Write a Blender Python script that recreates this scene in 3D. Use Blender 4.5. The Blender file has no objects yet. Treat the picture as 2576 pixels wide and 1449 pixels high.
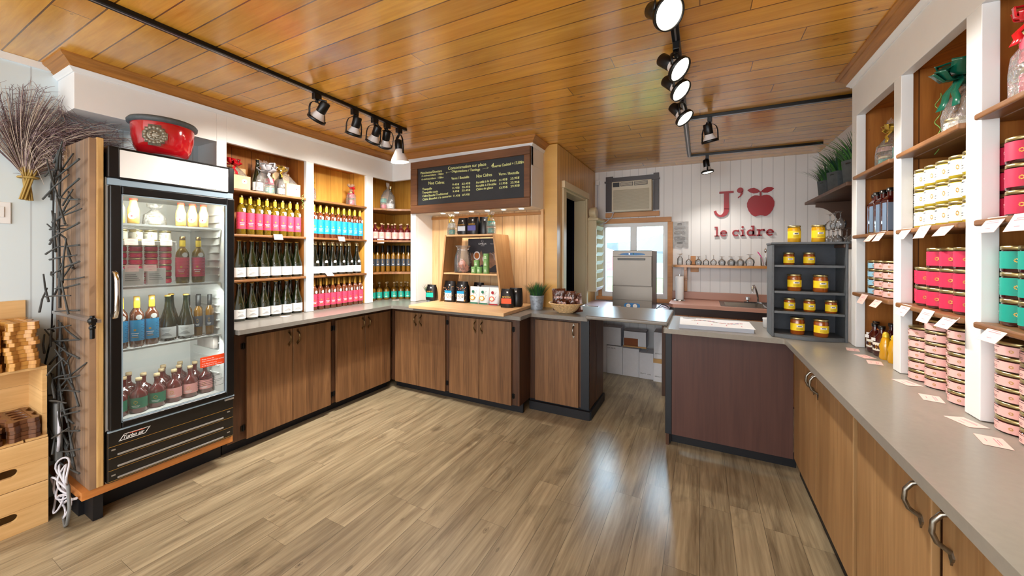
import bpy, math, random
from mathutils import Matrix, Vector, Euler
PI = math.pi
D = bpy.data
scene = bpy.context.scene
COL = scene.collection
R = math.radians
rnd = random.Random(7)

# ------------------------------------------------------------------ camera, world, large lights, exposure
cam_data = D.cameras.new('camera')
cam_data.sensor_width = 36.0
cam_data.lens = 921.9 / 2576 * 36
cam_data.shift_y = -83.5 / 2576
cam_data.clip_start = 0.02
cam_data.clip_end = 800
cam = D.objects.new('camera', cam_data)
COL.objects.link(cam)
cam.matrix_world = Matrix.Translation((0, 0, 1.447)) @ Matrix.Rotation(R(27.226), 4, 'Z') @ Matrix.Rotation(R(90 - 0.104), 4, 'X') @ Matrix.Rotation(R(0.117), 4, 'Z')
scene.camera = cam
vs = scene.view_settings
vs.view_transform = 'Standard'
vs.look = 'None'
vs.gamma = 1.0
vs.exposure = 0.45
vs.use_curve_mapping = False
world = D.worlds.new('world')
scene.world = world
world.use_nodes = True
bg = world.node_tree.nodes['Background']
bg.inputs[0].default_value = (0.80, 0.91, 1.0, 1)
bg.inputs[1].default_value = 9.0
scene.cycles.max_bounces = 8
scene.cycles.diffuse_bounces = 4
scene.cycles.glossy_bounces = 4
scene.cycles.transmission_bounces = 8
scene.cycles.transparent_max_bounces = 24
scene.cycles.caustics_reflective = False
scene.cycles.caustics_refractive = False
scene.cycles.sample_clamp_indirect = 4.0
scene.cycles.use_denoising = True


def area(name, loc, target, sx, sy, power, color):
    l = D.lights.new(name, 'AREA')
    l.shape = 'RECTANGLE'
    l.size, l.size_y = sx, sy
    l.energy = power
    l.color = color
    o = D.objects.new(name, l)
    COL.objects.link(o)
    o.location = loc
    o.rotation_euler = (Vector(target) - Vector(loc)).to_track_quat('-Z', 'Y').to_euler()
    return o


# unseen fill lamps added behind the camera to brighten the room
area('front_fill_light', (-1.1, -2.35, 1.45), (-1.1, 3.0, 1.45), 4.2, 1.7, 96, (0.86, 0.94, 1.0))
area('overhead_fill_light', (-1.2, -1.2, 2.44), (-1.2, -1.1, 0.0), 2.4, 1.4, 42, (0.98, 0.97, 0.95))
# lamp added outside the back window, out of view, to brighten the floor
area('window_fill_light', (-0.6, 6.4, 2.95), (-0.5, 2.2, 0.0), 2.4, 1.7, 1300, (0.62, 0.82, 1.0))
sun_data = D.lights.new('sun', 'SUN')
sun_data.energy = 3.0
sun_data.angle = 0.03
sun_data.color = (1.0, 0.97, 0.9)
sun = D.objects.new('sun', sun_data)
COL.objects.link(sun)
sun.rotation_euler = Euler((R(48), 0, R(-60)))


def ceil_z(x):
    return 2.520 - 0.012 * x


# ------------------------------------------------------------------ node helpers and materials
def lin(c):
    return tuple(((v / 255) / 12.92 if v / 255 <= 0.04045 else ((v / 255 + 0.055) / 1.055) ** 2.4) for v in c) + (1.0,)


class NT:
    def __init__(s, name):
        s.m = D.materials.new(name)
        s.m.use_nodes = True
        s.t = s.m.node_tree
        s.n = s.t.nodes
        s.b = s.n['Principled BSDF']
        s.out = s.n['Material Output']

    def put(s, sock, v):
        if hasattr(v, 'is_output') or hasattr(v, 'links'):
            s.t.links.new(v, sock)
        else:
            sock.default_value = v

    def M(s, op, a, b=0.0, c=None):
        n = s.n.new('ShaderNodeMath')
        n.operation = op
        s.put(n.inputs[0], a)
        s.put(n.inputs[1], b)
        if c is not None:
            s.put(n.inputs[2], c)
        return n.outputs[0]

    def mix(s, f, a, b, mode='MIX'):
        n = s.n.new('ShaderNodeMix')
        n.data_type = 'RGBA'
        n.blend_type = mode
        n.clamp_factor = True
        s.put(n.inputs[0], f)
        s.put(n.inputs[6], a)
        s.put(n.inputs[7], b)
        return n.outputs[2]

    def xyz(s):
        tc = s.n.new('ShaderNodeTexCoord')
        sp = s.n.new('ShaderNodeSeparateXYZ')
        s.t.links.new(tc.outputs['Object'], sp.inputs[0])
        s.tc = tc
        return {'X': sp.outputs[0], 'Y': sp.outputs[1], 'Z': sp.outputs[2], 'P': tc.outputs['Object']}

    def vec(s, x, y, z=0.0):
        n = s.n.new('ShaderNodeCombineXYZ')
        for i, v in enumerate((x, y, z)):
            s.put(n.inputs[i], v)
        return n.outputs[0]

    def noise(s, v, scale=1.0, detail=4.0, rough=0.55, dist=0.0):
        n = s.n.new('ShaderNodeTexNoise')
        s.put(n.inputs['Vector'], v)
        n.inputs['Scale'].default_value = scale
        n.inputs['Detail'].default_value = detail
        n.inputs['Roughness'].default_value = rough
        n.inputs['Distortion'].default_value = dist
        return n.outputs[0]

    def white(s, a, b=0.0):
        n = s.n.new('ShaderNodeTexWhiteNoise')
        n.noise_dimensions = '2D'
        s.put(n.inputs[0], s.vec(a, b))
        return n.outputs[0]

    def ramp(s, f, stops):
        n = s.n.new('ShaderNodeValToRGB')
        s.put(n.inputs[0], f)
        e = n.color_ramp.elements
        e[0].position, e[0].color = stops[0]
        e[1].position, e[1].color = stops[1]
        for p, c in stops[2:]:
            k = e.new(p)
            k.color = c
        return n.outputs[0]

    def bump(s, h, strength=0.3, dist=0.002):
        n = s.n.new('ShaderNodeBump')
        n.inputs['Strength'].default_value = strength
        n.inputs['Distance'].default_value = dist
        s.put(n.inputs['Height'], h)
        s.t.links.new(n.outputs[0], s.b.inputs['Normal'])

    def setp(s, **k):
        for a, v in k.items():
            s.put(s.b.inputs[a.replace('_', ' ')], v)


MATS = {}


def plain(name, rgb, rough=0.5, metal=0.0, var=0.0, scale=30, coat=0.0, spec=0.5, emit=None):
    t = NT(name)
    c = lin(rgb)
    if var > 0:
        p = t.xyz()
        f = t.noise(p['P'], scale, 4)
        dk = tuple(v * (1 - var) for v in c[:3]) + (1,)
        lt = tuple(min(1, v * (1 + var)) for v in c[:3]) + (1,)
        t.setp(Base_Color=t.ramp(f, [(0.3, dk), (0.7, lt)]))
    else:
        t.setp(Base_Color=c)
    t.setp(Roughness=rough, Metallic=metal, Coat_Weight=coat, Specular_IOR_Level=spec)
    if emit:
        t.setp(Emission_Color=lin(emit[0]), Emission_Strength=emit[1])
    MATS[name] = t.m
    return t.m


def wood(name, light, dark, across='X', along='Y', pw=0.0, pl=0.0, gw=0.004, gcol=(60, 35, 15), gs=(90, 4), knots=0.0,
         kcol=(70, 35, 15), rough=0.4, var=0.12, coat=0.0, off=0.0, contrast=(0.32, 0.68), bumpy=0.25, hue=None, patch=0.0):
    t = NT(name)
    p = t.xyz()
    u = t.M('ADD', p['X'], p['Y']) if across == 'XY' else p[across]
    if off:
        u = t.M('ADD', u, off)
    v = p[along]
    if pw:
        uu = t.M('DIVIDE', u, pw)
        idx = t.M('FLOOR', uu)
        fr = t.M('FRACT', uu)
        r1 = t.white(idx, 3.1)
    else:
        idx, r1 = 0.0, None
        fr = None
    if pl:
        vv = t.M('ADD', t.M('DIVIDE', v, pl), t.M('MULTIPLY', r1, 7.3))
        jdx = t.M('FLOOR', vv)
        frv = t.M('FRACT', vv)
        r2 = t.white(idx, jdx)
    else:
        r2 = r1
    seed = t.M('MULTIPLY', r2, 41.0) if r2 is not None else 0.0
    gv = t.vec(t.M('MULTIPLY', u, gs[0]), t.M('MULTIPLY', v, gs[1]), seed)
    g1 = t.noise(gv, 1.0, 6, 0.6, 0.6)
    gv2 = t.vec(t.M('MULTIPLY', u, gs[0] * 0.16), t.M('MULTIPLY', v, gs[1] * 0.35), seed)
    g2 = t.noise(gv2, 1.0, 3, 0.5, 1.2)
    g = t.M('ADD', t.M('MULTIPLY', g1, 0.5), t.M('MULTIPLY', g2, 0.5))
    c = t.ramp(g, [(contrast[0], lin(dark)), (contrast[1], lin(light))])
    if r2 is not None and var:
        k = t.M('ADD', 1 - var, t.M('MULTIPLY', r2, 2 * var))
        kk = t.vec(k, k, k)
        c = t.mix(1.0, c, kk, 'MULTIPLY')
    if hue is not None and r2 is not None:
        c = t.mix(t.M('MULTIPLY', t.white(r2, 9.0), hue[1]), c, lin(hue[0]))
    if patch:
        pn = t.noise(t.vec(t.M('MULTIPLY', u, 9), t.M('MULTIPLY', v, 2.2), seed), 1.0, 4, 0.6, 0.8)
        pf = t.M('MULTIPLY', t.M('SUBTRACT', pn, 0.56), patch * 5)
        pf = t.M('MAXIMUM', t.M('MINIMUM', pf, patch), 0.0)
        c = t.mix(pf, c, tuple(x * 0.35 for x in lin(dark)[:3]) + (1,))
    if knots:
        vo = t.n.new('ShaderNodeTexVoronoi')
        vo.feature = 'F1'
        t.put(vo.inputs['Vector'], t.vec(t.M('MULTIPLY', u, 9.0), t.M('MULTIPLY', v, 4.2), seed))
        vo.inputs['Scale'].default_value = 1.0
        vo.inputs['Randomness'].default_value = 1.0
        sp = t.n.new('ShaderNodeSeparateColor')
        t.t.links.new(vo.outputs['Color'], sp.inputs[0])
        on = t.M('LESS_THAN', sp.outputs[0], knots)
        size = t.M('ADD', 0.05, t.M('MULTIPLY', sp.outputs[1], 0.09))
        d = t.M('DIVIDE', vo.outputs['Distance'], size)
        kf = t.M('MULTIPLY', t.M('SUBTRACT', 1.0, t.M('POWER', t.M('MINIMUM', d, 1.0), 3.0)), on)
        ring = t.M('MULTIPLY', t.M('ADD', 0.62, t.M('MULTIPLY', t.M('SINE', t.M('MULTIPLY', d, 9.0)), 0.3)), kf)
        c = t.mix(ring, c, lin(kcol))
    h = g1
    if pw and gw:
        e = t.M('GREATER_THAN', t.M('ABSOLUTE', t.M('SUBTRACT', fr, 0.5)), 0.5 - gw / pw / 2)
        if pl:
            e2 = t.M('GREATER_THAN', t.M('ABSOLUTE', t.M('SUBTRACT', frv, 0.5)), 0.5 - gw * 0.6 / pl / 2)
            e = t.M('MAXIMUM', e, e2)
        c = t.mix(t.M('MULTIPLY', e, 0.85), c, lin(gcol))
        h = t.M('SUBTRACT', t.M('MULTIPLY', g1, 0.25), e)
    t.setp(Base_Color=c, Roughness=t.M('ADD', rough - 0.06, t.M('MULTIPLY', g1, 0.12)), Coat_Weight=coat, Coat_Roughness=0.18)
    if bumpy:
        t.bump(h, bumpy, 0.002)
    MATS[name] = t.m
    return t.m


def glassy(name, tint=(255, 255, 255), body=0.0, rough=0.03, gloss=1.0, bcol=None, ior=1.45, wrinkle=0.0):
    """thin clear layer: see-through, fresnel mirror, and some coloured body"""
    t = NT(name)
    t.n.remove(t.b)
    tr = t.n.new('ShaderNodeBsdfTransparent')
    tr.inputs[0].default_value = lin(tint)
    gl = t.n.new('ShaderNodeBsdfGlossy')
    gl.inputs['Color'].default_value = (1, 1, 1, 1)
    gl.inputs['Roughness'].default_value = rough
    fr = t.n.new('ShaderNodeFresnel')
    fr.inputs[0].default_value = ior
    inner = tr.outputs[0]
    if body > 0:
        df = t.n.new('ShaderNodeBsdfDiffuse')
        df.inputs[0].default_value = lin(bcol or tint)
        mx = t.n.new('ShaderNodeMixShader')
        mx.inputs[0].default_value = body
        t.t.links.new(tr.outputs[0], mx.inputs[1])
        t.t.links.new(df.outputs[0], mx.inputs[2])
        inner = mx.outputs[0]
    if wrinkle:
        p = t.xyz()
        b = t.n.new('ShaderNodeBump')
        b.inputs['Strength'].default_value = 1.0
        b.inputs['Distance'].default_value = wrinkle
        t.put(b.inputs['Height'], t.noise(p['P'], 38, 3, 0.6, 1.5))
        t.t.links.new(b.outputs[0], gl.inputs['Normal'])
        t.t.links.new(b.outputs[0], fr.inputs['Normal'])
    m2 = t.n.new('ShaderNodeMixShader')
    t.put(m2.inputs[0], t.M('MINIMUM', t.M('MULTIPLY', fr.outputs[0], gloss), 1.0))
    t.t.links.new(inner, m2.inputs[1])
    t.t.links.new(gl.outputs[0], m2.inputs[2])
    t.t.links.new(m2.outputs[0], t.out.inputs[0])
    MATS[name] = t.m
    return t.m


# surfaces of the room
wood('ceiling_pine', (240, 182, 74), (198, 136, 42), 'Y', 'X', 0.127, 2.6, 0.006, (70, 32, 8), (60, 3), 0.26, (84, 42, 16), 0.24, 0.18, 0.7, hue=((208, 130, 38), 0.4), patch=0.25)
wood('floor_plank', (174, 158, 129), (104, 89, 67), 'X', 'Y', 0.152, 0.95, 0.0022, (64, 54, 42), (70, 3.2), 0.14, (66, 54, 40), 0.31, 0.10, 0.0, contrast=(0.3, 0.66), bumpy=0.25, patch=0.6)
wood('beadboard', (228, 182, 104), (198, 148, 74), 'Y', 'Z', 0.085, 0, 0.005, (105, 66, 30), (60, 3), 0.10, (90, 50, 25), 0.35, 0.08, 0.3)
wood('niche_pine', (226, 188, 140), (196, 150, 100), 'X', 'Z', 0.14, 0, 0.005, (96, 60, 34), (60, 3), 0.3, (96, 54, 28), 0.5, 0.06, off=0.045)
wood('shelf_back_pine', (196, 128, 58), (150, 86, 34), 'XY', 'Z', 0.15, 0, 0.004, (70, 34, 12), (60, 3), 0.22, (70, 32, 12), 0.45, 0.12)
wood('shelf_back_pine_lit', (224, 170, 78), (196, 136, 52), 'XY', 'Z', 0.15, 0, 0.004, (120, 70, 26), (60, 3), 0.3, (96, 46, 18), 0.45, 0.10)  # same pine made yellower, with the spotlights' glow put into the colour
wood('shelf_board', (150, 104, 62), (98, 60, 32), 'Y', 'X', 0, 0, 0, gs=(8, 60), rough=0.4, bumpy=0.1)
wood('door_wood', (142, 102, 66), (88, 58, 34), 'XY', 'Z', 0.19, 0, 0, (60, 34, 20), (85, 2.6), 0.15, (82, 38, 22), 0.5, 0.1, bumpy=0.1, patch=0.25)
wood('door_wood_light', (178, 140, 94), (140, 102, 62), 'XY', 'Z', 0.19, 0, 0, (96, 60, 34), (85, 2.6), 0.13, (128, 74, 40), 0.5, 0.07, bumpy=0.1)
wood('carcass_wood', (92, 56, 32), (44, 26, 15), 'XY', 'Z', 0, 0, 0, gs=(70, 3), knots=0.1, kcol=(40, 20, 12), rough=0.5, bumpy=0.1)
wood('hatch_panel', (92, 60, 52), (70, 42, 38), 'X', 'Z', 0, 0, 0, gs=(60, 2), rough=0.55, bumpy=0.05)
wood('crown_wood', (186, 128, 62), (128, 80, 36), 'Z', 'XY' if False else 'Y', 0, 0, 0, gs=(110, 5), rough=0.45, bumpy=0.15)
wood('display_maple', (222, 184, 138), (190, 148, 102), 'Y', 'X', 0, 0, 0, gs=(50, 4), rough=0.45, bumpy=0.05)
wood('display_side_shaded', (190, 148, 100), (160, 116, 72), 'Y', 'Z', 0, 0, 0, gs=(50, 4), rough=0.45, bumpy=0.05)  # darker maple, the shading of the stand's sides put into the colour
wood('crate_pine', (232, 192, 134), (206, 160, 100), 'Z', 'Y', 0.12, 0, 0.0015, (150, 104, 60), (50, 4), 0.1, (180, 130, 80), 0.5, 0.05, bumpy=0.1)
wood('paddle_wood', (222, 168, 86), (172, 112, 48), 'Y', 'X', 0, 0, 0, gs=(50, 6), rough=0.35, bumpy=0.1, coat=0.4)
wood('paddle_wood_dark', (122, 76, 44), (78, 44, 26), 'Y', 'X', 0, 0, 0, gs=(50, 6), rough=0.35, bumpy=0.1, coat=0.4)
wood('barn_board', (176, 138, 100), (104, 76, 56), 'X', 'Z', 0.07, 0, 0.003, (50, 36, 28), (60, 3), 0.08, (50, 30, 20), 0.65, 0.34, hue=((120, 116, 116), 0.55))
wood('barn_edge', (226, 186, 120), (166, 124, 74), 'Y', 'Z', 0, 0, 0, gs=(60, 3), rough=0.6)
wood('chalk_frame_wood', (124, 82, 50), (84, 52, 30), 'Z', 'X', 0, 0, 0, gs=(60, 3), knots=0.08, kcol=(50, 28, 18), rough=0.6, bumpy=0.2)
wood('window_casing', (208, 150, 92), (182, 120, 66), 'Z', 'X', 0, 0, 0, gs=(40, 3), rough=0.45)
wood('glass_shelf_wood', (206, 140, 60), (176, 110, 40), 'Y', 'X', 0, 0, 0, gs=(50, 4), rough=0.35, coat=0.4)
wood('bracket_wood', (110, 78, 58), (74, 50, 38), 'Y', 'Z', 0, 0, 0, gs=(50, 4), rough=0.5)
wood('sink_door_wood', (176, 116, 64), (134, 80, 42), 'X', 'Z', 0.11, 0, 0.004, (56, 28, 12), (60, 3), rough=0.45)
wood('platform_board', (214, 142, 74), (180, 108, 50), 'Z', 'Y', 0, 0, 0, gs=(50, 4), rough=0.5)
wood('gray_board', (150, 142, 138), (112, 104, 100), 'X', 'Z', 0, 0, 0, gs=(50, 4), rough=0.6)


def vgroove(name, rgb, across, pw, off=0.0):
    t = NT(name)
    p = t.xyz()
    u = t.M('DIVIDE', t.M('ADD', p[across], off), pw)
    e = t.M('GREATER_THAN', t.M('ABSOLUTE', t.M('SUBTRACT', t.M('FRACT', u), 0.5)), 0.5 - 0.0035 / pw)
    c = t.mix(t.M('MULTIPLY', e, 0.35), lin(rgb), lin((120, 118, 122)))
    n = t.noise(p['P'], 6, 3)
    c = t.mix(t.M('MULTIPLY', n, 0.08), c, lin((190, 186, 180)))
    t.setp(Base_Color=c, Roughness=0.45)
    t.bump(t.M('SUBTRACT', 0.0, e), 0.5, 0.004)
    MATS[name] = t.m


vgroove('white_boards_side', (216, 230, 236), 'Y', 0.126, 0.02)
vgroove('white_boards_back', (236, 234, 234), 'X', 0.1)
plain('white_paint', (238, 239, 240), 0.42, var=0.02, scale=5)
plain('cream_trim', (222, 206, 170), 0.4)
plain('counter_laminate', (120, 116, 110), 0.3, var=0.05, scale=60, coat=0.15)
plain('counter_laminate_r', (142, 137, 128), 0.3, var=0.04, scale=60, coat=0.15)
plain('kick_black', (9, 10, 18), 0.55)
plain('post_dark', (8, 16, 26), 0.5)
plain('bronze', (120, 98, 66), 0.32, 1.0, var=0.4, scale=90)
plain('pewter', (150, 146, 138), 0.28, 1.0, var=0.3, scale=90)
plain('hinge_black', (24, 22, 22), 0.4, 0.6)
plain('black_plastic', (16, 16, 17), 0.28, coat=0.2)
plain('black_matte', (20, 20, 21), 0.5)
plain('black_metal', (16, 16, 18), 0.3, 0.3)
plain('chrome', (225, 226, 228), 0.12, 1.0)
plain('steel', (104, 97, 90), 0.36, 1.0, var=0.05, scale=4)
plain('steel_grill', (196, 196, 198), 0.3, 0.85)
plain('fridge_white', (226, 230, 234), 0.35)
plain('fridge_inside', (236, 236, 234), 0.5)
plain('fridge_frame', (15, 15, 17), 0.28, 0.2)
plain('gasket_gray', (140, 160, 176), 0.5)
plain('white_plastic', (236, 236, 236), 0.35)
plain('offwhite_plastic', (218, 208, 186), 0.5)
plain('ac_grille', (186, 172, 146), 0.5)
plain('dark_brown_paint', (48, 30, 26), 0.4)
plain('slate_paint', (84, 88, 92), 0.5, var=0.12, scale=40)
plain('slate_paint_dark', (58, 62, 70), 0.55, var=0.12, scale=30)
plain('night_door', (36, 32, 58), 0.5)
plain('sign_red', (160, 22, 34), 0.35)
plain('bowl_red', (176, 14, 26), 0.12, coat=1.0)
plain('bowl_gray', (74, 80, 84), 0.6, var=0.2, scale=60)
plain('medallion', (140, 132, 116), 0.45, 0.5, var=0.35, scale=120)
plain('twig_dark', (60, 62, 62), 0.6, var=0.3, scale=80)
plain('straw_purple', (130, 108, 112), 0.8, var=0.35, scale=20)
plain('straw_light', (202, 184, 168), 0.8, var=0.25, scale=20)
plain('stem_gold', (170, 140, 70), 0.6)
plain('cable_white', (205, 205, 215), 0.5)
plain('cable_gray', (110, 112, 112), 0.5)
plain('cable_black', (14, 14, 16), 0.5)
plain('slate_board', (38, 42, 48), 0.7, var=0.12, scale=8)
plain('chalk', (224, 232, 160), 0.9)
plain('lens_glow', (255, 250, 235), 0.4, emit=((255, 244, 214), 14.0))
plain('puck_glow', (255, 250, 240), 0.4, emit=((255, 246, 226), 9.0))
plain('reflector_white', (232, 230, 232), 0.3, coat=0.3)
plain('lens_off', (225, 222, 215), 0.3)
plain('laminate_mauve', (176, 142, 142), 0.3, coat=0.2)
plain('laminate_rose', (186, 138, 120), 0.35)
plain('paper', (240, 238, 238), 0.7)
plain('paper_gray', (176, 182, 194), 0.7)
plain('ink', (40, 40, 46), 0.7)
plain('ink_pink', (214, 120, 140), 0.7)
plain('ink_blue', (110, 140, 190), 0.7)
plain('ink_green', (110, 150, 110), 0.7)
plain('card_pink', (244, 206, 198), 0.6)
plain('carton', (226, 226, 232), 0.6, var=0.02)
plain('kraft', (204, 160, 104), 0.7, var=0.05)
plain('kraft_box', (216, 182, 138), 0.7, var=0.05)
plain('carton_inside', (150, 84, 44), 0.7)
plain('leaf_green', (52, 104, 42), 0.5, var=0.4, scale=30)
plain('leaf_dark', (34, 72, 50), 0.5, var=0.4, scale=30)
plain('galvanised', (150, 160, 172), 0.45, 0.4, var=0.35, scale=40)
plain('planter_gray', (66, 72, 76), 0.6, var=0.3, scale=26)
plain('wicker', (206, 172, 124), 0.6, var=0.35, scale=140)
plain('coffee_wrap', (74, 36, 22), 0.22, var=0.5, scale=30, coat=0.4)
plain('bag_black', (24, 24, 27), 0.32)
plain('bag_pattern', (38, 34, 32), 0.4)
plain('bag_white', (228, 230, 232), 0.4)
plain('gold', (206, 160, 70), 0.35, 0.6)
plain('gold_lid', (196, 180, 130), 0.28, 0.9)
plain('lid_pale', (206, 200, 176), 0.3, 0.8)
plain('foil_yellow', (228, 196, 60), 0.3, 0.25)
plain('cork', (206, 180, 140), 0.7)
plain('white_label', (238, 238, 238), 0.55)
plain('label_scene', (150, 152, 156), 0.6)
plain('label_pink', (214, 62, 96), 0.5)
plain('label_raspberry', (204, 44, 82), 0.5)
plain('label_blue', (20, 150, 206), 0.5)
plain('label_deep_blue', (22, 96, 150), 0.5)
plain('label_rose', (238, 164, 160), 0.5)
plain('label_blush', (240, 186, 180), 0.5)
plain('label_teal', (24, 158, 142), 0.5)
plain('label_green', (18, 112, 84), 0.5)
plain('label_sky', (150, 200, 226), 0.5)
plain('label_slate', (62, 70, 82), 0.5)
plain('label_steelblue', (118, 142, 170), 0.5)
plain('label_yellow', (246, 212, 30), 0.5)
plain('label_cream', (240, 236, 222), 0.5)
plain('dash_navy', (60, 40, 80), 0.5)
plain('dash_blue', (14, 70, 130), 0.5)
plain('sticker_orange', (232, 74, 26), 0.5)
plain('smith_teal', (30, 178, 160), 0.5)
plain('smith_orange', (236, 84, 30), 0.5)
plain('smith_violet', (80, 80, 150), 0.5)
plain('smith_gray', (196, 202, 212), 0.5)
plain('tin_green', (112, 156, 92), 0.45)
plain('sachet_copper', (222, 142, 108), 0.35, var=0.2, scale=60)
plain('poster_dark', (42, 42, 50), 0.5)
plain('poster_brown', (128, 92, 70), 0.5, var=0.3, scale=14)
plain('poster_clay', (160, 138, 132), 0.5)
plain('tea', (190, 110, 50), 0.4)
plain('ribbon_green', (14, 96, 76), 0.25, coat=0.3)
plain('ribbon_red', (206, 20, 34), 0.25, coat=0.3)
plain('ribbon_silver', (222, 222, 230), 0.3, 0.1)
plain('ribbon_gold', (222, 186, 80), 0.25, 0.4)
plain('curl_green', (120, 176, 90), 0.3, 0.3)
plain('plastic_pink', (214, 60, 140), 0.4)
plain('dial_blue', (36, 120, 190), 0.4)
plain('juice', (244, 200, 110), 0.3, coat=0.5)
plain('cap_red', (216, 70, 50), 0.4)
plain('pale_field', (104, 104, 100), 0.8)
plain('lawn_green', (78, 92, 34), 0.8, var=0.25, scale=2)
plain('hill_haze_blue', (66, 74, 80), 0.9, var=0.12, scale=0.05)  # the haze of distance is put into this colour
plain('flower_red', (206, 30, 50), 0.6)
plain('stone', (150, 146, 140), 0.8, var=0.2, scale=3)
plain('sticky_yellow', (236, 240, 110), 0.6)
plain('glass_dark_green', (8, 14, 8), 0.05, coat=1.0, spec=0.7)
plain('glass_olive', (16, 24, 8), 0.05, coat=1.0, spec=0.7)
plain('wine_amber', (96, 48, 26), 0.08, coat=1.0)
plain('syrup_dark', (64, 14, 14), 0.08, coat=1.0)
plain('honey_amber', (150, 74, 16), 0.1, coat=1.0)
plain('honey_gold', (216, 160, 20), 0.1, coat=1.0)
plain('jam_dark', (62, 20, 22), 0.1, coat=1.0)
plain('mustard_jar', (176, 156, 40), 0.1, coat=1.0)
plain('rose_liqueur', (92, 26, 28), 0.08, coat=1.0)
plain('golden_liqueur', (122, 84, 22), 0.08, coat=1.0)
plain('silver_bag', (198, 204, 210), 0.3, 0.3)
glassy('glass_clear', (244, 246, 248), 0.10, bcol=(235, 238, 240), gloss=1.4)
glassy('glass_pane', (232, 240, 242), 0.0, gloss=1.1)
glassy('fridge_glass', (236, 242, 242), 0.03, bcol=(235, 240, 240), gloss=1.3)
glassy('glass_wine', (206, 176, 70), 0.40, bcol=(150, 122, 30), gloss=1.6)
glassy('glass_rose', (190, 120, 80), 0.6, bcol=(120, 60, 36), gloss=2.0)
glassy('cellophane', (252, 252, 252), 0.12, rough=0.16, gloss=1.8, bcol=(250, 245, 240), wrinkle=0.012)


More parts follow.
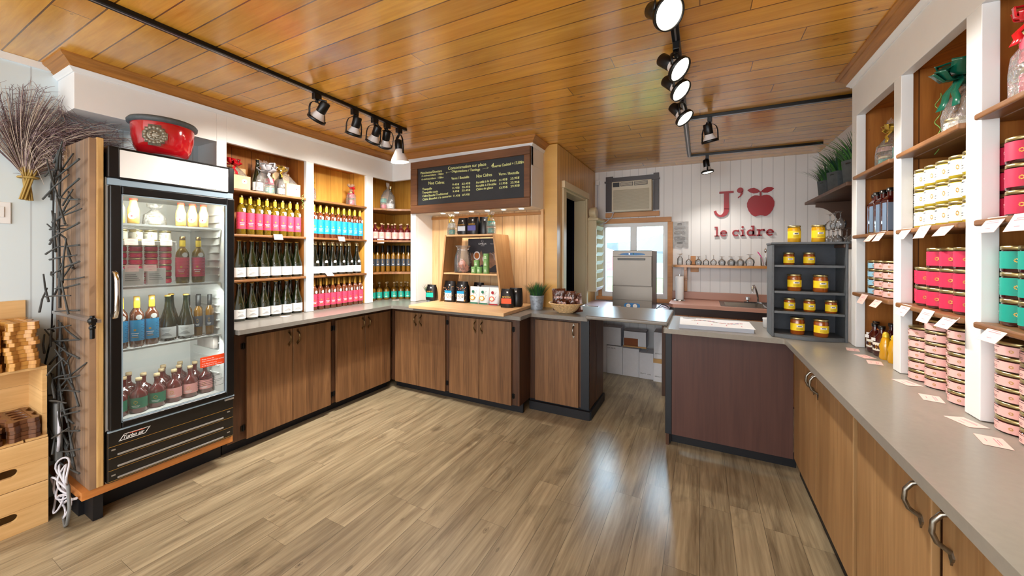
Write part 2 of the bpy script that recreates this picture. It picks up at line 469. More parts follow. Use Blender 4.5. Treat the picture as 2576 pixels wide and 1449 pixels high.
# ------------------------------------------------------------------ mesh helpers
class MB:
    def __init__(s):
        s.v, s.f, s.mi, s.sm = [], [], [], []
        s.T = Matrix.Identity(4)

    def at(s, x=0, y=0, z=0, rz=0, rx=0, ry=0, sc=1.0):
        s.T = Matrix.Translation((x, y, z)) @ Euler((rx, ry, rz)).to_matrix().to_4x4() @ Matrix.Scale(sc, 4)
        return s

    def add(s, vs, fs, m=0, smooth=False):
        o = len(s.v)
        s.v += [tuple(s.T @ Vector(p)) for p in vs]
        for f in fs:
            s.f.append(tuple(i + o for i in f))
            s.mi.append(m)
            s.sm.append(smooth)
        return s

    def box(s, x0, x1, y0, y1, z0, z1, m=0):
        vs = [(x, y, z) for x in (x0, x1) for y in (y0, y1) for z in (z0, z1)]
        return s.add(vs, [(0, 1, 3, 2), (4, 6, 7, 5), (0, 4, 5, 1), (2, 3, 7, 6), (0, 2, 6, 4), (1, 5, 7, 3)], m)

    def hexa(s, b, t, m=0):
        """box from 4 bottom and 4 top points"""
        return s.add(list(b) + list(t), [(3, 2, 1, 0), (4, 5, 6, 7), (0, 1, 5, 4), (1, 2, 6, 5), (2, 3, 7, 6), (3, 0, 4, 7)], m)

    def prism(s, poly, a0, a1, axis='Z', m=0, smooth=False):
        def P(p, a):
            return {'Z': (p[0], p[1], a), 'Y': (p[0], a, p[1]), 'X': (a, p[0], p[1])}[axis]
        n = len(poly)
        vs = [P(p, a0) for p in poly] + [P(p, a1) for p in poly]
        s.add(vs, [tuple(range(n - 1, -1, -1)), tuple(range(n, 2 * n))], m)
        s.add(vs, [(i, (i + 1) % n, n + (i + 1) % n, n + i) for i in range(n)], m, smooth)
        return s

    def lathe(s, prof, seg=16, m=0, cap=True, smooth=True, sx=1.0, sy=1.0):
        n = len(prof)
        vs = []
        for r, z in prof:
            for k in range(seg):
                a = 2 * PI * k / seg
                vs.append((r * math.cos(a) * sx, r * math.sin(a) * sy, z))
        fs = []
        for i in range(n - 1):
            for k in range(seg):
                k2 = (k + 1) % seg
                fs.append((i * seg + k, i * seg + k2, (i + 1) * seg + k2, (i + 1) * seg + k))
        s.add(vs, fs, m, smooth)
        if cap:
            s.add(vs[:seg], [tuple(range(seg - 1, -1, -1))], m)
            s.add(vs[-seg:], [tuple(range(seg))], m)
        return s

    def arc(s, r, z0, z1, a0, a1, m=0, seg=12, r2=None, both=False):
        """band hugging a cylinder; angle 0 faces -Y, grows towards +X (degrees)"""
        r2 = r if r2 is None else r2
        vs = []
        for k in range(seg + 1):
            a = R(a0 + (a1 - a0) * k / seg) - PI / 2
            vs.append((r * math.cos(a), r * math.sin(a), z0))
            vs.append((r2 * math.cos(a), r2 * math.sin(a), z1))
        return s.add(vs, [(2 * k, 2 * k + 2, 2 * k + 3, 2 * k + 1) for k in range(seg)], m, True)

    def tube(s, pts, r, seg=6, m=0, r2=None, closed=False):
        pts = [Vector(p) for p in pts]
        n = len(pts)
        vs = []
        up = Vector((0, 0, 1))
        prev = None
        for i, p in enumerate(pts):
            if closed:
                d = pts[(i + 1) % n] - pts[i - 1]
            else:
                d = pts[min(i + 1, n - 1)] - pts[max(i - 1, 0)]
            d.normalize()
            if prev is None:
                a = d.cross(up)
                if a.length < 0.05:
                    a = d.cross(Vector((1, 0, 0)))
            else:
                a = prev - d * prev.dot(d)
                if a.length < 1e-4:
                    a = d.cross(up)
            a.normalize()
            prev = a
            b = d.cross(a)
            rr = r if r2 is None else r + (r2 - r) * i / (n - 1)
            for k in range(seg):
                t = 2 * PI * k / seg
                vs.append(p + a * (rr * math.cos(t)) + b * (rr * math.sin(t)))
        fs = []
        for i in range(n if closed else n - 1):
            j = (i + 1) % n
            for k in range(seg):
                k2 = (k + 1) % seg
                fs.append((i * seg + k, i * seg + k2, j * seg + k2, j * seg + k))
        s.add(vs, fs, m, True)
        if not closed:
            s.add(vs[:seg], [tuple(range(seg - 1, -1, -1))], m)
            s.add(vs[-seg:], [tuple(range(seg))], m)
        return s

    def ribbon(s, pts, w, side, m=0, th=0.0015):
        """flat band through pts, width w along vector side (a vector or list of vectors)"""
        n = len(pts)
        vs = []
        for i, p in enumerate(pts):
            sd = Vector(side[i] if isinstance(side, list) else side) * (w / 2)
            p = Vector(p)
            vs += [p - sd, p + sd]
        fs = [(2 * i, 2 * i + 2, 2 * i + 3, 2 * i + 1) for i in range(n - 1)]
        return s.add(vs, fs, m, True)

    def sphere(s, c, r, m=0, seg=10, sz=1.0):
        prof = []
        k = max(4, seg // 2)
        for i in range(k + 1):
            a = -PI / 2 + PI * i / k
            prof.append((max(1e-4, r * math.cos(a)), r * math.sin(a) * sz))
        T = s.T
        s.T = T @ Matrix.Translation(c)
        s.lathe(prof, seg, m, cap=False)
        s.T = T
        return s

    def build(s, name, mats, parent=None, loc=None, bevel=0, seg=2, solid=0, sub=0):
        me = D.meshes.new(name)
        me.from_pydata(s.v, [], s.f)
        if isinstance(mats, str):
            mats = [mats]
        for k in mats:
            me.materials.append(MATS[k])
        me.polygons.foreach_set('material_index', s.mi)
        me.polygons.foreach_set('use_smooth', s.sm)
        me.update()
        o = D.objects.new(name, me)
        COL.objects.link(o)
        if loc is not None:
            o.location = loc
        if parent is not None:
            o.parent = parent
        if solid:
            k = o.modifiers.new('solid', 'SOLIDIFY')
            k.thickness = solid
            k.offset = 0
        if bevel:
            k = o.modifiers.new('bevel', 'BEVEL')
            k.width = bevel
            k.segments = seg
            k.limit_method = 'ANGLE'
            k.angle_limit = R(35)
        return o


def tag(o, label=None, cat=None, group=None, kind=None):
    if label:
        o['label'] = label
    if cat:
        o['category'] = cat
    if group:
        o['group'] = group
    if kind:
        o['kind'] = kind
    return o


def thing(name, label, cat, loc=(0, 0, 0), rz=0, group=None):
    o = D.objects.new(name, None)
    COL.objects.link(o)
    o.empty_display_size = 0.05
    o.location = loc
    o.rotation_euler = (0, 0, rz)
    return tag(o, label, cat, group)


def struct(mb, name, mats, **k):
    return tag(mb.build(name, mats, **k), kind='structure')


def kids(o):
    return [c for c in D.objects if c.parent == o]


KID = {}


def dup(root, loc, rz=None, label=None, group=None, scale=None, rot=None):
    if root.name not in KID:
        KID[root.name] = [(c, kids(c)) for c in kids(root)]
    r = root.copy()
    COL.objects.link(r)
    r.location = loc
    if rz is not None:
        r.rotation_euler = (0, 0, rz)
    if rot is not None:
        r.rotation_euler = rot
    if scale is not None:
        r.scale = scale if hasattr(scale, '__len__') else (scale,) * 3
    if label:
        r['label'] = label
    if group:
        r['group'] = group
    for c, gs in KID[root.name]:
        d = c.copy()
        COL.objects.link(d)
        d.parent = r
        for g in gs:
            e = g.copy()
            COL.objects.link(e)
            e.parent = d
    return r


USED = set()


def place(root, loc, rz, label, group=None, scale=None, rot=None):
    """the first call moves the master itself, later calls copy it"""
    if root.name in USED:
        return dup(root, loc, rz, label, group, scale, rot)
    if root.name not in KID:
        KID[root.name] = [(c, kids(c)) for c in kids(root)]
    USED.add(root.name)
    root.location = loc
    if rz is not None:
        root.rotation_euler = (0, 0, rz)
    if rot is not None:
        root.rotation_euler = rot
    if scale is not None:
        root.scale = scale if hasattr(scale, '__len__') else (scale,) * 3
    root['label'] = label
    if group:
        root['group'] = group
    return root


ORD = 'first second third fourth fifth sixth seventh eighth ninth tenth eleventh twelfth thirteenth'.split()
_tc = {}


def text_geo(body):
    if body not in _tc:
        cu = D.curves.new('lettering', 'FONT')
        cu.body = body
        cu.size = 1.0
        cu.resolution_u = 3
        o = D.objects.new('lettering', cu)
        COL.objects.link(o)
        bpy.context.view_layer.update()
        me = D.meshes.new_from_object(o.evaluated_get(bpy.context.evaluated_depsgraph_get()))
        vs = [tuple(v.co) for v in me.vertices]
        fs = [tuple(p.vertices) for p in me.polygons]
        D.objects.remove(o)
        D.curves.remove(cu)
        D.meshes.remove(me)
        xs = [v[0] for v in vs] or [0, 1]
        _tc[body] = (vs, fs, min(xs), max(xs))
    return _tc[body]


def put_text(mb, body, o, right, up, w=None, h=None, m=0, slant=0.0, bold=0.0):
    """lettering with its baseline start at o; w sets total width, h the font size"""
    vs, fs, x0, x1 = text_geo(body)
    o, right, up = Vector(o), Vector(right).normalized(), Vector(up).normalized()
    sx = w / (x1 - x0) if w else h
    sy = h if h else sx
    nrm = right.cross(up) * 0.0006
    for k in ((0.0, 0.0),) if not bold else ((-bold, 0.0), (bold, 0.0), (0.0, bold)):
        pts = [o + right * ((v[0] - x0 + slant * v[1]) * sx + k[0]) + up * (v[1] * sy + k[1]) + nrm * (1 if k[0] >= 0 else 1.6) for v in vs]
        mb.add(pts, fs, m)


def sweep(mb, path, prof, m=0, zf=None, closed=False, cap=True):
    """profile [(out, z)] along a floor path [(x, y)], 'out' to the right of travel, mitred"""
    n = len(path)
    dirs = []
    for i in range(n - 1):
        d = Vector((path[i + 1][0] - path[i][0], path[i + 1][1] - path[i][1]))
        dirs.append(d.normalized())
    rings = []
    for i in range(n):
        a = dirs[max(i - 1, 0)]
        b = dirs[min(i, n - 2)]
        na, nb = Vector((a.y, -a.x)), Vector((b.y, -b.x))
        mt = na + nb
        mt = mt / max(0.2, mt.dot(na)) if mt.length > 1e-6 else na
        ring = []
        for o, z in prof:
            x, y = path[i][0] + mt.x * o, path[i][1] + mt.y * o
            ring.append((x, y, z + (zf(x) if zf else 0)))
        rings.append(ring)
    k = len(prof)
    vs = [p for r in rings for p in r]
    fs = [(i * k + j, i * k + (j + 1) % k, (i + 1) * k + (j + 1) % k, (i + 1) * k + j) for i in range(n - 1) for j in range(k)]
    mb.add(vs, fs, m)
    if cap:
        mb.add(rings[0], [tuple(range(k))], m)
        mb.add(rings[-1], [tuple(range(k - 1, -1, -1))], m)
    return mb

# ------------------------------------------------------------------ the room
XL, XF, YM, YB, XR, XW = -3.43, -3.153, 3.113, 4.85, 0.789, 1.09
YN = 3.40          # back of the coffee niche and of the corner shelf
XE = -1.25         # beadboard side of the back room

struct(MB().box(-3.6, 1.4, -2.6, 5.0, -0.06, 0.0), 'floor', 'floor_plank')
struct(MB().box(-3.6, 1.4, -2.6, -2.5, 0, 2.70), 'wall_front', 'white_paint')
mb = MB()
zl, zr = ceil_z(-3.6), ceil_z(1.4)
mb.hexa([(-3.6, -2.6, zl), (1.4, -2.6, zr), (1.4, 5.0, zr), (-3.6, 5.0, zl)], [(-3.6, -2.6, 2.75), (1.4, -2.6, 2.75), (1.4, 5.0, 2.75), (-3.6, 5.0, 2.75)])
struct(mb, 'ceiling', 'ceiling_pine')
struct(MB().box(-3.6, XL, -2.5, 3.6, 0, 2.58), 'wall_left', 'white_boards_side')
struct(MB().box(XW, 1.3, -2.5, 5.0, 0, 2.515), 'wall_right', 'white_paint')
# wall behind the coffee niche, and the beadboard side wall with its doorway
struct(MB().box(-3.45, -1.385, YN, 3.5, 0, 2.55), 'wall_middle', 'niche_pine')
struct(MB().box(-1.385, XE, YN - 0.005, 3.5, 0, 2.53), 'wall_middle_end', 'beadboard')
mb = MB()
mb.box(-1.37, XE, 3.5, 3.61, 0, 2.53).box(-1.37, XE, 4.40, YB, 0, 2.53).box(-1.37, XE, 3.61, 4.40, 2.13, 2.53)
struct(mb, 'wall_side', 'beadboard')
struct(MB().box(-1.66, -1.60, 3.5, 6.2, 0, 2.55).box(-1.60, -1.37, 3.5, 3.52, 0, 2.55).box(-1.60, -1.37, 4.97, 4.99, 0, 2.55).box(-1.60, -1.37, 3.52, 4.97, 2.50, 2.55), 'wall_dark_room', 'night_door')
# doorway casing
mb = MB()
mb.box(XE, XE + 0.02, 3.53, 3.62, 0, 2.119).box(XE, XE + 0.02, 4.382, 4.436, 0, 2.119).box(XE, XE + 0.035, 3.52, 4.436, 2.12, 2.19)
mb.box(-1.39, XE - 0.001, 3.6101, 3.63, 0, 2.099).box(-1.39, XE - 0.001, 4.38, 4.399, 0, 2.099).box(-1.39, XE - 0.001, 3.6101, 4.399, 2.10, 2.1295)
struct(mb, 'door_1', 'cream_trim', bevel=0.003)
# back wall with window opening and air conditioner opening
mb = MB()
wx0, wx1, wz0, wz1 = -1.155, -0.357, 0.90, 1.845
ax0, ax1, az0, az1 = -1.004, -0.531, 1.987, 2.360
mb.box(-1.37, wx0, YB, 4.97, 0, 2.55).box(wx1, 1.3, YB, 4.97, 0, 2.55).box(wx0, wx1, YB, 4.97, 0, wz0)
mb.box(wx0, wx1, YB, 4.97, wz1, az0).box(wx0, ax0, YB, 4.97, az0, 2.55).box(ax1, wx1, YB, 4.97, az0, 2.55).box(ax0, ax1, YB, 4.97, az1, 2.55)
struct(mb, 'wall_back', 'white_boards_back')
# white window: fixed frame, centre bar, a pane on each side
mb = MB()
fy0, fy1 = 4.86, 4.93
a_, b_ = wz0 + 0.06, wz1 - 0.045
mb.box(wx0, wx1, fy0, fy1, b_, wz1).box(wx0, wx1, fy0, fy1, wz0, a_).box(wx0, wx0 + 0.04, fy0, fy1, a_, b_)
mb.box(wx1 - 0.055, wx1, fy0, fy1, a_, b_).box(-0.80, -0.72, fy0 + 0.005, fy1 - 0.002, a_, b_)
w = struct(mb, 'window_1', 'white_plastic')
MB().box(wx0 + 0.03, wx1 - 0.04, 4.895, 4.899, wz0 + 0.05, wz1 - 0.03).build('pane', 'glass_pane', w)
mb = MB()
for x in (-0.66, -0.49):
    mb.tube([(x - 0.012, 4.885, 1.795), (x - 0.012, 4.885, 1.765), (x + 0.012, 4.885, 1.765), (x + 0.012, 4.885, 1.795)], 0.002)
mb.build('suction_hook', 'chrome', w)
mb = MB()
mb.box(-1.22, -0.315, 4.822, YB, 1.845, 1.905).box(-0.357, -0.30, 4.826, YB, 0.86, 1.845).box(-1.20, wx0, 4.826, YB, 0.86, 1.845).box(-1.22, -0.30, 4.80, YB, 0.855, 0.90)
struct(mb, 'trim_1', 'window_casing', bevel=0.003)

# ceiling mouldings: dark crown above a white cove, mitred round the corners
crown = [(0.0, -0.062), (0.010, -0.062), (0.018, -0.053), (0.046, -0.022), (0.052, -0.020), (0.062, -0.009), (0.062, 0.002), (0.0, 0.002)]
cove = [(0.0, -0.084), (0.005, -0.084), (0.009, -0.077), (0.022, -0.064), (0.022, -0.060), (0.0, -0.060)]
pl_ = [(XL, 0.71), (XF, 0.71), (XF, YM), (-1.398, YM), (-1.398, YN)]
struct(sweep(MB(), pl_, crown, zf=ceil_z), 'trim_2', 'crown_wood')
struct(sweep(MB(), pl_, cove, zf=ceil_z), 'trim_3', 'white_paint')
pr_ = [(XW, 2.828), (XR, 2.828), (XR, -1.2)]
struct(sweep(MB(), pr_, crown, zf=ceil_z), 'trim_4', 'crown_wood')
struct(sweep(MB(), pr_, cove, zf=ceil_z), 'trim_5', 'white_paint')
struct(MB().box(XL, XL + 0.012, -2.5, 0.70, 2.52, 2.56), 'trim_6', 'white_paint')

# soffit over the fridge alcove, boxed out from the wall
mb = MB()
mb.box(XL, XF, 0.71, 1.397, 2.268, ceil_z(XL) + 0.0).box(XF - 0.04, XF, 1.397, 1.461, 0.90, 2.54).box(XL, XF - 0.04, 1.397, 1.415, 0.90, 2.54)
struct(mb, 'wall_soffit', 'white_paint', bevel=0.002)

# ------------------------------------------------------------------ built-in shelving
OPEN_Z = 2.279


def face_frame_left():
    t = thing('built_in_shelves', 'white painted built-in shelves of cider bottles beside the fridge', 'shelves', (0, 0, 0))
    mb = MB()
    x0, x1, zt = XF - 0.035, XF, 2.545
    mb.box(x0, x1, 1.461, 3.113, OPEN_Z, zt)
    for a, b in ((2.084, 2.156), (2.756, 2.838)):
        mb.box(x0, x1, a, b, 0.922, OPEN_Z)
    mb.box(XF, -1.398, YM, YM + 0.035, OPEN_Z, zt)
    mb.box(-2.872, -2.80, YM, YM + 0.035, 0.922, OPEN_Z)
    mb.build('face_frame', 'white_paint', t, bevel=0.002)
    MB().box(XL, XL + 0.01, 1.461, 2.12, 0.922, OPEN_Z + 0.1).build('back_panel', 'shelf_back_pine', t)
    MB().box(XL, XL + 0.01, 2.12, YN, 0.922, OPEN_Z + 0.1).box(XL + 0.01, -2.86, YN - 0.01, YN, 0.922, OPEN_Z + 0.1).build('back_panel', 'shelf_back_pine_lit', t)
    for a, b, mt in ((1.43, 1.461, 'shelf_back_pine'), (2.084, 2.12, 'shelf_back_pine'), (2.12, 2.156, 'shelf_back_pine_lit'), (2.756, 2.79, 'shelf_back_pine_lit'), (2.79, 2.838, 'shelf_back_pine_lit')):
        MB().box(XL + 0.01, XF - 0.035, a, b, 0.922, OPEN_Z + 0.05).build('side_panel', mt, t)
    MB().box(-2.872, -2.855, YM + 0.035, YN - 0.01, 0.922, OPEN_Z).build('side_panel', 'shelf_back_pine_lit', t)
    MB().box(XL + 0.01, XF - 0.035, 1.461, 2.838, OPEN_Z + 0.04, OPEN_Z + 0.06).build('top_panel', 'shelf_back_pine', t)
    for zt in (1.244, 1.598, 1.947):
        for a, b in ((1.462, 2.083), (2.157, 2.755)):
            MB().box(XL + 0.01, XF + 0.006, a, b, zt - 0.02, zt).build('shelf', 'shelf_board', t, bevel=0.006, seg=3)
        # corner shelf with a bowed front edge
        pts = [(XL + 0.01, 2.839), (XF, 2.839)]
        for k in range(9):
            a = k / 8
            x = XF + (-2.873 - XF) * a
            y = 2.839 + (YM - 2.839) * a
            s = 0.045 * math.sin(PI * a)
            pts.append((x - s * 0.7, y + s * 0.7))
        pts += [(-2.873, YN - 0.01), (XL + 0.01, YN - 0.01)]
        MB().prism(pts, zt - 0.02, zt).build('shelf', 'shelf_board', t, bevel=0.004)
    return t


face_frame_left()

# niche around the coffee display
mb = MB()
mb.box(-2.80, -1.398, YM, YN, 1.895, OPEN_Z).box(-1.44, -1.398, YM, YN, OPEN_Z, 2.53).box(-2.855, -2.80, YM + 0.035, YN, 0.922, 1.90)
struct(mb, 'wall_niche_soffit', 'white_paint', bevel=0.002)
struct(MB().box(-2.80, -1.385, YN - 0.02, YN, 1.845, 1.875), 'trim_7', 'crown_wood', bevel=0.003)
struct(MB().box(-1.41, -1.385, YN - 0.03, YN, 0.922, 1.895), 'trim_8', 'niche_pine')
t = thing('puck_light', 'round recessed puck light under the chalkboard soffit, leftmost of six', 'light', (0, 0, 0), 0, 'puck lights under the soffit')
MB().lathe([(0.034, 0), (0.034, -0.006), (0.028, -0.008)], 16).build('rim', 'white_plastic', t)
MB().lathe([(0.024, -0.0075), (0.024, -0.0095)], 16).build('lens', 'puck_glow', t)
for i, x in enumerate((-2.49, -2.31, -2.12, -1.93, -1.74, -1.545)):
    place(t, (x, 3.2, 1.895), 0, 'round recessed puck light under the chalkboard soffit, %s from the left' % ORD[i], 'puck lights under the soffit')
    l = D.lights.new('puck_lamp', 'SPOT')
    l.energy, l.color, l.spot_size, l.spot_blend, l.shadow_soft_size = 5.0, (1, 0.94, 0.84), R(130), 0.6, 0.03
    o = D.objects.new('puck_lamp', l)
    COL.objects.link(o)
    o.location = (x, 3.2, 1.88)


def face_frame_right():
    t = thing('built_in_shelves', 'white painted built-in shelves of jars above the right counter', 'shelves', (0, 0, 0))
    mb = MB()
    x0, x1, zo = XR, XR + 0.04, 2.242
    bays = ((2.303, 2.757), (1.788, 2.235), (1.24, 1.711), (0.70, 1.16))
    mb.box(x0, x1, 0.60, 2.828, zo, 2.50).box(x0, x1, 2.757, 2.828, 0.922, zo)
    for a, b in ((2.235, 2.303), (1.711, 1.788), (1.16, 1.24), (0.60, 0.70)):
        mb.box(x0, x1, a, b, 0.922, zo)
    mb.build('face_frame', 'white_paint', t, bevel=0.002)
    MB().box(XW - 0.012, XW - 0.001, 0.60, 2.83, 0.922, 2.30).build('back_panel', 'shelf_back_pine_lit', t)
    for a, b in ((2.785, 2.799), (2.285, 2.301), (1.772, 1.787), (1.22, 1.239), (0.66, 0.69)):
        MB().box(x1, XW - 0.012, a, b, 0.922, 2.30).build('side_panel', 'shelf_back_pine', t)
    MB().box(x1, XW - 0.012, 0.60, 2.81, zo + 0.03, zo + 0.05).build('top_panel', 'shelf_back_pine', t)
    for a, b in bays:
        for zt in (1.893, 1.558, 1.236):
            mb = MB()
            mb.box(x1, XW - 0.012, a + 0.001, b + (0.027 if b > 2.7 else 0.048), zt - 0.02, zt).box(x0 - 0.018, x1, a + 0.001, b - 0.001, zt - 0.02, zt)
            mb.build('shelf', 'shelf_board', t, bevel=0.006, seg=3)
    return t


face_frame_right()
struct(MB().box(XR + 0.04, XW, 2.80, 2.828, 0.922, 2.52), 'wall_right_end', 'white_paint')

# ------------------------------------------------------------------ counters and cabinets


def handle(parent, loc, rz, mat='bronze', s=1.0):
    """curved pull with leaf shaped ends, built facing -Y"""
    mb = MB()
    mb.tube([(0, -0.004, 0.042), (0, -0.018, 0.036), (0, -0.03, 0.018), (0, -0.032, -0.006), (0, -0.024, -0.026), (0, -0.004, -0.04)], 0.0055, 8)
    for sg in (1, -1):
        pts = [(0, 0.036 * sg), (0.009, 0.048 * sg), (0.006, 0.056 * sg), (0.002, 0.060 * sg), (0, 0.068 * sg), (-0.002, 0.060 * sg), (-0.006, 0.056 * sg), (-0.009, 0.048 * sg)]
        mb.prism(pts if sg > 0 else pts[::-1], -0.004, 0.0, 'Y')
    o = mb.build('handle', mat, parent)
    o.location = loc
    o.rotation_euler = (0, 0, rz)
    o.scale = (s, s, s)
    return o


def hinge(parent, loc, rz):
    mb = MB()
    mb.box(-0.014, 0.014, -0.004, 0, -0.02, 0.02).tube([(0, -0.006, -0.024), (0, -0.006, 0.024)], 0.005)
    o = mb.build('hinge', 'hinge_black', parent)
    o.location = loc
    o.rotation_euler = (0, 0, rz)
    return o


def cabinet(label, W, depth, doors, loc, rz, zt=0.886, zd0=0.085, zd1=0.838, wood_='door_wood', hmat='bronze', hinges=(), hands=None, kick=0.07, hs=1.0, frame='carcass_wood'):
    """front faces -Y at y = 0, x from 0 to W; doors = [(x0, x1)]; hands = handle x positions"""
    t = thing('base_cabinet', label, 'cabinet', loc, rz)
    mb = MB()
    mb.box(0, W, 0.022, depth, 0.085, zt)
    mb.build('carcass', frame, t, bevel=0.002)
    MB().box(0, W, 0.022 + kick, 0.05 + kick, 0, 0.085).build('kick_board', 'kick_black', t)
    for i, (a, b) in enumerate(doors):
        d = MB().box(a + 0.0015, b - 0.0015, 0, 0.02, zd0, zd1).build('door', wood_, t, bevel=0.003)
        if hands:
            handle(d, (hands[i], 0, 0.765), 0, hmat, hs)
    for x in hinges:
        for z in (0.77, 0.17):
            hinge(t, (x, 0.02, z), 0)
    return t


# left run faces +X: local x runs towards +Y
q = PI / 2
cabinet('brown two-door cabinet under the left counter, next to the fridge', 0.832, 0.45, [(0.115, 0.459), (0.461, 0.806)], (-2.958, 1.384, 0), q, hinges=(0.10, 0.82), hands=[0.425, 0.497])
cabinet('brown two-door cabinet under the left counter, at the inner corner', 0.722, 0.45, [(0.027, 0.35), (0.352, 0.682)], (-2.958, 2.217, 0), q, hinges=(0.012,), hands=[0.316, 0.388])
# middle run faces -Y
cabinet('brown two-door cabinet below the coffee display, at the inner corner', 0.757, 0.44, [(0.066, 0.393), (0.395, 0.733)], (-2.977, 2.919, 0), 0, hinges=(0.745,), hands=[0.358, 0.43])
cabinet('brown two-door cabinet below the coffee display, beside the stepped back end cabinet', 0.784, 0.44, [(0.026, 0.367), (0.369, 0.713)], (-2.219, 2.919, 0), 0, hinges=(0.725,), hands=[0.33, 0.405])
t = cabinet('narrow one-door cabinet under the basket, at the counter opening', 0.576, 0.24, [(0.057, 0.477)], (-1.434, 3.149, 0), 0, hands=[0.432], hmat='pewter', kick=0.0)
MB().box(0.50, 0.572, -0.004, 0.022, 0.085, 0.884).build('corner_post', 'post_dark', t)
MB().box(0.01, 0.584, -0.02, 0.0, 0, 0.075).box(0.572, 0.592, 0.0, 0.5, 0, 0.075).build('plinth', 'kick_black', t)
MB().box(0.19, 0.58, 0.24, 0.49, 0.085, 0.884).build('end_panel', 'carcass_wood', t)
# the bar on the right of the opening
t = thing('bar_base', 'dark brown panelled bar base right of the counter opening', 'counter base', (0, 0, 0))
MB().box(-0.19, 0.548, 3.0, 3.02, 0.095, 0.886).build('front_panel', 'hatch_panel', t)
MB().box(-0.235, -0.19, 2.995, 3.04, 0.095, 0.886).build('corner_post', 'post_dark', t, bevel=0.003)
MB().box(-0.232, -0.21, 3.02, 3.42, 0.0, 0.886).build('end_panel', 'carcass_wood', t)
MB().box(-0.20, 0.58, 3.09, 3.11, 0, 0.095).box(-0.226, -0.2, 3.06, 3.11, 0, 0.095).build('kick_board', 'kick_black', t)
# right run faces -X: local x runs towards -Y
for lab, y0, W, ds, hs_, hg in (
        ('honey brown two-door cabinet under the right counter, against the bar', 2.998, 1.078, [(0.004, 0.52), (0.524, 1.052)], [0.485, 0.56], (1.066,)),
        ('honey brown two-door cabinet under the right counter, nearest the camera', 1.92, 1.09, [(0.016, 0.536), (0.586, 1.06)], [0.492, 0.632], ())):
    cabinet(lab, W, 0.48, ds, (0.55, y0, 0), -q, zd0=0.105, zd1=0.80, wood_='door_wood_light', hmat='pewter', hinges=hg, hands=hs_, kick=0.01, hs=1.15, zt=0.886)
cabinet('honey brown cabinet end under the right counter, cut by the picture edge', 1.2, 0.48, [(0.02, 0.58), (0.60, 1.18)], (0.55, 0.82, 0), -q, zd0=0.105, zd1=0.80, wood_='door_wood_light', hmat='pewter', hands=[0.54, 0.64], kick=0.01, hs=1.15)

CT = 0.92
# each worktop is one continuous slab with a rolled front edge
mb = MB()
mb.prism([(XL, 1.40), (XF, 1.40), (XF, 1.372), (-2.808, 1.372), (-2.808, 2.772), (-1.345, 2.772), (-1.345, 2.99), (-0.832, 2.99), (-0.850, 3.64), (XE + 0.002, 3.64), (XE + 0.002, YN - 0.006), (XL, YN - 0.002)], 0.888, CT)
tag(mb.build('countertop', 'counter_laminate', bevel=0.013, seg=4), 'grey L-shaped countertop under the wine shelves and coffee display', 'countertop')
mb = MB()
mb.box(-0.826, -0.212, 2.90, 3.58, 0.922, 0.952)
tag(mb.build('lift_up_flap', 'counter_laminate', bevel=0.010, seg=4), 'grey lift-up counter flap bridging the opening to the back room', 'countertop')
mb = MB()
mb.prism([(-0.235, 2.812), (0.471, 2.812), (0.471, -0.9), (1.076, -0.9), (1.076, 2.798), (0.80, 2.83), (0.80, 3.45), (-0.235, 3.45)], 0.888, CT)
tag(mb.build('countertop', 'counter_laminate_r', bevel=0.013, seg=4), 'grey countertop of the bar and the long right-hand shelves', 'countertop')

# ------------------------------------------------------------------ fridge alcove
t = thing('fridge_platform', 'low orange-edged wooden platform with black kick board under the fridge', 'platform', (0, 0, 0))
MB().box(-3.425, -2.88, 0.675, 1.372, 0.145, 0.188).build('board', 'platform_board', t)
MB().box(-3.425, -3.037, 0.70, 1.372, 0, 0.145).box(-3.037, -2.91, 0.722, 0.76, 0, 0.145).build('kick_board', 'kick_black', t)

F = thing('display_fridge', 'tall black glass-door drinks fridge with white header beside the wine shelves', 'fridge', (0, 0, 0))
fx, fxb, fa, fb = -2.885, -3.40, 0.762, 1.366
FZ = 0.189
mb = MB()
mb.box(fxb, fx, fa, fa + 0.035, FZ, 2.0).box(fxb, fx, fb - 0.035, fb, FZ, 2.0).box(fxb, fx, fa + 0.035, fb - 0.035, 1.80, 2.0).box(fxb, fx, fa + 0.035, fb - 0.035, FZ, 0.485)
mb.box(fxb, fxb + 0.03, fa + 0.035, fb - 0.035, 0.485, 1.80)
mb.build('body', 'fridge_white', F)
mb = MB()
mb.box(fxb + 0.03, fxb + 0.034, fa + 0.036, fb - 0.036, 0.486, 1.799).box(fxb + 0.034, fx - 0.01, fa + 0.036, fa + 0.04, 0.486, 1.799).box(fxb + 0.034, fx - 0.01, fb - 0.04, fb - 0.036, 0.486, 1.799)
mb.box(fxb + 0.034, fx - 0.01, fa + 0.04, fb - 0.04, 0.486, 0.492).box(fxb + 0.034, fx - 0.01, fa + 0.04, fb - 0.04, 1.793, 1.799)
for k in range(22):
    for y0, y1 in ((fa + 0.04, fa + 0.05), (fb - 0.05, fb - 0.04)):
        mb.box(-3.30, -2.95, y0, y1, 0.62 + k * 0.052, 0.626 + k * 0.052)
mb.build('liner', 'fridge_inside', F)
MB().box(fx - 0.03, fx - 0.012, fa + 0.06, fb - 0.06, 1.778, 1.792).build('lamp', 'lens_glow', F)
d = MB()
x0, x1, ya, yb, za, zb = -2.883, -2.842, 0.768, 1.365, 0.480, 1.820
w_ = 0.047
d.box(x0, x1, ya, ya + w_, za, zb).box(x0, x1, yb - w_, yb, za, zb).box(x0, x1, ya + w_, yb - w_, za, za + 0.035).box(x0, x1, ya + w_, yb - w_, zb - w_, zb)
d = d.build('door', 'fridge_frame', F, bevel=0.007, seg=3)
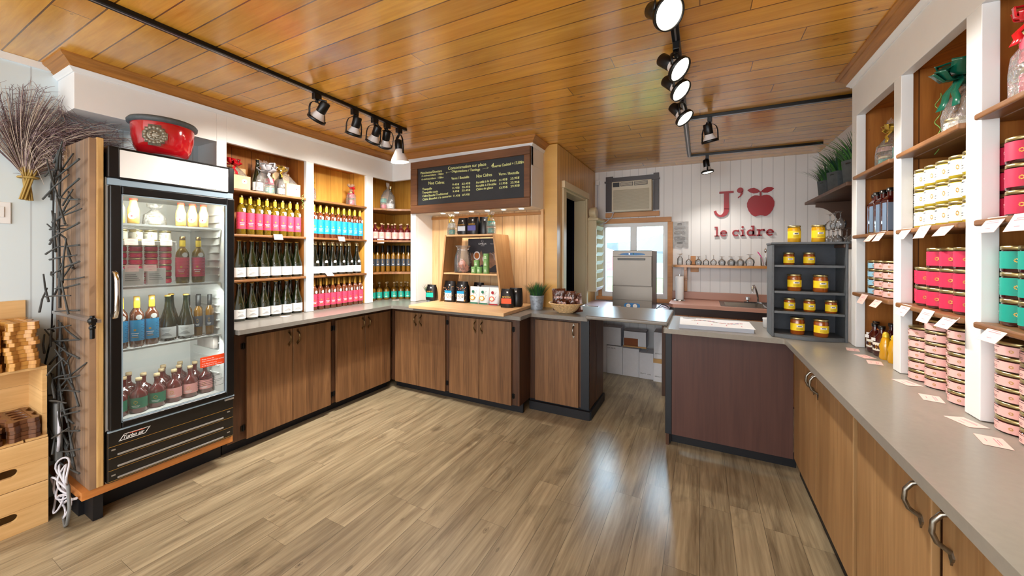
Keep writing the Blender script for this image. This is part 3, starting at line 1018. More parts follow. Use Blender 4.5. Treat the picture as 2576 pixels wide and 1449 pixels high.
MB().box(-2.866, -2.861, ya + w_ - 0.005, yb - w_ + 0.005, za + 0.03, zb - w_ + 0.005).build('glass', 'fridge_glass', d)
mb = MB()
for a, b, c, e in ((ya + w_ - 0.002, ya + w_ + 0.004, za + 0.03, zb - w_), (yb - w_ - 0.004, yb - w_ + 0.002, za + 0.03, zb - w_), (ya + w_, yb - w_, za + 0.033, za + 0.039), (ya + w_, yb - w_, zb - w_ - 0.004, zb - w_ + 0.002)):
    mb.box(-2.858, -2.845, a, b, c, e)
mb.build('glass_bead', 'gasket_gray', d)
mb = MB()
mb.tube([(-2.845, 0.785, 1.345), (-2.815, 0.785, 1.335), (-2.805, 0.785, 1.30), (-2.802, 0.785, 1.22), (-2.805, 0.785, 1.14), (-2.815, 0.785, 1.105), (-2.845, 0.785, 1.095)], 0.011, 10)
mb.build('handle', 'chrome', d)
mb = MB().box(-2.8605, -2.8598, 1.178, 1.312, 0.708, 0.775)
st = mb.build('warning_sticker', 'sticker_orange', d)
mb = MB()
for i, tx in enumerate(('Please leave the', 'door-related package packed', 'until the product is', 'firmly located in the outlet')):
    put_text(mb, tx, (-2.8590, 1.186, 0.757 - i * 0.0125 - (0.004 if i > 1 else 0)), (0, 1, 0), (0, 0, 1), h=0.0105)
mb.build('sticker_lettering', 'white_plastic', st)
mb = MB()
for i in range(7):
    mb.box(-2.8600, -2.8595, 1.16 + 0.01 * rnd.random(), 1.25 + 0.02 * rnd.random(), 0.655 - i * 0.011, 0.657 - i * 0.011)
for y, z in ((1.25, 0.60), (1.262, 0.57)):
    for a, b, c, e in ((0, 0.045, 0, 0.0012), (0, 0.045, 0.04, 0.0412), (0, 0.0012, 0, 0.04), (0.044, 0.045, 0, 0.04)):
        mb.box(-2.8600, -2.8595, y + a, y + b, z + c, z + e)
mb.build('printed_diagram', 'ink', d)
MB().box(-2.90, -2.856, fa + 0.004, fb - 0.004, 1.822, 1.858).build('gap_strip', 'gasket_gray', F)
mb = MB().box(-3.40, -2.85, fa, fa + 0.046, 1.860, 2.032).box(-3.40, -2.85, fb - 0.034, fb, 1.860, 2.032).box(-2.90, -2.85, fa + 0.046, fb - 0.034, 1.855, 1.868).box(-2.90, -2.85, fa + 0.046, fb - 0.034, 2.020, 2.032)
h = mb.build('header', 'fridge_frame', F, bevel=0.005)
MB().box(-2.90, -2.853, fa + 0.047, fb - 0.035, 1.869, 2.0195).build('sign_panel', 'white_paint', h)
MB().box(-3.38, -2.90, fa + 0.047, fb - 0.035, 2.001, 2.02).build('top_cover', 'bowl_gray', h)
g = MB().box(-2.90, -2.856, fa, fb, 0.192, 0.476)
g = g.build('grille_panel', 'black_plastic', F, bevel=0.006)
mb = MB()
for z in (0.388, 0.325, 0.259, 0.2):
    mb.box(-2.8565, -2.8545, fa + 0.004, fb - 0.004, z, z + 0.0015)
mb.build('seam_line', 'gold', g)
for z in (0.330, 0.266, 0.203):
    MB().box(-2.858, -2.849, 0.80, 1.305, z + 0.004, z + 0.014).build('louvre_slat', 'steel_grill', g, bevel=0.003)
MB().box(-2.858, -2.846, fa, fb, 0.470, 0.4775).build('top_rail', 'gasket_gray', g)
for y in (0.785, 1.335):
    for z in (0.367, 0.228):
        MB().box(-2.857, -2.8535, y - 0.008, y + 0.008, z, z + 0.007).build('clip', 'steel_grill', g)
MB().box(-2.857, -2.844, 1.31, 1.362, 0.452, 0.463).build('door_closer', 'steel_grill', g)
# badge: outlined parallelogram with slanted lettering
mb = MB()
P = lambda a, b: (a, b)
y0, y1, z0, z1, sl = 0.805, 0.915, 0.408, 0.441, 0.022
out = [(y0, z0), (y1, z0), (y1 + sl, z1), (y0 + sl, z1)]
for i in range(4):
    a, b = Vector(out[i]), Vector(out[(i + 1) % 4])
    n = Vector((-(b - a).y, (b - a).x)).normalized() * 0.003
    pts = [a, b, b + n, a + n]
    mb.add([(-2.8550, p.x, p.y) for p in pts], [(0, 1, 2, 3)])
put_text(mb, 'Turbo air', (-2.8552, 0.820, 0.414), (0, 1, 0), (0, 0, 1), w=0.088, h=0.026, slant=0.3, bold=0.0006)
bd = mb.build('badge', 'white_plastic', g)
MB().box(-2.8555, -2.8548, 0.850, 0.912, 0.4345, 0.437).build('badge_stripe', 'sticker_orange', bd)
for zt in (1.622, 1.255, 0.898):
    mb = MB()
    for k in range(18):
        y = 0.812 + k * 0.0295
        mb.tube([(-3.35, y, zt - 0.004), (-2.925, y, zt - 0.004)], 0.0018, 5)
    mb.box(-2.935, -2.922, 0.805, 1.322, zt - 0.014, zt - 0.002).box(-3.355, -3.345, 0.805, 1.322, zt - 0.012, zt - 0.004)
    mb.build('wire_shelf', 'white_plastic', F)
MB().box(-3.16, -2.945, 1.285, 1.312, 0.80, 0.885).build('spacer_block', 'gray_board', F)
for z, e in ((1.74, 3.2), (1.2, 1.6), (0.85, 1.6)):
    l = D.lights.new('fridge_lamp', 'AREA')
    l.shape, l.size, l.size_y, l.energy, l.color = 'RECTANGLE', 0.04, 0.45, e, (1.0, 0.96, 0.88)
    o = D.objects.new('fridge_lamp', l)
    COL.objects.link(o)
    o.location = (-2.905, 1.065, z)
    o.rotation_euler = (0, R(35), 0)

# glazed red bowl on the fridge
t = thing('glazed_bowl', 'glossy red bowl with grey rim and medallion on top of the fridge', 'bowl', (-3.02, 1.052, 2.0325))
MB().lathe([(0.10, 0), (0.118, 0.006), (0.112, 0.018), (0.095, 0.022)], 32).build('foot', 'bowl_gray', t)
MB().lathe([(0.095, 0.018), (0.116, 0.03), (0.134, 0.07), (0.146, 0.13), (0.150, 0.205), (0.145, 0.22), (0.138, 0.20), (0.12, 0.06), (0.02, 0.04)], 40, cap=False).build('body', 'bowl_red', t)
MB().lathe([(0.146, 0.203), (0.164, 0.210), (0.166, 0.226), (0.157, 0.238), (0.140, 0.234), (0.138, 0.205)], 40, cap=False).build('rim', 'bowl_gray', t)
m_ = MB()
ang0 = 56
for a, b, z0, z1 in ((-17, 17, 0.075, 0.165), (-11, 11, 0.058, 0.182), (-22, 22, 0.10, 0.14)):
    m_.arc(0.152, z0, z1, ang0 + a, ang0 + b, 0, 10)
for k in range(16):
    a = 2 * PI * k / 16
    cy, cz = ang0 + 17 * math.cos(a), 0.12 + 0.044 * math.sin(a)
    th = R(cy) - PI / 2
    m_.sphere((0.151 * math.cos(th), 0.151 * math.sin(th), cz), 0.011, 0, 8)
for k in range(8):
    a = 2 * PI * k / 8
    cy, cz = ang0 + 7 * math.cos(a), 0.12 + 0.019 * math.sin(a)
    th = R(cy) - PI / 2
    m_.sphere((0.153 * math.cos(th), 0.153 * math.sin(th), cz), 0.007, 0, 8)
m_.build('medallion', 'medallion', t, solid=0.004)

# reclaimed board panel beside the fridge
t = thing('barn_board_panel', 'upright panel of weathered boards between the crates and the fridge', 'panel', (0, 0, 0))
MB().box(-3.42, -2.872, 0.700, 0.725, 0.19, 2.06).build('boards', 'barn_board', t)
MB().box(-3.42, -2.868, 0.7255, 0.752, 0.19, 2.068).build('edge_post', 'barn_edge', t, bevel=0.003)
rt = random.Random(3)
for lab, z0, z1, n, dk in (('upper twig lattice fixed to the barn board panel above the rail', 1.15, 2.02, 46, 0), ('lower dark twig lattice fixed to the barn board panel under the rail', 0.30, 1.06, 46, 0)):
    mb = MB()
    for i in range(n):
        z = z0 + (z1 - z0) * (i + 0.5) / n
        if i % 6 == 0:
            a = Vector((-2.885, 0.668, z + rt.uniform(-0.02, 0.02)))
            b = Vector((-3.14 - 0.14 * rt.random(), 0.655, z + rt.uniform(-0.10, 0.04)))
        else:
            c = Vector((-3.15 + rt.uniform(-0.15, 0.14), 0.655 + rt.uniform(-0.03, 0.03), z))
            an = rt.choice((R(35), R(145), R(60), R(115), R(15), R(160))) + rt.uniform(-0.2, 0.2)
            L_ = rt.uniform(0.07, 0.17)
            dd = Vector((math.cos(an) * L_, rt.uniform(-0.02, 0.02), math.sin(an) * L_ * 0.8))
            a, b = c - dd, c + dd
        for p in (a, b):
            p.x = min(max(p.x, -3.42), -2.88)
            p.z = min(max(p.z, z0 - 0.03), z1)
        mid = (a + b) / 2 + Vector((rt.uniform(-0.008, 0.008), -0.004, rt.uniform(-0.008, 0.008)))
        mb.tube([a, mid, b], 0.0052, 6, r2=0.0034)
    for z in (z0 + 0.1, (z0 + z1) / 2, z1 - 0.1):
        mb.tube([(-3.2, 0.66, z), (-3.2, 0.702, z)], 0.004)
    mb.tube([(-3.19, 0.667, z0 - 0.01), (-3.20, 0.664, (z0 + z1) / 2), (-3.18, 0.667, z1)], 0.006)
    tag(mb.build('twig_sculpture', 'twig_dark'), lab, 'wall decoration', 'twig lattices on the barn board panel')
t = thing('towel_rail', 'flat grey metal rail across the middle of the barn board panel', 'rail', (0, 0, 0))
MB().box(-3.36, -2.70, 0.672, 0.700, 1.096, 1.112).build('bar', 'steel_grill', t)
mb = MB()
mb.sphere((-2.70, 0.668, 1.11), 0.018).sphere((-2.70, 0.668, 1.075), 0.013).tube([(-2.70, 0.668, 1.135), (-2.70, 0.668, 1.02)], 0.009).box(-2.72, -2.68, 0.66, 0.676, 1.09, 1.12)
mb.build('bracket', 'black_metal', t)
t = thing('charging_cable', 'long thin black cable hanging down the barn board panel', 'cable')
MB().tube([(-3.40, 0.69, 1.98), (-3.41, 0.685, 1.6), (-3.40, 0.685, 1.3), (-3.41, 0.68, 0.95), (-3.425, 0.66, 0.80), (-3.41, 0.665, 0.55)], 0.004).build('lead', 'cable_black', t)

# dried grass on the wall
rt = random.Random(11)


def fit(p):
    if p.z > 2.25 or p.z < 2.085:
        p.y = min(p.y, 0.69)
    p.z = min(p.z, 2.50)


def grass_bundle(label, base, axis, spread, n, droop, tipx, mat):
    t = thing('dried_grass_bundle', label, 'dried grass', (0, 0, 0), 0, 'crossed dried grass bundles')
    mb = MB()
    b = Vector(base)
    ax = Vector(axis).normalized()
    for i in range(n):
        s = rt.gauss(0, spread)
        L_ = rt.uniform(0.30, 0.60)
        dirv = Vector((max(0.02, rt.gauss(tipx, 0.12)), ax.y + s, ax.z + rt.gauss(0, 0.1))).normalized()
        pts = []
        for k in range(6):
            u = k / 5
            sag = droop * (u ** 2.4) * (0.5 + abs(s) * 2.2)
            pts.append(b + dirv * (L_ * u) + Vector((0, (0.22 * s + droop * 0.35) * u * u, -sag * 0.6)))
        for p in pts:
            p.x = max(p.x, XL + 0.012)
            fit(p)
        mb.tube(pts, 0.0023, 3, i % 2, r2=0.0007)
        if i % 2 == 0:
            for k in range(5):
                u = rt.uniform(0.45, 1.0) * 4.99
                j = int(u)
                p = pts[j].lerp(pts[min(j + 1, 5)], u - j)
                e = p + Vector((rt.uniform(0, 0.03), rt.uniform(-0.05, 0.06), rt.uniform(-0.01, 0.05)))
                e.x = max(e.x, XL + 0.012)
                fit(e)
                mb.tube([p, (p + e) / 2 + Vector((0.002, 0, 0.004)), e], 0.0015, 3, i % 2, r2=0.0005)
    mb.build('grass', ['straw_purple', 'straw_light'], t)
    mb = MB()
    for k in range(14):
        o = Vector((0.012 + rt.uniform(-0.008, 0.008), rt.uniform(-0.012, 0.012), 0))
        mb.tube([b + o - ax * 0.13, b + o, b + o * 1.4 + ax * 0.06], 0.004, 5)
    mb.tube([b + Vector((0.028 * math.cos(a), 0.028 * math.sin(a), 0)) + Vector((0.012, 0, 0)) for a in [2 * PI * k / 10 for k in range(10)]], 0.006, 5, closed=True)
    mb.build('stems', 'stem_gold', t)


grass_bundle('dried grass bundle on the left wall, leaning up to the left', (-3.405, 0.585, 1.875), (0, -0.10, 1), 0.16, 380, 0.18, 0.18, 0)
grass_bundle('dried grass bundle on the left wall, drooping right towards the board panel', (-3.395, 0.60, 1.875), (0, 0.22, 1), 0.19, 420, 0.46, 0.24, 0)
t = thing('light_switch', 'white wall switch under the dried grass', 'switch', (XL, 0.505, 1.675))
MB().box(0, 0.008, -0.05, 0.035, -0.065, 0.055).build('plate', 'white_plastic', t, bevel=0.003)
MB().box(0.008, 0.013, -0.02, 0.012, -0.03, 0.028).build('rocker', 'white_plastic', t, bevel=0.002)

# ------------------------------------------------------------------ crates and flight boards


def stadium(cx, cz, hw, hh, n=24):
    pts = []
    for k in range(n):
        a = 2 * PI * k / n
        c, s_ = math.cos(a), math.sin(a)
        sx = (hw - hh) if c > 0 else -(hw - hh)
        if abs(c) < 1e-6:
            sx = 0
        pts.append((cx + sx + hh * c, cz + hh * s_))
    return pts


def plate_hole(mb, x0, x1, a0, a1, b0, b1, hole, m=0, axis='X'):
    """plate between x0 and x1 covering a0..a1, b0..b1 with a hole outline (list of points)"""
    cx = sum(p[0] for p in hole) / len(hole)
    cz = sum(p[1] for p in hole) / len(hole)
    inner, outer = [], []
    for p in hole:
        dx, dz = p[0] - cx, p[1] - cz
        k = min(((a1 if dx > 0 else a0) - cx) / dx if abs(dx) > 1e-9 else 1e9, ((b1 if dz > 0 else b0) - cz) / dz if abs(dz) > 1e-9 else 1e9)
        inner.append(p)
        outer.append([cx + dx * k, cz + dz * k])
    for c in ((a0, b0), (a0, b1), (a1, b0), (a1, b1)):
        j = min(range(len(outer)), key=lambda i: (outer[i][0] - c[0]) ** 2 + (outer[i][1] - c[1]) ** 2)
        outer[j] = list(c)
    n = len(hole)
    f = {'X': lambda p, x: (x, p[0], p[1]), 'Z': lambda p, x: (p[0], p[1], x)}[axis]
    vs = [f(p, x0) for p in inner] + [f(p, x0) for p in outer] + [f(p, x1) for p in inner] + [f(p, x1) for p in outer]
    fs = []
    for i in range(n):
        j = (i + 1) % n
        fs += [(i, j, n + j, n + i), (2 * n + i, 3 * n + i, 3 * n + j, 2 * n + j), (i, 2 * n + i, 2 * n + j, j), (n + i, n + j, 3 * n + j, 3 * n + i)]
    mb.add(vs, fs, m)


def crate(label, z, h=0.226):
    t = thing('wooden_crate', label, 'crate', (0, 0, z), 0, 'pine crates by the left wall')
    y0, y1, x0, x1 = 0.215, 0.612, -3.415, -3.122
    mb = MB()
    plate_hole(mb, x1 - 0.018, x1, y0, y1, 0.0, h, stadium(0.445, h * 0.40, 0.068, 0.022, 32))
    mb.build('front_panel', 'crate_pine', t)
    mb = MB()
    for a, b in ((0.004, 0.066), (0.072, 0.138), (0.144, 0.21)):
        mb.box(x0 + 0.018, x1 - 0.019, y1 - 0.012, y1, a, b).box(x0 + 0.018, x1 - 0.019, y0, y0 + 0.012, a, b)
    mb.build('side_slats', 'crate_pine', t)
    MB().box(x0, x0 + 0.018, y0, y1, 0, h).build('back_panel', 'crate_pine', t)
    MB().box(x0 + 0.018, x1 - 0.019, y0 + 0.013, y1 - 0.013, 0.0, 0.01).build('bottom', 'crate_pine', t)


crate('pine crate with oval hand hole on the floor, lowest of the stack', 0.0, 0.228)
crate('pine crate with oval hand hole, second from the floor', 0.231, 0.228)
t = thing('wooden_crate', 'open pine crate on its side holding dark flight boards', 'crate', (0, 0, 0.461), 0, 'pine crates by the left wall')
mb = MB()
for a in range(5):
    y = 0.222 + a * 0.079
    mb.box(-3.415, -3.125, y, y + 0.072, 0.0, 0.012)
mb.build('bottom_slats', 'crate_pine', t)
MB().box(-3.415, -3.150, 0.225, 0.613, 0.365, 0.378).build('top_panel', 'crate_pine', t)
MB().box(-3.415, -3.150, 0.597, 0.613, 0.012, 0.365).build('side_panel', 'crate_pine', t)
MB().box(-3.415, -3.405, 0.225, 0.597, 0.012, 0.365).build('back_panel', 'crate_pine', t)
tag(MB().box(-3.428, -3.416, 0.20, 0.588, 0.45, 1.18).build('pine_board', 'crate_pine'), 'flat pine board standing against the wall behind the flight boards', 'board')


def flight_board(kind, mat):
    t = thing('flight_board', 'x', 'serving board')
    mb = MB()
    h = 0.0195
    for i in range(4):
        x0 = -0.105 + i * 0.0525
        plate_hole(mb, 0.0, h, x0, x0 + 0.0525, -0.03, 0.03, stadium(0, 0, 0.026, 0.017, 20) and [(x0 + 0.026 + 0.019 * math.cos(2 * PI * k / 20), 0.025 * math.sin(2 * PI * k / 20)) for k in range(20)], axis='Z')
    for sg in (1, -1):
        pts = [(-0.105, 0.03 * sg)]
        for k in range(17):
            u = k / 16
            pts.append((-0.105 + 0.21 * u, sg * (0.047 + 0.009 * math.cos(u * 4 * PI))))
        pts.append((0.105, 0.03 * sg))
        mb.prism(pts if sg < 0 else pts[::-1], 0, h)
    for sg in (1, -1):
        pts = [(0.105 * sg, -0.054), (0.128 * sg, -0.050), (0.137 * sg, -0.034), (0.122 * sg, -0.012), (0.122 * sg, 0.012), (0.137 * sg, 0.034), (0.128 * sg, 0.050), (0.105 * sg, 0.054)]
        mb.prism(pts if sg > 0 else pts[::-1], 0, h)
    mb.build('board', mat, t, bevel=0.005, seg=2)
    return t


rt = random.Random(5)
fb_ = flight_board('light', 'paddle_wood')
for s_, (y, n, lab) in enumerate(((0.532, 12, 'right-hand'), (0.412, 12, 'left-hand'))):
    for i in range(n):
        place(fb_, (-3.27 + rt.uniform(-0.008, 0.008), y + rt.uniform(-0.006, 0.006), 0.8405 + i * 0.0205), rt.uniform(-0.035, 0.035),
              'honey brown flight board, %s from the bottom of the %s stack on the crates' % (ORD[i], lab), 'flight boards stacked on the crates')
fb_ = flight_board('dark', 'paddle_wood_dark')
for i in range(5):
    place(fb_, (-3.262 + rt.uniform(-0.006, 0.006), 0.535 + rt.uniform(-0.004, 0.004), 0.4745 + i * 0.0205), rt.uniform(-0.04, 0.04),
          'dark flight board inside the open crate, %s from the bottom' % ORD[i], 'dark flight boards inside the crate')
for i in range(4):
    dup(fb_, (-3.262 + rt.uniform(-0.006, 0.006), 0.415 + rt.uniform(-0.004, 0.004), 0.4745 + i * 0.0205), rt.uniform(-0.04, 0.04),
        'dark flight board at the left inside the open crate, %s from the bottom' % ORD[i], 'dark flight boards inside the crate')

# cables on the floor between crates and panel
rt = random.Random(9)
t = thing('coiled_cable', 'tangled white power cable on the floor between crates and panel', 'cable')
mb = MB()
for k in range(6):
    cy, cz, ry, rz_ = 0.645 + rt.uniform(-0.006, 0.01), 0.16 + 0.035 * k, rt.uniform(0.05, 0.10), rt.uniform(0.05, 0.10)
    cx = -3.07 + rt.uniform(-0.06, 0.07)
    pts = [(cx + ry * math.cos(a), cy + 0.012 * math.sin(2 * a + k), max(0.006, cz - 0.06 + rz_ * math.sin(a))) for a in [2 * PI * j / 18 for j in range(19)]]
    mb.tube(pts, 0.005, 6)
mb.tube([(-3.16, 0.66, 0.04), (-3.02, 0.655, 0.12), (-2.90, 0.66, 0.165)], 0.007, 6)
mb.tube([(-3.14, 0.65, 0.36), (-3.10, 0.645, 0.42), (-3.12, 0.65, 0.55), (-3.16, 0.655, 0.60)], 0.007, 6)
mb.build('lead', 'cable_white', t)
tag(MB().tube([(-3.10, 0.66, 0.006), (-2.98, 0.64, 0.006), (-2.90, 0.63, 0.05), (-2.89, 0.635, 0.13), (-2.95, 0.645, 0.22), (-3.06, 0.65, 0.26), (-3.14, 0.655, 0.22)], 0.007, 8).build('hose', 'cable_gray'), 'grey hose loop in front of the platform corner', 'hose')
tag(MB().box(-3.27, -3.14, 0.640, 0.668, 0.30, 0.62).build('power_box', 'cable_gray', bevel=0.006), 'grey wall box behind the tangled cable', 'box')

# ------------------------------------------------------------------ ceiling tracks and spotlights


def rail(label, x0, y0, x1, y1):
    mb = MB()
    d = Vector((x1 - x0, y1 - y0, 0)).normalized()
    n = Vector((-d.y, d.x, 0)) * 0.018
    za, zb = ceil_z(x0), ceil_z(x1)
    a, b = Vector((x0, y0, 0)), Vector((x1, y1, 0))
    mb.hexa([a - n + Vector((0, 0, za - 0.022)), b - n + Vector((0, 0, zb - 0.022)), b + n + Vector((0, 0, zb - 0.022)), a + n + Vector((0, 0, za - 0.022))],
            [a - n + Vector((0, 0, za)), b - n + Vector((0, 0, zb)), b + n + Vector((0, 0, zb)), a + n + Vector((0, 0, za))])
    o = mb.build('track_rail', 'black_metal', bevel=0.002)
    mb = MB()
    n2 = n * 0.22
    mb.hexa([a - n2 + Vector((0, 0, za - 0.0228)), b - n2 + Vector((0, 0, zb - 0.0228)), b + n2 + Vector((0, 0, zb - 0.0228)), a + n2 + Vector((0, 0, za - 0.0228))],
            [a - n2 + Vector((0, 0, za - 0.0218)), b - n2 + Vector((0, 0, zb - 0.0218)), b + n2 + Vector((0, 0, zb - 0.0218)), a + n2 + Vector((0, 0, za - 0.0218))])
    mb.build('contact_strip', 'steel_grill', o)
    return tag(o, label, 'track')


rail('long black ceiling track in front of the fridge and wine shelves', -2.31, -0.2, -2.31, 2.44)
rail('black ceiling track running straight back above the counter opening', -0.11, 0.4, -0.11, 4.40)
rail('black ceiling track branching towards the right-hand shelves', -0.09, 3.19, 0.95, 3.19)
rail('short black ceiling track nearest the red apple sign', -0.12, 4.40, 1.02, 4.40)


def spot(label, x, y, head, dirv, lit=True, energy=26, flood=False, size=75, power=True):
    t = thing('track_spotlight', label, 'spotlight', (0, 0, 0), 0, 'black and white track spotlights')
    zc = ceil_z(x) - 0.022
    MB().box(x - 0.016, x + 0.016, y - 0.026, y + 0.026, zc - 0.04, zc).build('adapter', 'black_metal', t, bevel=0.003)
    d = Vector(dirv).normalized()
    H = Vector(head)
    M_ = Matrix.Translation(H) @ d.to_track_quat('-Z', 'Y').to_matrix().to_4x4()
    h = Vector((0, 0, 1)).cross(d)
    if h.length < 0.1:
        h = Vector((1, 0, 0))
    h.normalize()
    rr = 0.060
    S = Vector((x, y, zc - 0.04))
    top = Vector((H.x, H.y, 0)) * 0.25 + S * 0.75
    top.z = S.z
    yk = H - d * 0.0
    mb = MB()
    zt = S.z - 0.012
    pts = []
    for k in range(13):
        a = PI * k / 12
        c = math.cos(a)
        s_ = math.sin(a) ** 0.5
        p = yk + h * (rr * 1.05 * c)
        p = Vector((p.x, p.y, p.z + (zt - p.z) * s_))
        w = s_ * 0.9
        p.x += (S.x - yk.x) * w
        p.y += (S.y - yk.y) * w
        pts.append(p)
    n = h.cross(Vector((0, 0, 1)))
    mb.ribbon(pts, 0.014, n)
    mb.tube([S + Vector((0, 0, 0.004)), S - Vector((0, 0, 0.016))], 0.007, 8)
    mb.build('yoke', 'black_metal', t, solid=0.003)
    mb = MB()
    mb.T = M_
    mb.lathe([(0.029, 0.045), (0.031, 0.05), (0.031, 0.118), (0.026, 0.124)], 20)
    mb.build('socket', 'black_metal', t)
    mb = MB()
    mb.T = M_
    R1 = 0.075 if flood else 0.056
    z0 = -0.06 if flood else -0.004
    mb.lathe([(0.028, 0.048), (0.031, 0.036), (R1 * 0.86, 0.006 + z0 * 0.6), (R1, z0)], 28, cap=False)
    mb.lathe([(R1, z0), (R1, z0 - 0.006)], 28, cap=False)
    mb.build('reflector', 'reflector_white', t)
    if not flood:
        mb = MB()
        mb.T = M_
        mb.lathe([(0.057, 0.004), (0.0605, 0.002), (0.0605, -0.016), (0.056, -0.018), (0.055, 0.0)], 28, cap=False)
        mb.build('ring', 'black_metal', t)
    mb = MB()
    mb.T = M_
    mb.lathe([(R1 - 0.002, z0 - 0.004), (R1 * 0.7, z0 - 0.010), (0.002, z0 - 0.013)], 28, cap=False)
    mb.build('lens', 'lens_glow' if lit else 'lens_off', t)
    e = M_ @ Vector((0, 0, 0.122))
    m1 = (e + S) / 2 + (e - S).cross(Vector((0, 0, 1))).normalized() * 0.02 + Vector((0, 0, 0.03))
    if m1.z > zc - 0.045:
        m1.z = zc - 0.045
    MB().tube([S - Vector((0, 0, 0.006)), S * 0.6 + m1 * 0.4 - Vector((0, 0, 0.008)), m1, e + d * -0.012, e], 0.005, 6).build('lead', 'black_metal', t)
    if lit and power:
        l = D.lights.new('spot_lamp', 'SPOT')
        l.energy, l.color, l.spot_size, l.spot_blend, l.shadow_soft_size = energy * (1.9 if x < -2 else 1.3), (1, 0.94, 0.85), R(112 if x < -2 else size), 0.65, 0.035
        o = D.objects.new('spot_lamp', l)
        COL.objects.link(o)
        o.location = H + d * (0.03 if not flood else 0.085)
        o.rotation_euler = d.to_track_quat('-Z', 'Y').to_euler()


spot('spotlight over the fridge end of the left track, aimed down left', -2.31, 1.60, (-2.335, 1.62, 2.375), (-0.62, -0.10, -0.78))
spot('spotlight second from the fridge end of the left track', -2.31, 1.905, (-2.35, 1.93, 2.365), (-0.42, 0.05, -0.9))
spot('spotlight third from the fridge end of the left track', -2.31, 2.095, (-2.36, 2.125, 2.365), (-0.6, 0.12, -0.8))
spot('spotlight second from the corner end of the left track', -2.31, 2.225, (-2.36, 2.25, 2.36), (-0.5, 0.30, -0.8))
spot('white cone floodlight at the corner end of the left track', -2.31, 2.36, (-2.315, 2.37, 2.305), (0.03, 0.1, -1), flood=True)
spot('large lit spotlight nearest the camera on the middle track', -0.11, 1.53, (-0.115, 1.52, 2.37), (0.50, -0.52, -0.55), energy=30)
spot('lit spotlight second from the camera on the middle track', -0.11, 2.00, (-0.10, 1.985, 2.365), (0.66, -0.28, -0.66), energy=30)
spot('lit spotlight third from the camera on the middle track', -0.11, 2.25, (-0.105, 2.235, 2.36), (0.62, -0.30, -0.68), energy=30)
spot('lit spotlight farthest back on the middle track', -0.11, 2.66, (-0.10, 2.65, 2.345), (0.58, -0.22, -0.76), energy=30)
spot('spotlight hanging from the branch track above the bar', 0.06, 3.19, (0.062, 3.20, 2.325), (0.16, 0.25, -0.95), energy=24, size=100)
spot('spotlight on the short back track near the apple sign', 0.06, 4.40, (0.062, 4.40, 2.33), (0.12, 0.0, -0.99), energy=14, size=125)

# ------------------------------------------------------------------ bottles, jars and tins (one of each kind, then copies)


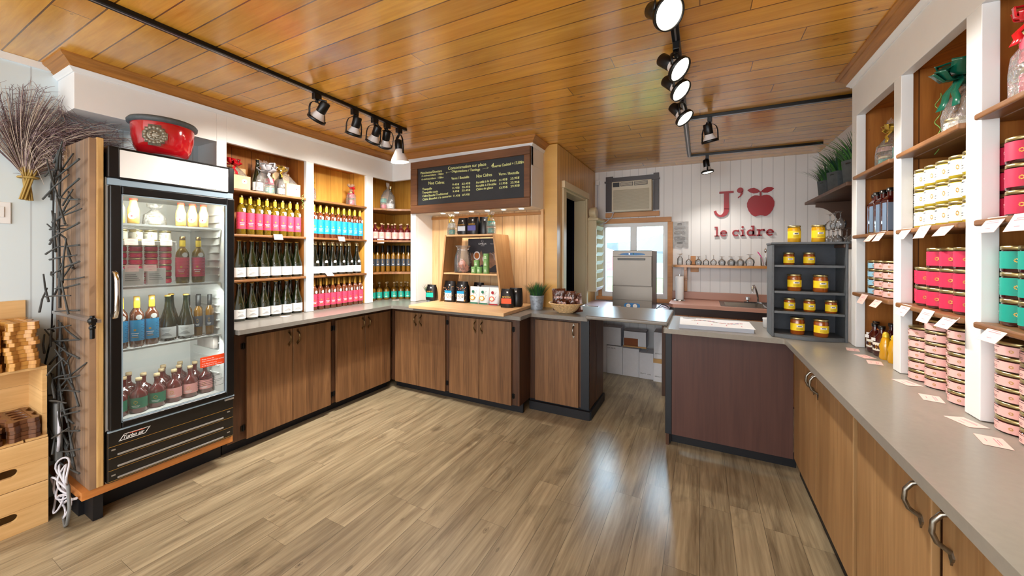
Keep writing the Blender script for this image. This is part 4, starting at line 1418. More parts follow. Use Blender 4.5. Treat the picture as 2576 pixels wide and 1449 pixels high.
def bottle(kind, prof, glass, label=None, capsule=None, medal=None, extra=None, seg=20, cat='bottle'):
    """root mesh is the glass; label = (r, z0, z1, mat, a0, a1, decor); capsule = (profile, mat)"""
    o = MB().lathe(prof, seg).build(kind, glass)
    tag(o, 'x', cat)
    if label:
        r, z0, z1, mt, a0, a1, decor = label
        mb = MB().arc(r, z0, z1, a0, a1, 0, 18)
        mats = [mt]
        if decor == 'dashes':
            mats += ['dash_navy' if 'blue' not in mt else 'dash_blue', 'gold', 'white_label']
            n = 11
            for k in range(n):
                z = z0 + (z1 - z0) * (k + 0.6) / (n + 0.2)
                for c in (-78, -62, 62, 78):
                    a = c + (8 if k % 2 else -8)
                    mb.arc(r + 0.0006, z, z + 0.003, a - 6, a + 6, 1, 2)
            zc = z0 + (z1 - z0) * 0.52
            mb.arc(r + 0.0006, zc - 0.006, zc + 0.006, -9, 9, 2, 3)
            for k in range(3):
                z = z0 + (z1 - z0) * (0.36 - 0.09 * k)
                w = (30, 22, 26)[k]
                mb.arc(r + 0.0006, z - 0.002, z + 0.002, -w, w, 3 if k < 2 else 2, 4)
        elif decor == 'scene':
            mats += ['label_scene', 'ink']
            h = z1 - z0
            for k in range(3):
                mb.arc(r + 0.0006, z0 + h * (0.78 - 0.08 * k), z0 + h * (0.80 - 0.08 * k), -28 + k * 4, 30 - k * 5, 1 + (k == 1), 4)
            for k in range(4):
                mb.arc(r + 0.0006, z0 + h * (0.22 + 0.07 * k), z0 + h * (0.26 + 0.07 * k), -32 + 9 * k, 38 - 6 * k, 1, 5, r2=r + 0.0006)
        elif decor == 'round':
            mats += ['gold', 'white_label']
            h = z1 - z0
            zc = z0 + h * 0.58
            for q_ in range(8):
                a = q_ / 8 * 2 * PI
                w = 6
                mb.arc(r + 0.0006, zc + h * 0.15 * math.sin(a) - h * 0.03, zc + h * 0.15 * math.sin(a) + h * 0.03, 11 * math.cos(a) - 3, 11 * math.cos(a) + 3, 1, 1)
            for k in range(2):
                mb.arc(r + 0.0006, z0 + h * (0.24 - 0.1 * k), z0 + h * (0.28 - 0.1 * k), -26 + 6 * k, 26 - 6 * k, 2, 4)
        elif decor == 'lines':
            mats += ['white_label', 'gold']
            h = z1 - z0
            for k in range(3):
                mb.arc(r + 0.0006, z0 + h * (0.56 - 0.12 * k), z0 + h * (0.62 - 0.12 * k), -62, -28 - 5 * k, 1, 3)
            mb.arc(r + 0.0006, z0 + h * 0.40, z0 + h * 0.64, 24, 42, 2, 3)
            mb.arc(r + 0.0006, z0 + h * 0.76, z0 + h * 0.82, -60, -38, 2, 2)
        elif decor == 'thin':
            mats += ['ink', 'gold']
            h = z1 - z0
            for k in range(2):
                mb.arc(r + 0.0006, z0 + h * (0.50 - 0.18 * k), z0 + h * (0.56 - 0.18 * k), -50, -16, 1, 3)
            mb.arc(r + 0.0006, z0 + h * 0.30, z0 + h * 0.62, 10, 24, 2, 3)
        mb.build('label', mats, o)
    if capsule:
        for nm, pf, mt in capsule:
            MB().lathe(pf, 16).build(nm, mt, o)
    if medal:
        r, z, a, s_ = medal
        mb = MB()
        for k in range(6):
            t0 = -1 + k / 3
            zz0, zz1 = z + s_ * t0, z + s_ * (t0 + 1 / 3)
            w = math.degrees(math.asin(min(1, s_ * math.sqrt(max(0.0, 1 - (t0 + 1 / 6) ** 2)) / r)))
            mb.arc(r, zz0, zz1, a - w, a + w, 0, 4)
        mb.build('medal', 'white_label', o)
    if extra:
        extra(o)
    return o


bx = [(0.034, 0), (0.0375, 0.005), (0.0375, 0.185), (0.035, 0.205), (0.022, 0.228), (0.015, 0.240), (0.0142, 0.30), (0.0155, 0.302), (0.0155, 0.309)]
B_PINK = bottle('wine_bottle', bx, 'glass_wine', (0.0382, 0.042, 0.172, 'label_pink', -105, 105, 'dashes'),
                [('capsule', [(0.0165, 0.246), (0.0162, 0.285), (0.0162, 0.288)], 'foil_yellow'), ('cap_top', [(0.0158, 0.2882), (0.0162, 0.312), (0.013, 0.3135)], 'bronze')], (0.0386, 0.190, 32, 0.016))
B_BLUE = bottle('wine_bottle', bx, 'wine_amber', (0.0382, 0.038, 0.170, 'label_blue', -105, 105, 'dashes'),
                [('capsule', [(0.0165, 0.246), (0.0162, 0.285), (0.0162, 0.288)], 'foil_yellow'), ('cap_top', [(0.0158, 0.2882), (0.0162, 0.312), (0.013, 0.3135)], 'gold')], (0.0386, 0.188, 32, 0.016))
B_ROSE = bottle('wine_bottle', [(r, z * 0.93) for r, z in bx], 'wine_amber', (0.0382, 0.034, 0.150, 'label_pink', -105, 105, 'dashes'),
                [('capsule', [(0.0158, 0.225), (0.0158, 0.290), (0.013, 0.291)], 'gold')], (0.0386, 0.168, 28, 0.015))
cb = [(0.040, 0), (0.044, 0.006), (0.044, 0.105), (0.041, 0.130), (0.030, 0.170), (0.019, 0.215), (0.0145, 0.255), (0.0135, 0.290), (0.0155, 0.292), (0.0155, 0.302)]
B_GREEN = bottle('cider_bottle', cb, 'glass_olive', (0.0446, 0.020, 0.094, 'white_label', -80, 80, 'scene'),
                 [('crown_cap', [(0.0165, 0.299), (0.0165, 0.305), (0.012, 0.308)], 'gold')])
B_DARK = bottle('cider_bottle', cb, 'glass_dark_green', (0.0446, 0.020, 0.084, 'white_label', -85, 85, 'scene'),
                [('cork', [(0.0150, 0.302), (0.0165, 0.312), (0.014, 0.318)], 'cork'), ('wire_hood', [(0.0175, 0.285), (0.0180, 0.301)], 'gold_lid')], (0.0425, 0.125, 20, 0.015))
sb = [(0.030, 0), (0.0335, 0.005), (0.0335, 0.115), (0.030, 0.130), (0.014, 0.146), (0.0105, 0.155), (0.0105, 0.176), (0.0125, 0.178), (0.0125, 0.184)]
ck = [('stopper', [(0.0100, 0.1842), (0.0135, 0.185), (0.0135, 0.198), (0.0125, 0.199)], 'cork')]
B_SMALL = bottle('liqueur_bottle', sb, 'rose_liqueur', (0.0341, 0.022, 0.098, 'label_blush', -95, 95, 'round'), ck)
B_TEAL = bottle('liqueur_bottle', [(r, z * 0.98) for r, z in sb], 'golden_liqueur', (0.0341, 0.024, 0.092, 'label_teal', -95, 95, 'round'), ck)
slim = [(0.0235, 0), (0.0255, 0.004), (0.0255, 0.18), (0.023, 0.195), (0.0125, 0.212), (0.0120, 0.29)]
B_SLIM = bottle('slim_bottle', slim, 'golden_liqueur', (0.0260, 0.065, 0.145, 'label_slate', -95, 95, 'round'),
                [('capsule', [(0.0145, 0.22), (0.0150, 0.298), (0.013, 0.300)], 'black_matte')], seg=14)
rb = [(0.036, 0), (0.041, 0.006), (0.041, 0.10), (0.036, 0.122), (0.015, 0.140), (0.0125, 0.15), (0.0125, 0.178), (0.0145, 0.18), (0.0145, 0.186)]
rk = [('stopper', [(0.0120, 0.1862), (0.0150, 0.187), (0.0150, 0.203), (0.014, 0.204)], 'cork')]
B_RGREEN = bottle('liqueur_bottle', rb, 'rose_liqueur', (0.0417, 0.030, 0.092, 'label_green', -85, 85, 'round'), rk)
B_RPINK = bottle('liqueur_bottle', rb, 'rose_liqueur', (0.0417, 0.030, 0.092, 'label_rose', -85, 85, 'round'), rk)


def jar(kind, r, h, glass, lab, decor, lidmat='gold_lid', lid_h=0.012, gap=(0.12, 0.80), cat='jar', seg=20, span=150):
    hl = h - lid_h
    o = MB().lathe([(r * 0.90, 0), (r, 0.004), (r, hl * 0.90), (r * 0.90, hl)], seg).build(kind, glass)
    tag(o, 'x', cat)
    z0, z1 = h * gap[0], h * gap[1]
    mb = MB().arc(r + 0.0006, z0, z1, -span, span, 0, 22)
    mats = [lab]
    hh = z1 - z0
    if decor == 'honey':
        mats += ['white_label', 'ink']
        mb.arc(r + 0.0012, z0 + hh * 0.50, z0 + hh * 0.76, -24, 26, 1, 6)
        mb.arc(r + 0.0016, z0 + hh * 0.58, z0 + hh * 0.68, -14, 16, 2, 4)
        mb.arc(r + 0.0012, z0 + hh * 0.10, z0 + hh * 0.90, 52, 72, 1, 3)
        for k in range(3):
            mb.arc(r + 0.0012, z0 + hh * (0.14 + 0.1 * k), z0 + hh * (0.165 + 0.1 * k), -26, 26, 2, 5)
    elif decor == 'lines':
        mats += ['white_label', 'gold']
        for k in range(3):
            mb.arc(r + 0.0012, z0 + hh * (0.52 - 0.12 * k), z0 + hh * (0.57 - 0.12 * k), -66, -34 - 5 * k, 1, 3)
        for q_ in range(8):
            a = q_ / 8 * 2 * PI
            mb.arc(r + 0.0012, z0 + hh * (0.48 + 0.09 * math.sin(a)) - hh * 0.025, z0 + hh * (0.48 + 0.09 * math.sin(a)) + hh * 0.025, 34 + 7 * math.cos(a) - 2.5, 34 + 7 * math.cos(a) + 2.5, 2, 1)
        mb.arc(r + 0.0012, z0 + hh * 0.80, z0 + hh * 0.84, -64, -40, 2, 2)
    elif decor == 'thin':
        mats += ['ink', 'gold']
        for k in range(2):
            mb.arc(r + 0.0012, z0 + hh * (0.40 - 0.16 * k), z0 + hh * (0.44 - 0.16 * k), -56, -18, 1, 3)
        for q_ in range(8):
            a = q_ / 8 * 2 * PI
            mb.arc(r + 0.0012, z0 + hh * (0.5 + 0.13 * math.sin(a)) - hh * 0.035, z0 + hh * (0.5 + 0.13 * math.sin(a)) + hh * 0.035, 22 + 4.5 * math.cos(a) - 1.6, 22 + 4.5 * math.cos(a) + 1.6, 2, 1)
        mb.arc(r + 0.0012, z0 + hh * 0.82, z0 + hh * 0.87, -50, -10, 1, 3)
    mb.build('label', mats, o)
    MB().lathe([(r * 0.96, hl + 0.0005), (r * 1.0, hl + 0.001), (r * 1.0, h - 0.002), (r * 0.95, h)], seg).build('lid', lidmat, o)
    return o


J_WHITE = jar('preserve_jar', 0.0372, 0.0815, 'mustard_jar', 'label_cream', 'thin')
J_RED = jar('preserve_jar', 0.0365, 0.0785, 'jam_dark', 'label_raspberry', 'lines', gap=(0.12, 0.82))
J_TEAL = jar('preserve_jar', 0.0375, 0.0785, 'jam_dark', 'label_teal', 'lines', gap=(0.14, 0.80))
T_BLUSH = jar('pate_jar', 0.0475, 0.0445, 'jam_dark', 'label_blush', 'thin', lid_h=0.010, gap=(0.10, 0.70), span=170)
T_SKY = jar('pate_jar', 0.0440, 0.0445, 'jam_dark', 'label_sky', 'thin', lid_h=0.010, gap=(0.10, 0.70), span=170)
T_RED = jar('pate_jar', 0.0300, 0.0400, 'jam_dark', 'label_raspberry', 'lines', lid_h=0.008, gap=(0.10, 0.74))
H_SMALL = jar('honey_jar', 0.0300, 0.0790, 'honey_amber', 'label_yellow', 'honey', gap=(0.14, 0.66), span=85)
H_BIG = jar('honey_jar', 0.0375, 0.1060, 'honey_amber', 'label_yellow', 'honey', gap=(0.24, 0.66), span=85)
H_GOLD = jar('honey_jar', 0.0350, 0.1060, 'honey_gold', 'label_yellow', 'honey', gap=(0.24, 0.68), span=85)


def row(master, pts, z, rz, desc, group, sc=None, jit=0.0, order='from the left'):
    for i, (x, y) in enumerate(pts):
        place(master, (x + rnd.uniform(-jit, jit), y + rnd.uniform(-jit, jit), z), rz + rnd.uniform(-0.12, 0.12),
              '%s, %s %s' % (desc, ORD[i], order), group, sc)


S1, S2, S3, SC = 1.9475, 1.5985, 1.2445, 0.9205
RZL = PI / 2
LF, LB = -3.212, -3.308
WS = (0.83, 0.83, 1)
row(B_PINK, [(LF, y) for y in (1.588, 1.652, 1.716, 1.780, 1.844, 1.908, 1.972, 2.036)], S2, RZL - 0.25, 'pink-labelled wine bottle with yellow foil, front row beside the fridge', 'pink-labelled wine bottles beside the fridge', WS)
row(B_PINK, [(LB, 1.668 + 0.0662 * k) for k in range(6)], S2, RZL, 'pink-labelled wine bottle with yellow foil, back row beside the fridge', 'pink-labelled wine bottles beside the fridge', WS)
row(B_GREEN, [(LF, y) for y in (1.572, 1.664, 1.756, 1.848, 1.940, 2.032)], S3, RZL - 0.25, 'green cider bottle on third shelf by the fridge, front row', 'green cider bottles on third shelf')
row(B_GREEN, [(LB, 1.660 + 0.094 * k) for k in range(5)], S3, RZL, 'green cider bottle on third shelf by the fridge, back row', 'green cider bottles on third shelf')
row(B_GREEN, [(LF, y) for y in (1.572, 1.664, 1.757, 1.850, 1.942, 2.034)], SC, RZL - 0.25, 'green cider bottle on the counter by the fridge, front row', 'green cider bottles on the counter', (1, 1, 0.965))
row(B_GREEN, [(LB, 1.660 + 0.094 * k) for k in range(5)], SC, RZL, 'green cider bottle on the counter by the fridge, back row', 'green cider bottles on the counter', (1, 1, 0.965))
row(B_BLUE, [(LF, y) for y in (2.196, 2.261, 2.326, 2.391, 2.456, 2.521, 2.586, 2.651, 2.716)], S2, RZL - 0.3, 'blue-labelled wine bottle with yellow foil, front row in middle bay', 'blue-labelled wine bottles', WS)
row(B_BLUE, [(LB, 2.228 + 0.067 * k) for k in range(8)], S2, RZL, 'blue-labelled wine bottle with yellow foil, back row in middle bay', 'blue-labelled wine bottles', WS)
row(B_DARK, [(LF, y) for y in (2.206, 2.300, 2.394, 2.488, 2.582, 2.676)], S3, RZL - 0.35, 'dark corked cider bottle in middle bay, front row', 'dark corked cider bottles')
row(B_DARK, [(LB, 2.228 + 0.097 * k) for k in range(6)][:5], S3, RZL, 'dark corked cider bottle in middle bay, back row', 'dark corked cider bottles')
row(B_ROSE, [(LF, y) for y in (2.198, 2.264, 2.330, 2.395, 2.460, 2.525, 2.590, 2.655, 2.718)], SC, RZL - 0.3, 'pink-labelled rosy wine bottle on the counter in middle bay, front row', 'rosy wine bottles on the counter', WS)
row(B_ROSE, [(LB, 2.229 + 0.067 * k) for k in range(8)], SC, RZL, 'pink-labelled rosy wine bottle on the counter in middle bay, back row', 'rosy wine bottles on the counter', WS)
# corner bay
RZC = R(45)
row(B_SMALL, [(-3.290, 2.905), (-3.268, 2.975), (-3.244, 3.045), (-3.208, 3.110), (-3.160, 3.166), (-3.105, 3.212), (-3.042, 3.245), (-2.970, 3.262)], S2, RZC, 'small blush-labelled liqueur bottle in corner bay, front row', 'blush-labelled liqueur bottles')
row(B_SMALL, [(-3.365, 2.955), (-3.345, 3.04), (-3.31, 3.13), (-3.25, 3.21), (-3.18, 3.27), (-3.10, 3.315), (-3.01, 3.335)], S2, RZC, 'small blush-labelled liqueur bottle in corner bay, back row', 'blush-labelled liqueur bottles')
pts = [(-3.290, 2.89), (-3.276, 2.945), (-3.260, 3.0), (-3.238, 3.055), (-3.208, 3.105), (-3.168, 3.150), (-3.124, 3.188), (-3.076, 3.220), (-3.024, 3.243), (-2.965, 3.258)]
row(B_SLIM, pts, S3, RZC, 'slim black-capped bottle in corner bay, front row', 'slim black-capped bottles')
row(B_SLIM, [(-3.355, 2.92), (-3.345, 2.985), (-3.325, 3.05), (-3.30, 3.115), (-3.26, 3.175), (-3.205, 3.225), (-3.15, 3.265), (-3.085, 3.295), (-3.01, 3.315)], S3, RZC, 'slim black-capped bottle in corner bay, back row', 'slim black-capped bottles')
row(B_TEAL, [(-3.286, 2.955), (-3.268, 3.035), (-3.240, 3.115), (-3.190, 3.185), (-3.130, 3.238), (-3.060, 3.270), (-2.980, 3.285)], SC, RZC, 'small teal-labelled liqueur bottle in corner bay, front row', 'teal-labelled liqueur bottles')
row(B_TEAL, [(-3.365, 3.0), (-3.335, 3.09), (-3.29, 3.18), (-3.22, 3.26), (-3.14, 3.315), (-3.05, 3.345)], SC, RZC, 'small teal-labelled liqueur bottle in corner bay, back row', 'teal-labelled liqueur bottles')


def price_card(loc, rz, label, tilt=0.0, s=1.0, rx=None):
    """pink card; flat when tilt = 0, else leaning forward off a shelf edge (front = -Y)"""
    t = PRICE
    a = place(t, loc, None, label, 'pink price cards', (s, s, 1), rot=(tilt, 0, rz))
    return a


PRICE = MB().box(-0.042, 0.042, -0.028, 0.028, 0, 0.0009).build('price_card', 'card_pink')
tag(PRICE, 'x', 'price card')
mb = MB()
for w, y in ((0.020, 0.012), (0.026, 0.006), (0.010, -0.014)):
    mb.box(-w, w, y, y + 0.0018, 0.0009, 0.0012)
mb.build('print', 'ink_pink', PRICE)
for (x, y, z, rz, tl, lab) in (
        (-3.128, 1.824, 1.586, RZL, 1.25, 'pink price card under the pink-labelled bottles beside the fridge'),
        (-3.10, 1.87, 0.9208, RZL, 0, 'pink price card lying on the counter by the green cider bottles'),
        (-3.128, 2.43, 1.592, RZL, 1.25, 'pink price card under the blue-labelled wine bottles'),
        (-3.128, 2.300, 1.252, RZL, 0.7, 'pink price card under the dark corked cider bottles'),
        (-3.125, 2.92, 1.588, RZC, 1.3, 'pink price card under the blush-labelled liqueur bottles'),
        (-3.09, 3.11, 0.9208, RZC, 0, 'pink price card lying before the teal-labelled bottles')):
    price_card((x, y, z), rz, lab, tl, 0.85)

# ------------------------------------------------------------------ gift bundles
rt = random.Random(21)


def wrap(parent, w, d, h, neck, flare, seed, z0=0.0):
    """crumpled clear wrap: box-like bag gathered at a neck, with a fan above it"""
    r_ = random.Random(seed)
    mb = MB()
    seg = 28
    prof = [(1.0, 0.0), (1.04, h * 0.15), (1.02, h * 0.4), (0.92, h * 0.62), (0.55, h * 0.85), (neck, h * 1.0), (neck * 1.6 + flare * 0.4, h * 1.12), (neck + flare, h * 1.26)]
    rings = []
    for i, (k, z) in enumerate(prof):
        ring = []
        for s_ in range(seg):
            a = 2 * PI * s_ / seg
            c, sn = math.cos(a), math.sin(a)
            sq = 1.0 / max(abs(c), abs(sn)) if i < 4 else 1.0
            sq = min(sq, 1.22)
            j = 1 + r_.uniform(-0.05, 0.05) * (1.6 if i > 4 else 1)
            ring.append((w / 2 * k * sq * c * j, d / 2 * k * sq * sn * j, z0 + z + (r_.uniform(-0.012, 0.012) if i == len(prof) - 1 else 0)))
        rings.append(ring)
    vs = [p for r__ in rings for p in r__]
    fs = [(i * seg + k, i * seg + (k + 1) % seg, (i + 1) * seg + (k + 1) % seg, (i + 1) * seg + k) for i in range(len(prof) - 1) for k in range(seg)]
    mb.add(vs, fs, 0, False)
    return mb.build('wrap', 'cellophane', parent)


def bow(parent, c, s, mat, n=7, seed=1, tails=2, name='bow', wd=0.30):
    r_ = random.Random(seed)
    mb = MB()
    c = Vector(c)
    for i in range(n):
        a = 2 * PI * i / n + r_.uniform(-0.2, 0.2)
        el = r_.uniform(-0.3, 0.9)
        d = Vector((math.cos(a) * math.cos(el), math.sin(a) * math.cos(el), math.sin(el)))
        sd = d.cross(Vector((0.2, 0.1, 1))).normalized()
        up = sd.cross(d)
        pts = [c + d * (s * u) + up * (s * 0.34 * math.sin(PI * u) * v) for u, v in ((0, 1), (0.3, 1), (0.65, 1), (0.95, 0.8), (1.05, 0), (0.95, -0.8), (0.6, -1), (0.3, -1), (0, -1))]
        mb.ribbon(pts, s * wd * 1.6, sd)
    for i in range(tails):
        dx = r_.uniform(-0.5, 0.5)
        pts = [c + Vector((dx * s * u + 0.01 * math.sin(9 * u), -0.012 - s * 0.5 * u, -s * 1.5 * u)) for u in (0, 0.25, 0.5, 0.75, 1)]
        mb.ribbon(pts, s * wd, (1, 0.2, 0))
    return mb.build(name, mat, parent, solid=0.0008)


def inner(master, parent, loc, rz=0.0, nm=None, sc=1.0):
    """the same bottle or jar tied into a bundle: a part of it"""
    c = master.copy()
    COL.objects.link(c)
    c.name = nm or master.name.split('.')[0]
    for k in ('label', 'category', 'group'):
        if k in c:
            del c[k]
    c.parent = parent
    c.location = loc
    c.rotation_euler = (0, 0, rz)
    c.scale = (sc,) * 3
    for g in (KID[master.name] if master.name in KID else [(g, 0) for g in kids(master)]):
        e = g[0].copy()
        COL.objects.link(e)
        e.parent = c
    return c


def curl(parent, c, L_, mat='curl_green', seed=0, r=0.012, d=(0, -0.02, -1)):
    r_ = random.Random(seed)
    pts = []
    n = 40
    for i in range(n):
        u = i / (n - 1)
        a = u * 22
        pts.append(Vector(c) + Vector(d) * (L_ * u) + Vector((math.cos(a) * r, math.sin(a) * r * 0.6, 0)))
    return MB().tube(pts, 0.0016, 4).build('curled_ribbon', mat, parent)


def kraft(parent, x0, x1, y0, y1, h, seal=True, nm='card_box', mat='kraft_box'):
    o = MB().box(x0, x1, y0, y1, 0, h).build(nm, mat, parent, bevel=0.002)
    if seal:
        mb = MB()
        mb.T = Matrix.Translation(((x0 + x1) / 2 + (x1 - x0) * 0.2, y0 - 0.0004, h * 0.62)) @ Matrix.Rotation(PI / 2, 4, 'X')
        mb.lathe([(0.019, 0), (0.019, 0.001)], 20)
        s_ = mb.build('seal', 'white_label', o)
        mb = MB()
        mb.T = Matrix.Translation(((x0 + x1) / 2 + (x1 - x0) * 0.2, y0 - 0.0018, h * 0.62)) @ Matrix.Rotation(PI / 2, 4, 'X')
        mb.lathe([(0.005, 0), (0.005, 0.0005)], 12)
        mb.build('apple_mark', 'sign_red', o)
    return o


def bundle(name, label, loc, rz, group='gift bundles in clear wrap'):
    return thing(name, label, 'gift', loc, rz, group)


# top shelf, bay beside the fridge
t = bundle('gift_bundle', 'wrapped kraft gift box with red ribbon on the top shelf beside the fridge', (-3.285, 1.585, S1), RZL)
kraft(t, -0.075, 0.075, -0.065, 0.03, 0.115)
kraft(t, -0.05, 0.09, 0.035, 0.06, 0.19, False)
wrap(t, 0.158, 0.115, 0.19, 0.12, 0.30, 4)
bow(t, (-0.03, -0.02, 0.21), 0.06, 'ribbon_red', 7, 5, 2)
t = bundle('gift_bundle', 'wrapped cider bottle and two jars with silver bow on the top shelf', (-3.270, 1.782, S1), RZL)
inner(B_GREEN, t, (-0.045, 0.0, 0.001), 0, sc=0.92)
inner(J_TEAL, t, (0.045, -0.012, 0.001), -0.2, sc=0.9)
inner(J_RED, t, (0.045, -0.012, 0.075), -0.2, sc=0.9)
wrap(t, 0.150, 0.10, 0.215, 0.16, 0.40, 8)
bow(t, (0.01, -0.045, 0.205), 0.075, 'ribbon_silver', 9, 3, 1, wd=0.34)
t = bundle('gift_bundle', 'wrapped kraft gift box with gold bow near the bay post', (-3.270, 1.965, S1), RZL)
kraft(t, -0.03, 0.095, -0.07, -0.01, 0.115)
kraft(t, -0.095, 0.05, 0.02, 0.05, 0.21, False)
inner(B_DARK, t, (-0.05, -0.02, 0.001), 0, sc=0.75)
wrap(t, 0.175, 0.12, 0.21, 0.14, 0.22, 12)
bow(t, (-0.045, -0.01, 0.235), 0.05, 'ribbon_gold', 8, 9, 1)
curl(t, (0.06, -0.155, 0.02), 0.13, seed=2, r=0.008)


def jar_tower(label, loc, rz, lower, upper, bowmat, seed, s_=0.88, third=None):
    t = bundle('jar_tower', label, loc, rz)
    inner(lower, t, (0, 0, 0.001), 0.2, sc=s_)
    inner(upper, t, (0, 0, 0.001 + 0.079 * s_), -0.1, sc=s_)
    wrap(t, 0.078, 0.078, 0.175, 0.22, 0.75, seed)
    bow(t, (0, -0.02, 0.175), 0.032, bowmat, 6, seed, 2)
    return t


jar_tower('wrapped tower of two raspberry jars with gold tie in middle bay', (-3.28, 2.205, S1), RZL, J_RED, J_RED, 'ribbon_gold', 31)
jar_tower('wrapped tower of two raspberry jars with red bow in middle bay', (-3.24, 2.63, S1), RZL, J_RED, J_RED, 'ribbon_red', 32)
t = bundle('gift_bundle', 'wrapped bottle and two jars in a clear bag in the corner bay', (-3.175, 3.07, S1), RZC)
inner(B_DARK, t, (0.03, 0.01, 0.001), 0, sc=0.85)
inner(J_RED, t, (-0.045, -0.01, 0.001), 0, sc=0.85)
inner(J_TEAL, t, (-0.045, -0.01, 0.07), 0, sc=0.85)
wrap(t, 0.155, 0.125, 0.245, 0.10, 0.16, 41)
for (x, y, rz, lab) in ((-3.36, 2.93, RZC + 0.3, 'small kraft box with printed ring, left in the corner bay'), (-2.955, 3.285, 0.2, 'small kraft box with printed ring, right in the corner bay')):
    t = thing('gift_box', lab, 'box', (x, y, S1), rz, 'small kraft boxes in the corner bay')
    MB().box(-0.055, 0.055, -0.022, 0.022, 0, 0.115).build('carton', 'kraft_box', t, bevel=0.002)
    mb = MB()
    mb.tube([(0.032 * math.cos(a), -0.0226, 0.06 + 0.032 * math.sin(a)) for a in [2 * PI * k / 20 for k in range(20)]], 0.0009, 4, closed=True)
    mb.build('printed_ring', 'ink', t)

# ------------------------------------------------------------------ inside the fridge
juice = MB().lathe([(0.022, 0), (0.026, 0.004), (0.026, 0.085), (0.018, 0.112), (0.016, 0.13), (0.016, 0.138)], 18).build('juice_bottle', 'juice')
tag(juice, 'x', 'bottle')
MB().lathe([(0.018, 0.1385), (0.018, 0.150)], 16).build('cap', 'cap_red', juice)
mb = MB()
for k in range(6):
    t0 = -1 + k / 3
    w = math.degrees(math.asin(0.018 * math.sqrt(max(0, 1 - (t0 + 1 / 6) ** 2)) / 0.0266))
    mb.arc(0.0266, 0.045 + 0.018 * t0, 0.045 + 0.018 * (t0 + 1 / 3), -w, w, 0, 4)
mb.arc(0.0272, 0.040, 0.048, -9, 9, 1, 3)
mb.build('label', ['white_label', 'sign_red'], juice)
FS = (1.6225, 1.2555, 0.8985, 0.4922)
rzf = RZL - 0.55
for i, (x, y) in enumerate(((-2.985, 0.842), (-2.99, 0.905), (-2.99, 1.128), (-2.985, 1.186), (-2.98, 1.245), (-3.07, 1.16), (-3.07, 1.225))):
    place(juice, (x, y, FS[0]), rzf, 'orange juice bottle with red cap inside the fridge, %s in line' % ORD[i], 'juice bottles in the fridge')
t = bundle('gift_bag', 'crumpled clear gift bag on the top shelf inside the fridge', (-3.05, 1.02, FS[0]), rzf, None)
wrap(t, 0.10, 0.08, 0.10, 0.3, 0.5, 77)
inner(J_WHITE, t, (0.0, 0.0, 0.001), 0, sc=0.75)
for i, (x, y) in enumerate(((-2.985, 1.135), (-2.975, 1.215), (-3.07, 1.165), (-3.07, 1.255))):
    dup(B_PINK, (x, y, FS[1]), rzf, 'pink-labelled wine bottle on the second fridge shelf, %s in line' % ORD[i], 'pink wine bottles in the fridge', (0.9, 0.9, 0.96))
for c, (x, y) in enumerate(((-3.075, 0.870), (-3.075, 0.940), (-3.07, 1.010), (-3.07, 1.078))):
    for k in range(6):
        place(T_RED, (x, y, FS[1] + k * 0.0405), rzf, 'small raspberry tin in the fridge, stack %s, %s from the bottom' % (ORD[c], ORD[k]), 'raspberry tins in the fridge')
for i, (y0, y1) in enumerate(((0.862, 0.945), (0.965, 1.055))):
    t = thing('card_box', 'white printed box on the second fridge shelf, %s from the left' % ORD[i], 'box', (-2.99, (y0 + y1) / 2, FS[1]), RZL - 0.1, 'white boxes in the fridge')
    MB().box(-0.042, 0.042, 0, 0.04, 0, 0.10).build('carton', 'white_label', t, bevel=0.001)
    mb = MB()
    for k in range(4):
        mb.box(-0.034, 0.03 - 0.006 * k, -0.0006, 0, 0.03 + 0.011 * k, 0.034 + 0.011 * k)
    mb.build('print', 'label_scene', t)
for i, (x, y) in enumerate(((-2.975, 0.846), (-2.97, 0.914), (-2.975, 0.982), (-3.06, 0.87), (-3.06, 0.94))):
    dup(B_BLUE, (x, y, FS[2]), rzf, 'blue-labelled wine bottle on the third fridge shelf, %s in line' % ORD[i], 'blue wine bottles in the fridge', (0.85, 0.85, 0.92))
for i, (x, y) in enumerate(((-3.00, 1.066), (-2.985, 1.152), (-3.09, 1.02), (-3.09, 1.115))):
    dup(B_GREEN, (x, y, FS[2]), rzf, 'dark cider bottle on the third fridge shelf, %s in line' % ORD[i], 'cider bottles in the fridge', (0.98, 0.98, 0.93))
for i, (x, y) in enumerate(((-3.0, 1.224), (-2.99, 1.285), (-3.07, 1.195), (-3.07, 1.255), (-3.15, 1.22))):
    dup(B_SLIM, (x, y, FS[2]), rzf, 'slim black-capped bottle on the third fridge shelf, %s in line' % ORD[i], 'slim bottles in the fridge', 0.9)
row(B_RGREEN, [(-3.03, 0.852), (-3.02, 0.938), (-3.03, 1.024), (-3.12, 0.90), (-3.12, 0.99), (-3.21, 0.95)], FS[3], rzf, 'round green-labelled bottle on the fridge floor', 'green-labelled bottles in the fridge', order='in line')
row(B_RPINK, [(-3.035, 1.110), (-3.04, 1.196), (-3.045, 1.282), (-3.13, 1.08), (-3.13, 1.17), (-3.135, 1.26), (-3.22, 1.12), (-3.22, 1.21)], FS[3], rzf, 'round pink-labelled bottle on the fridge floor', 'pink-labelled bottles in the fridge', order='in line')
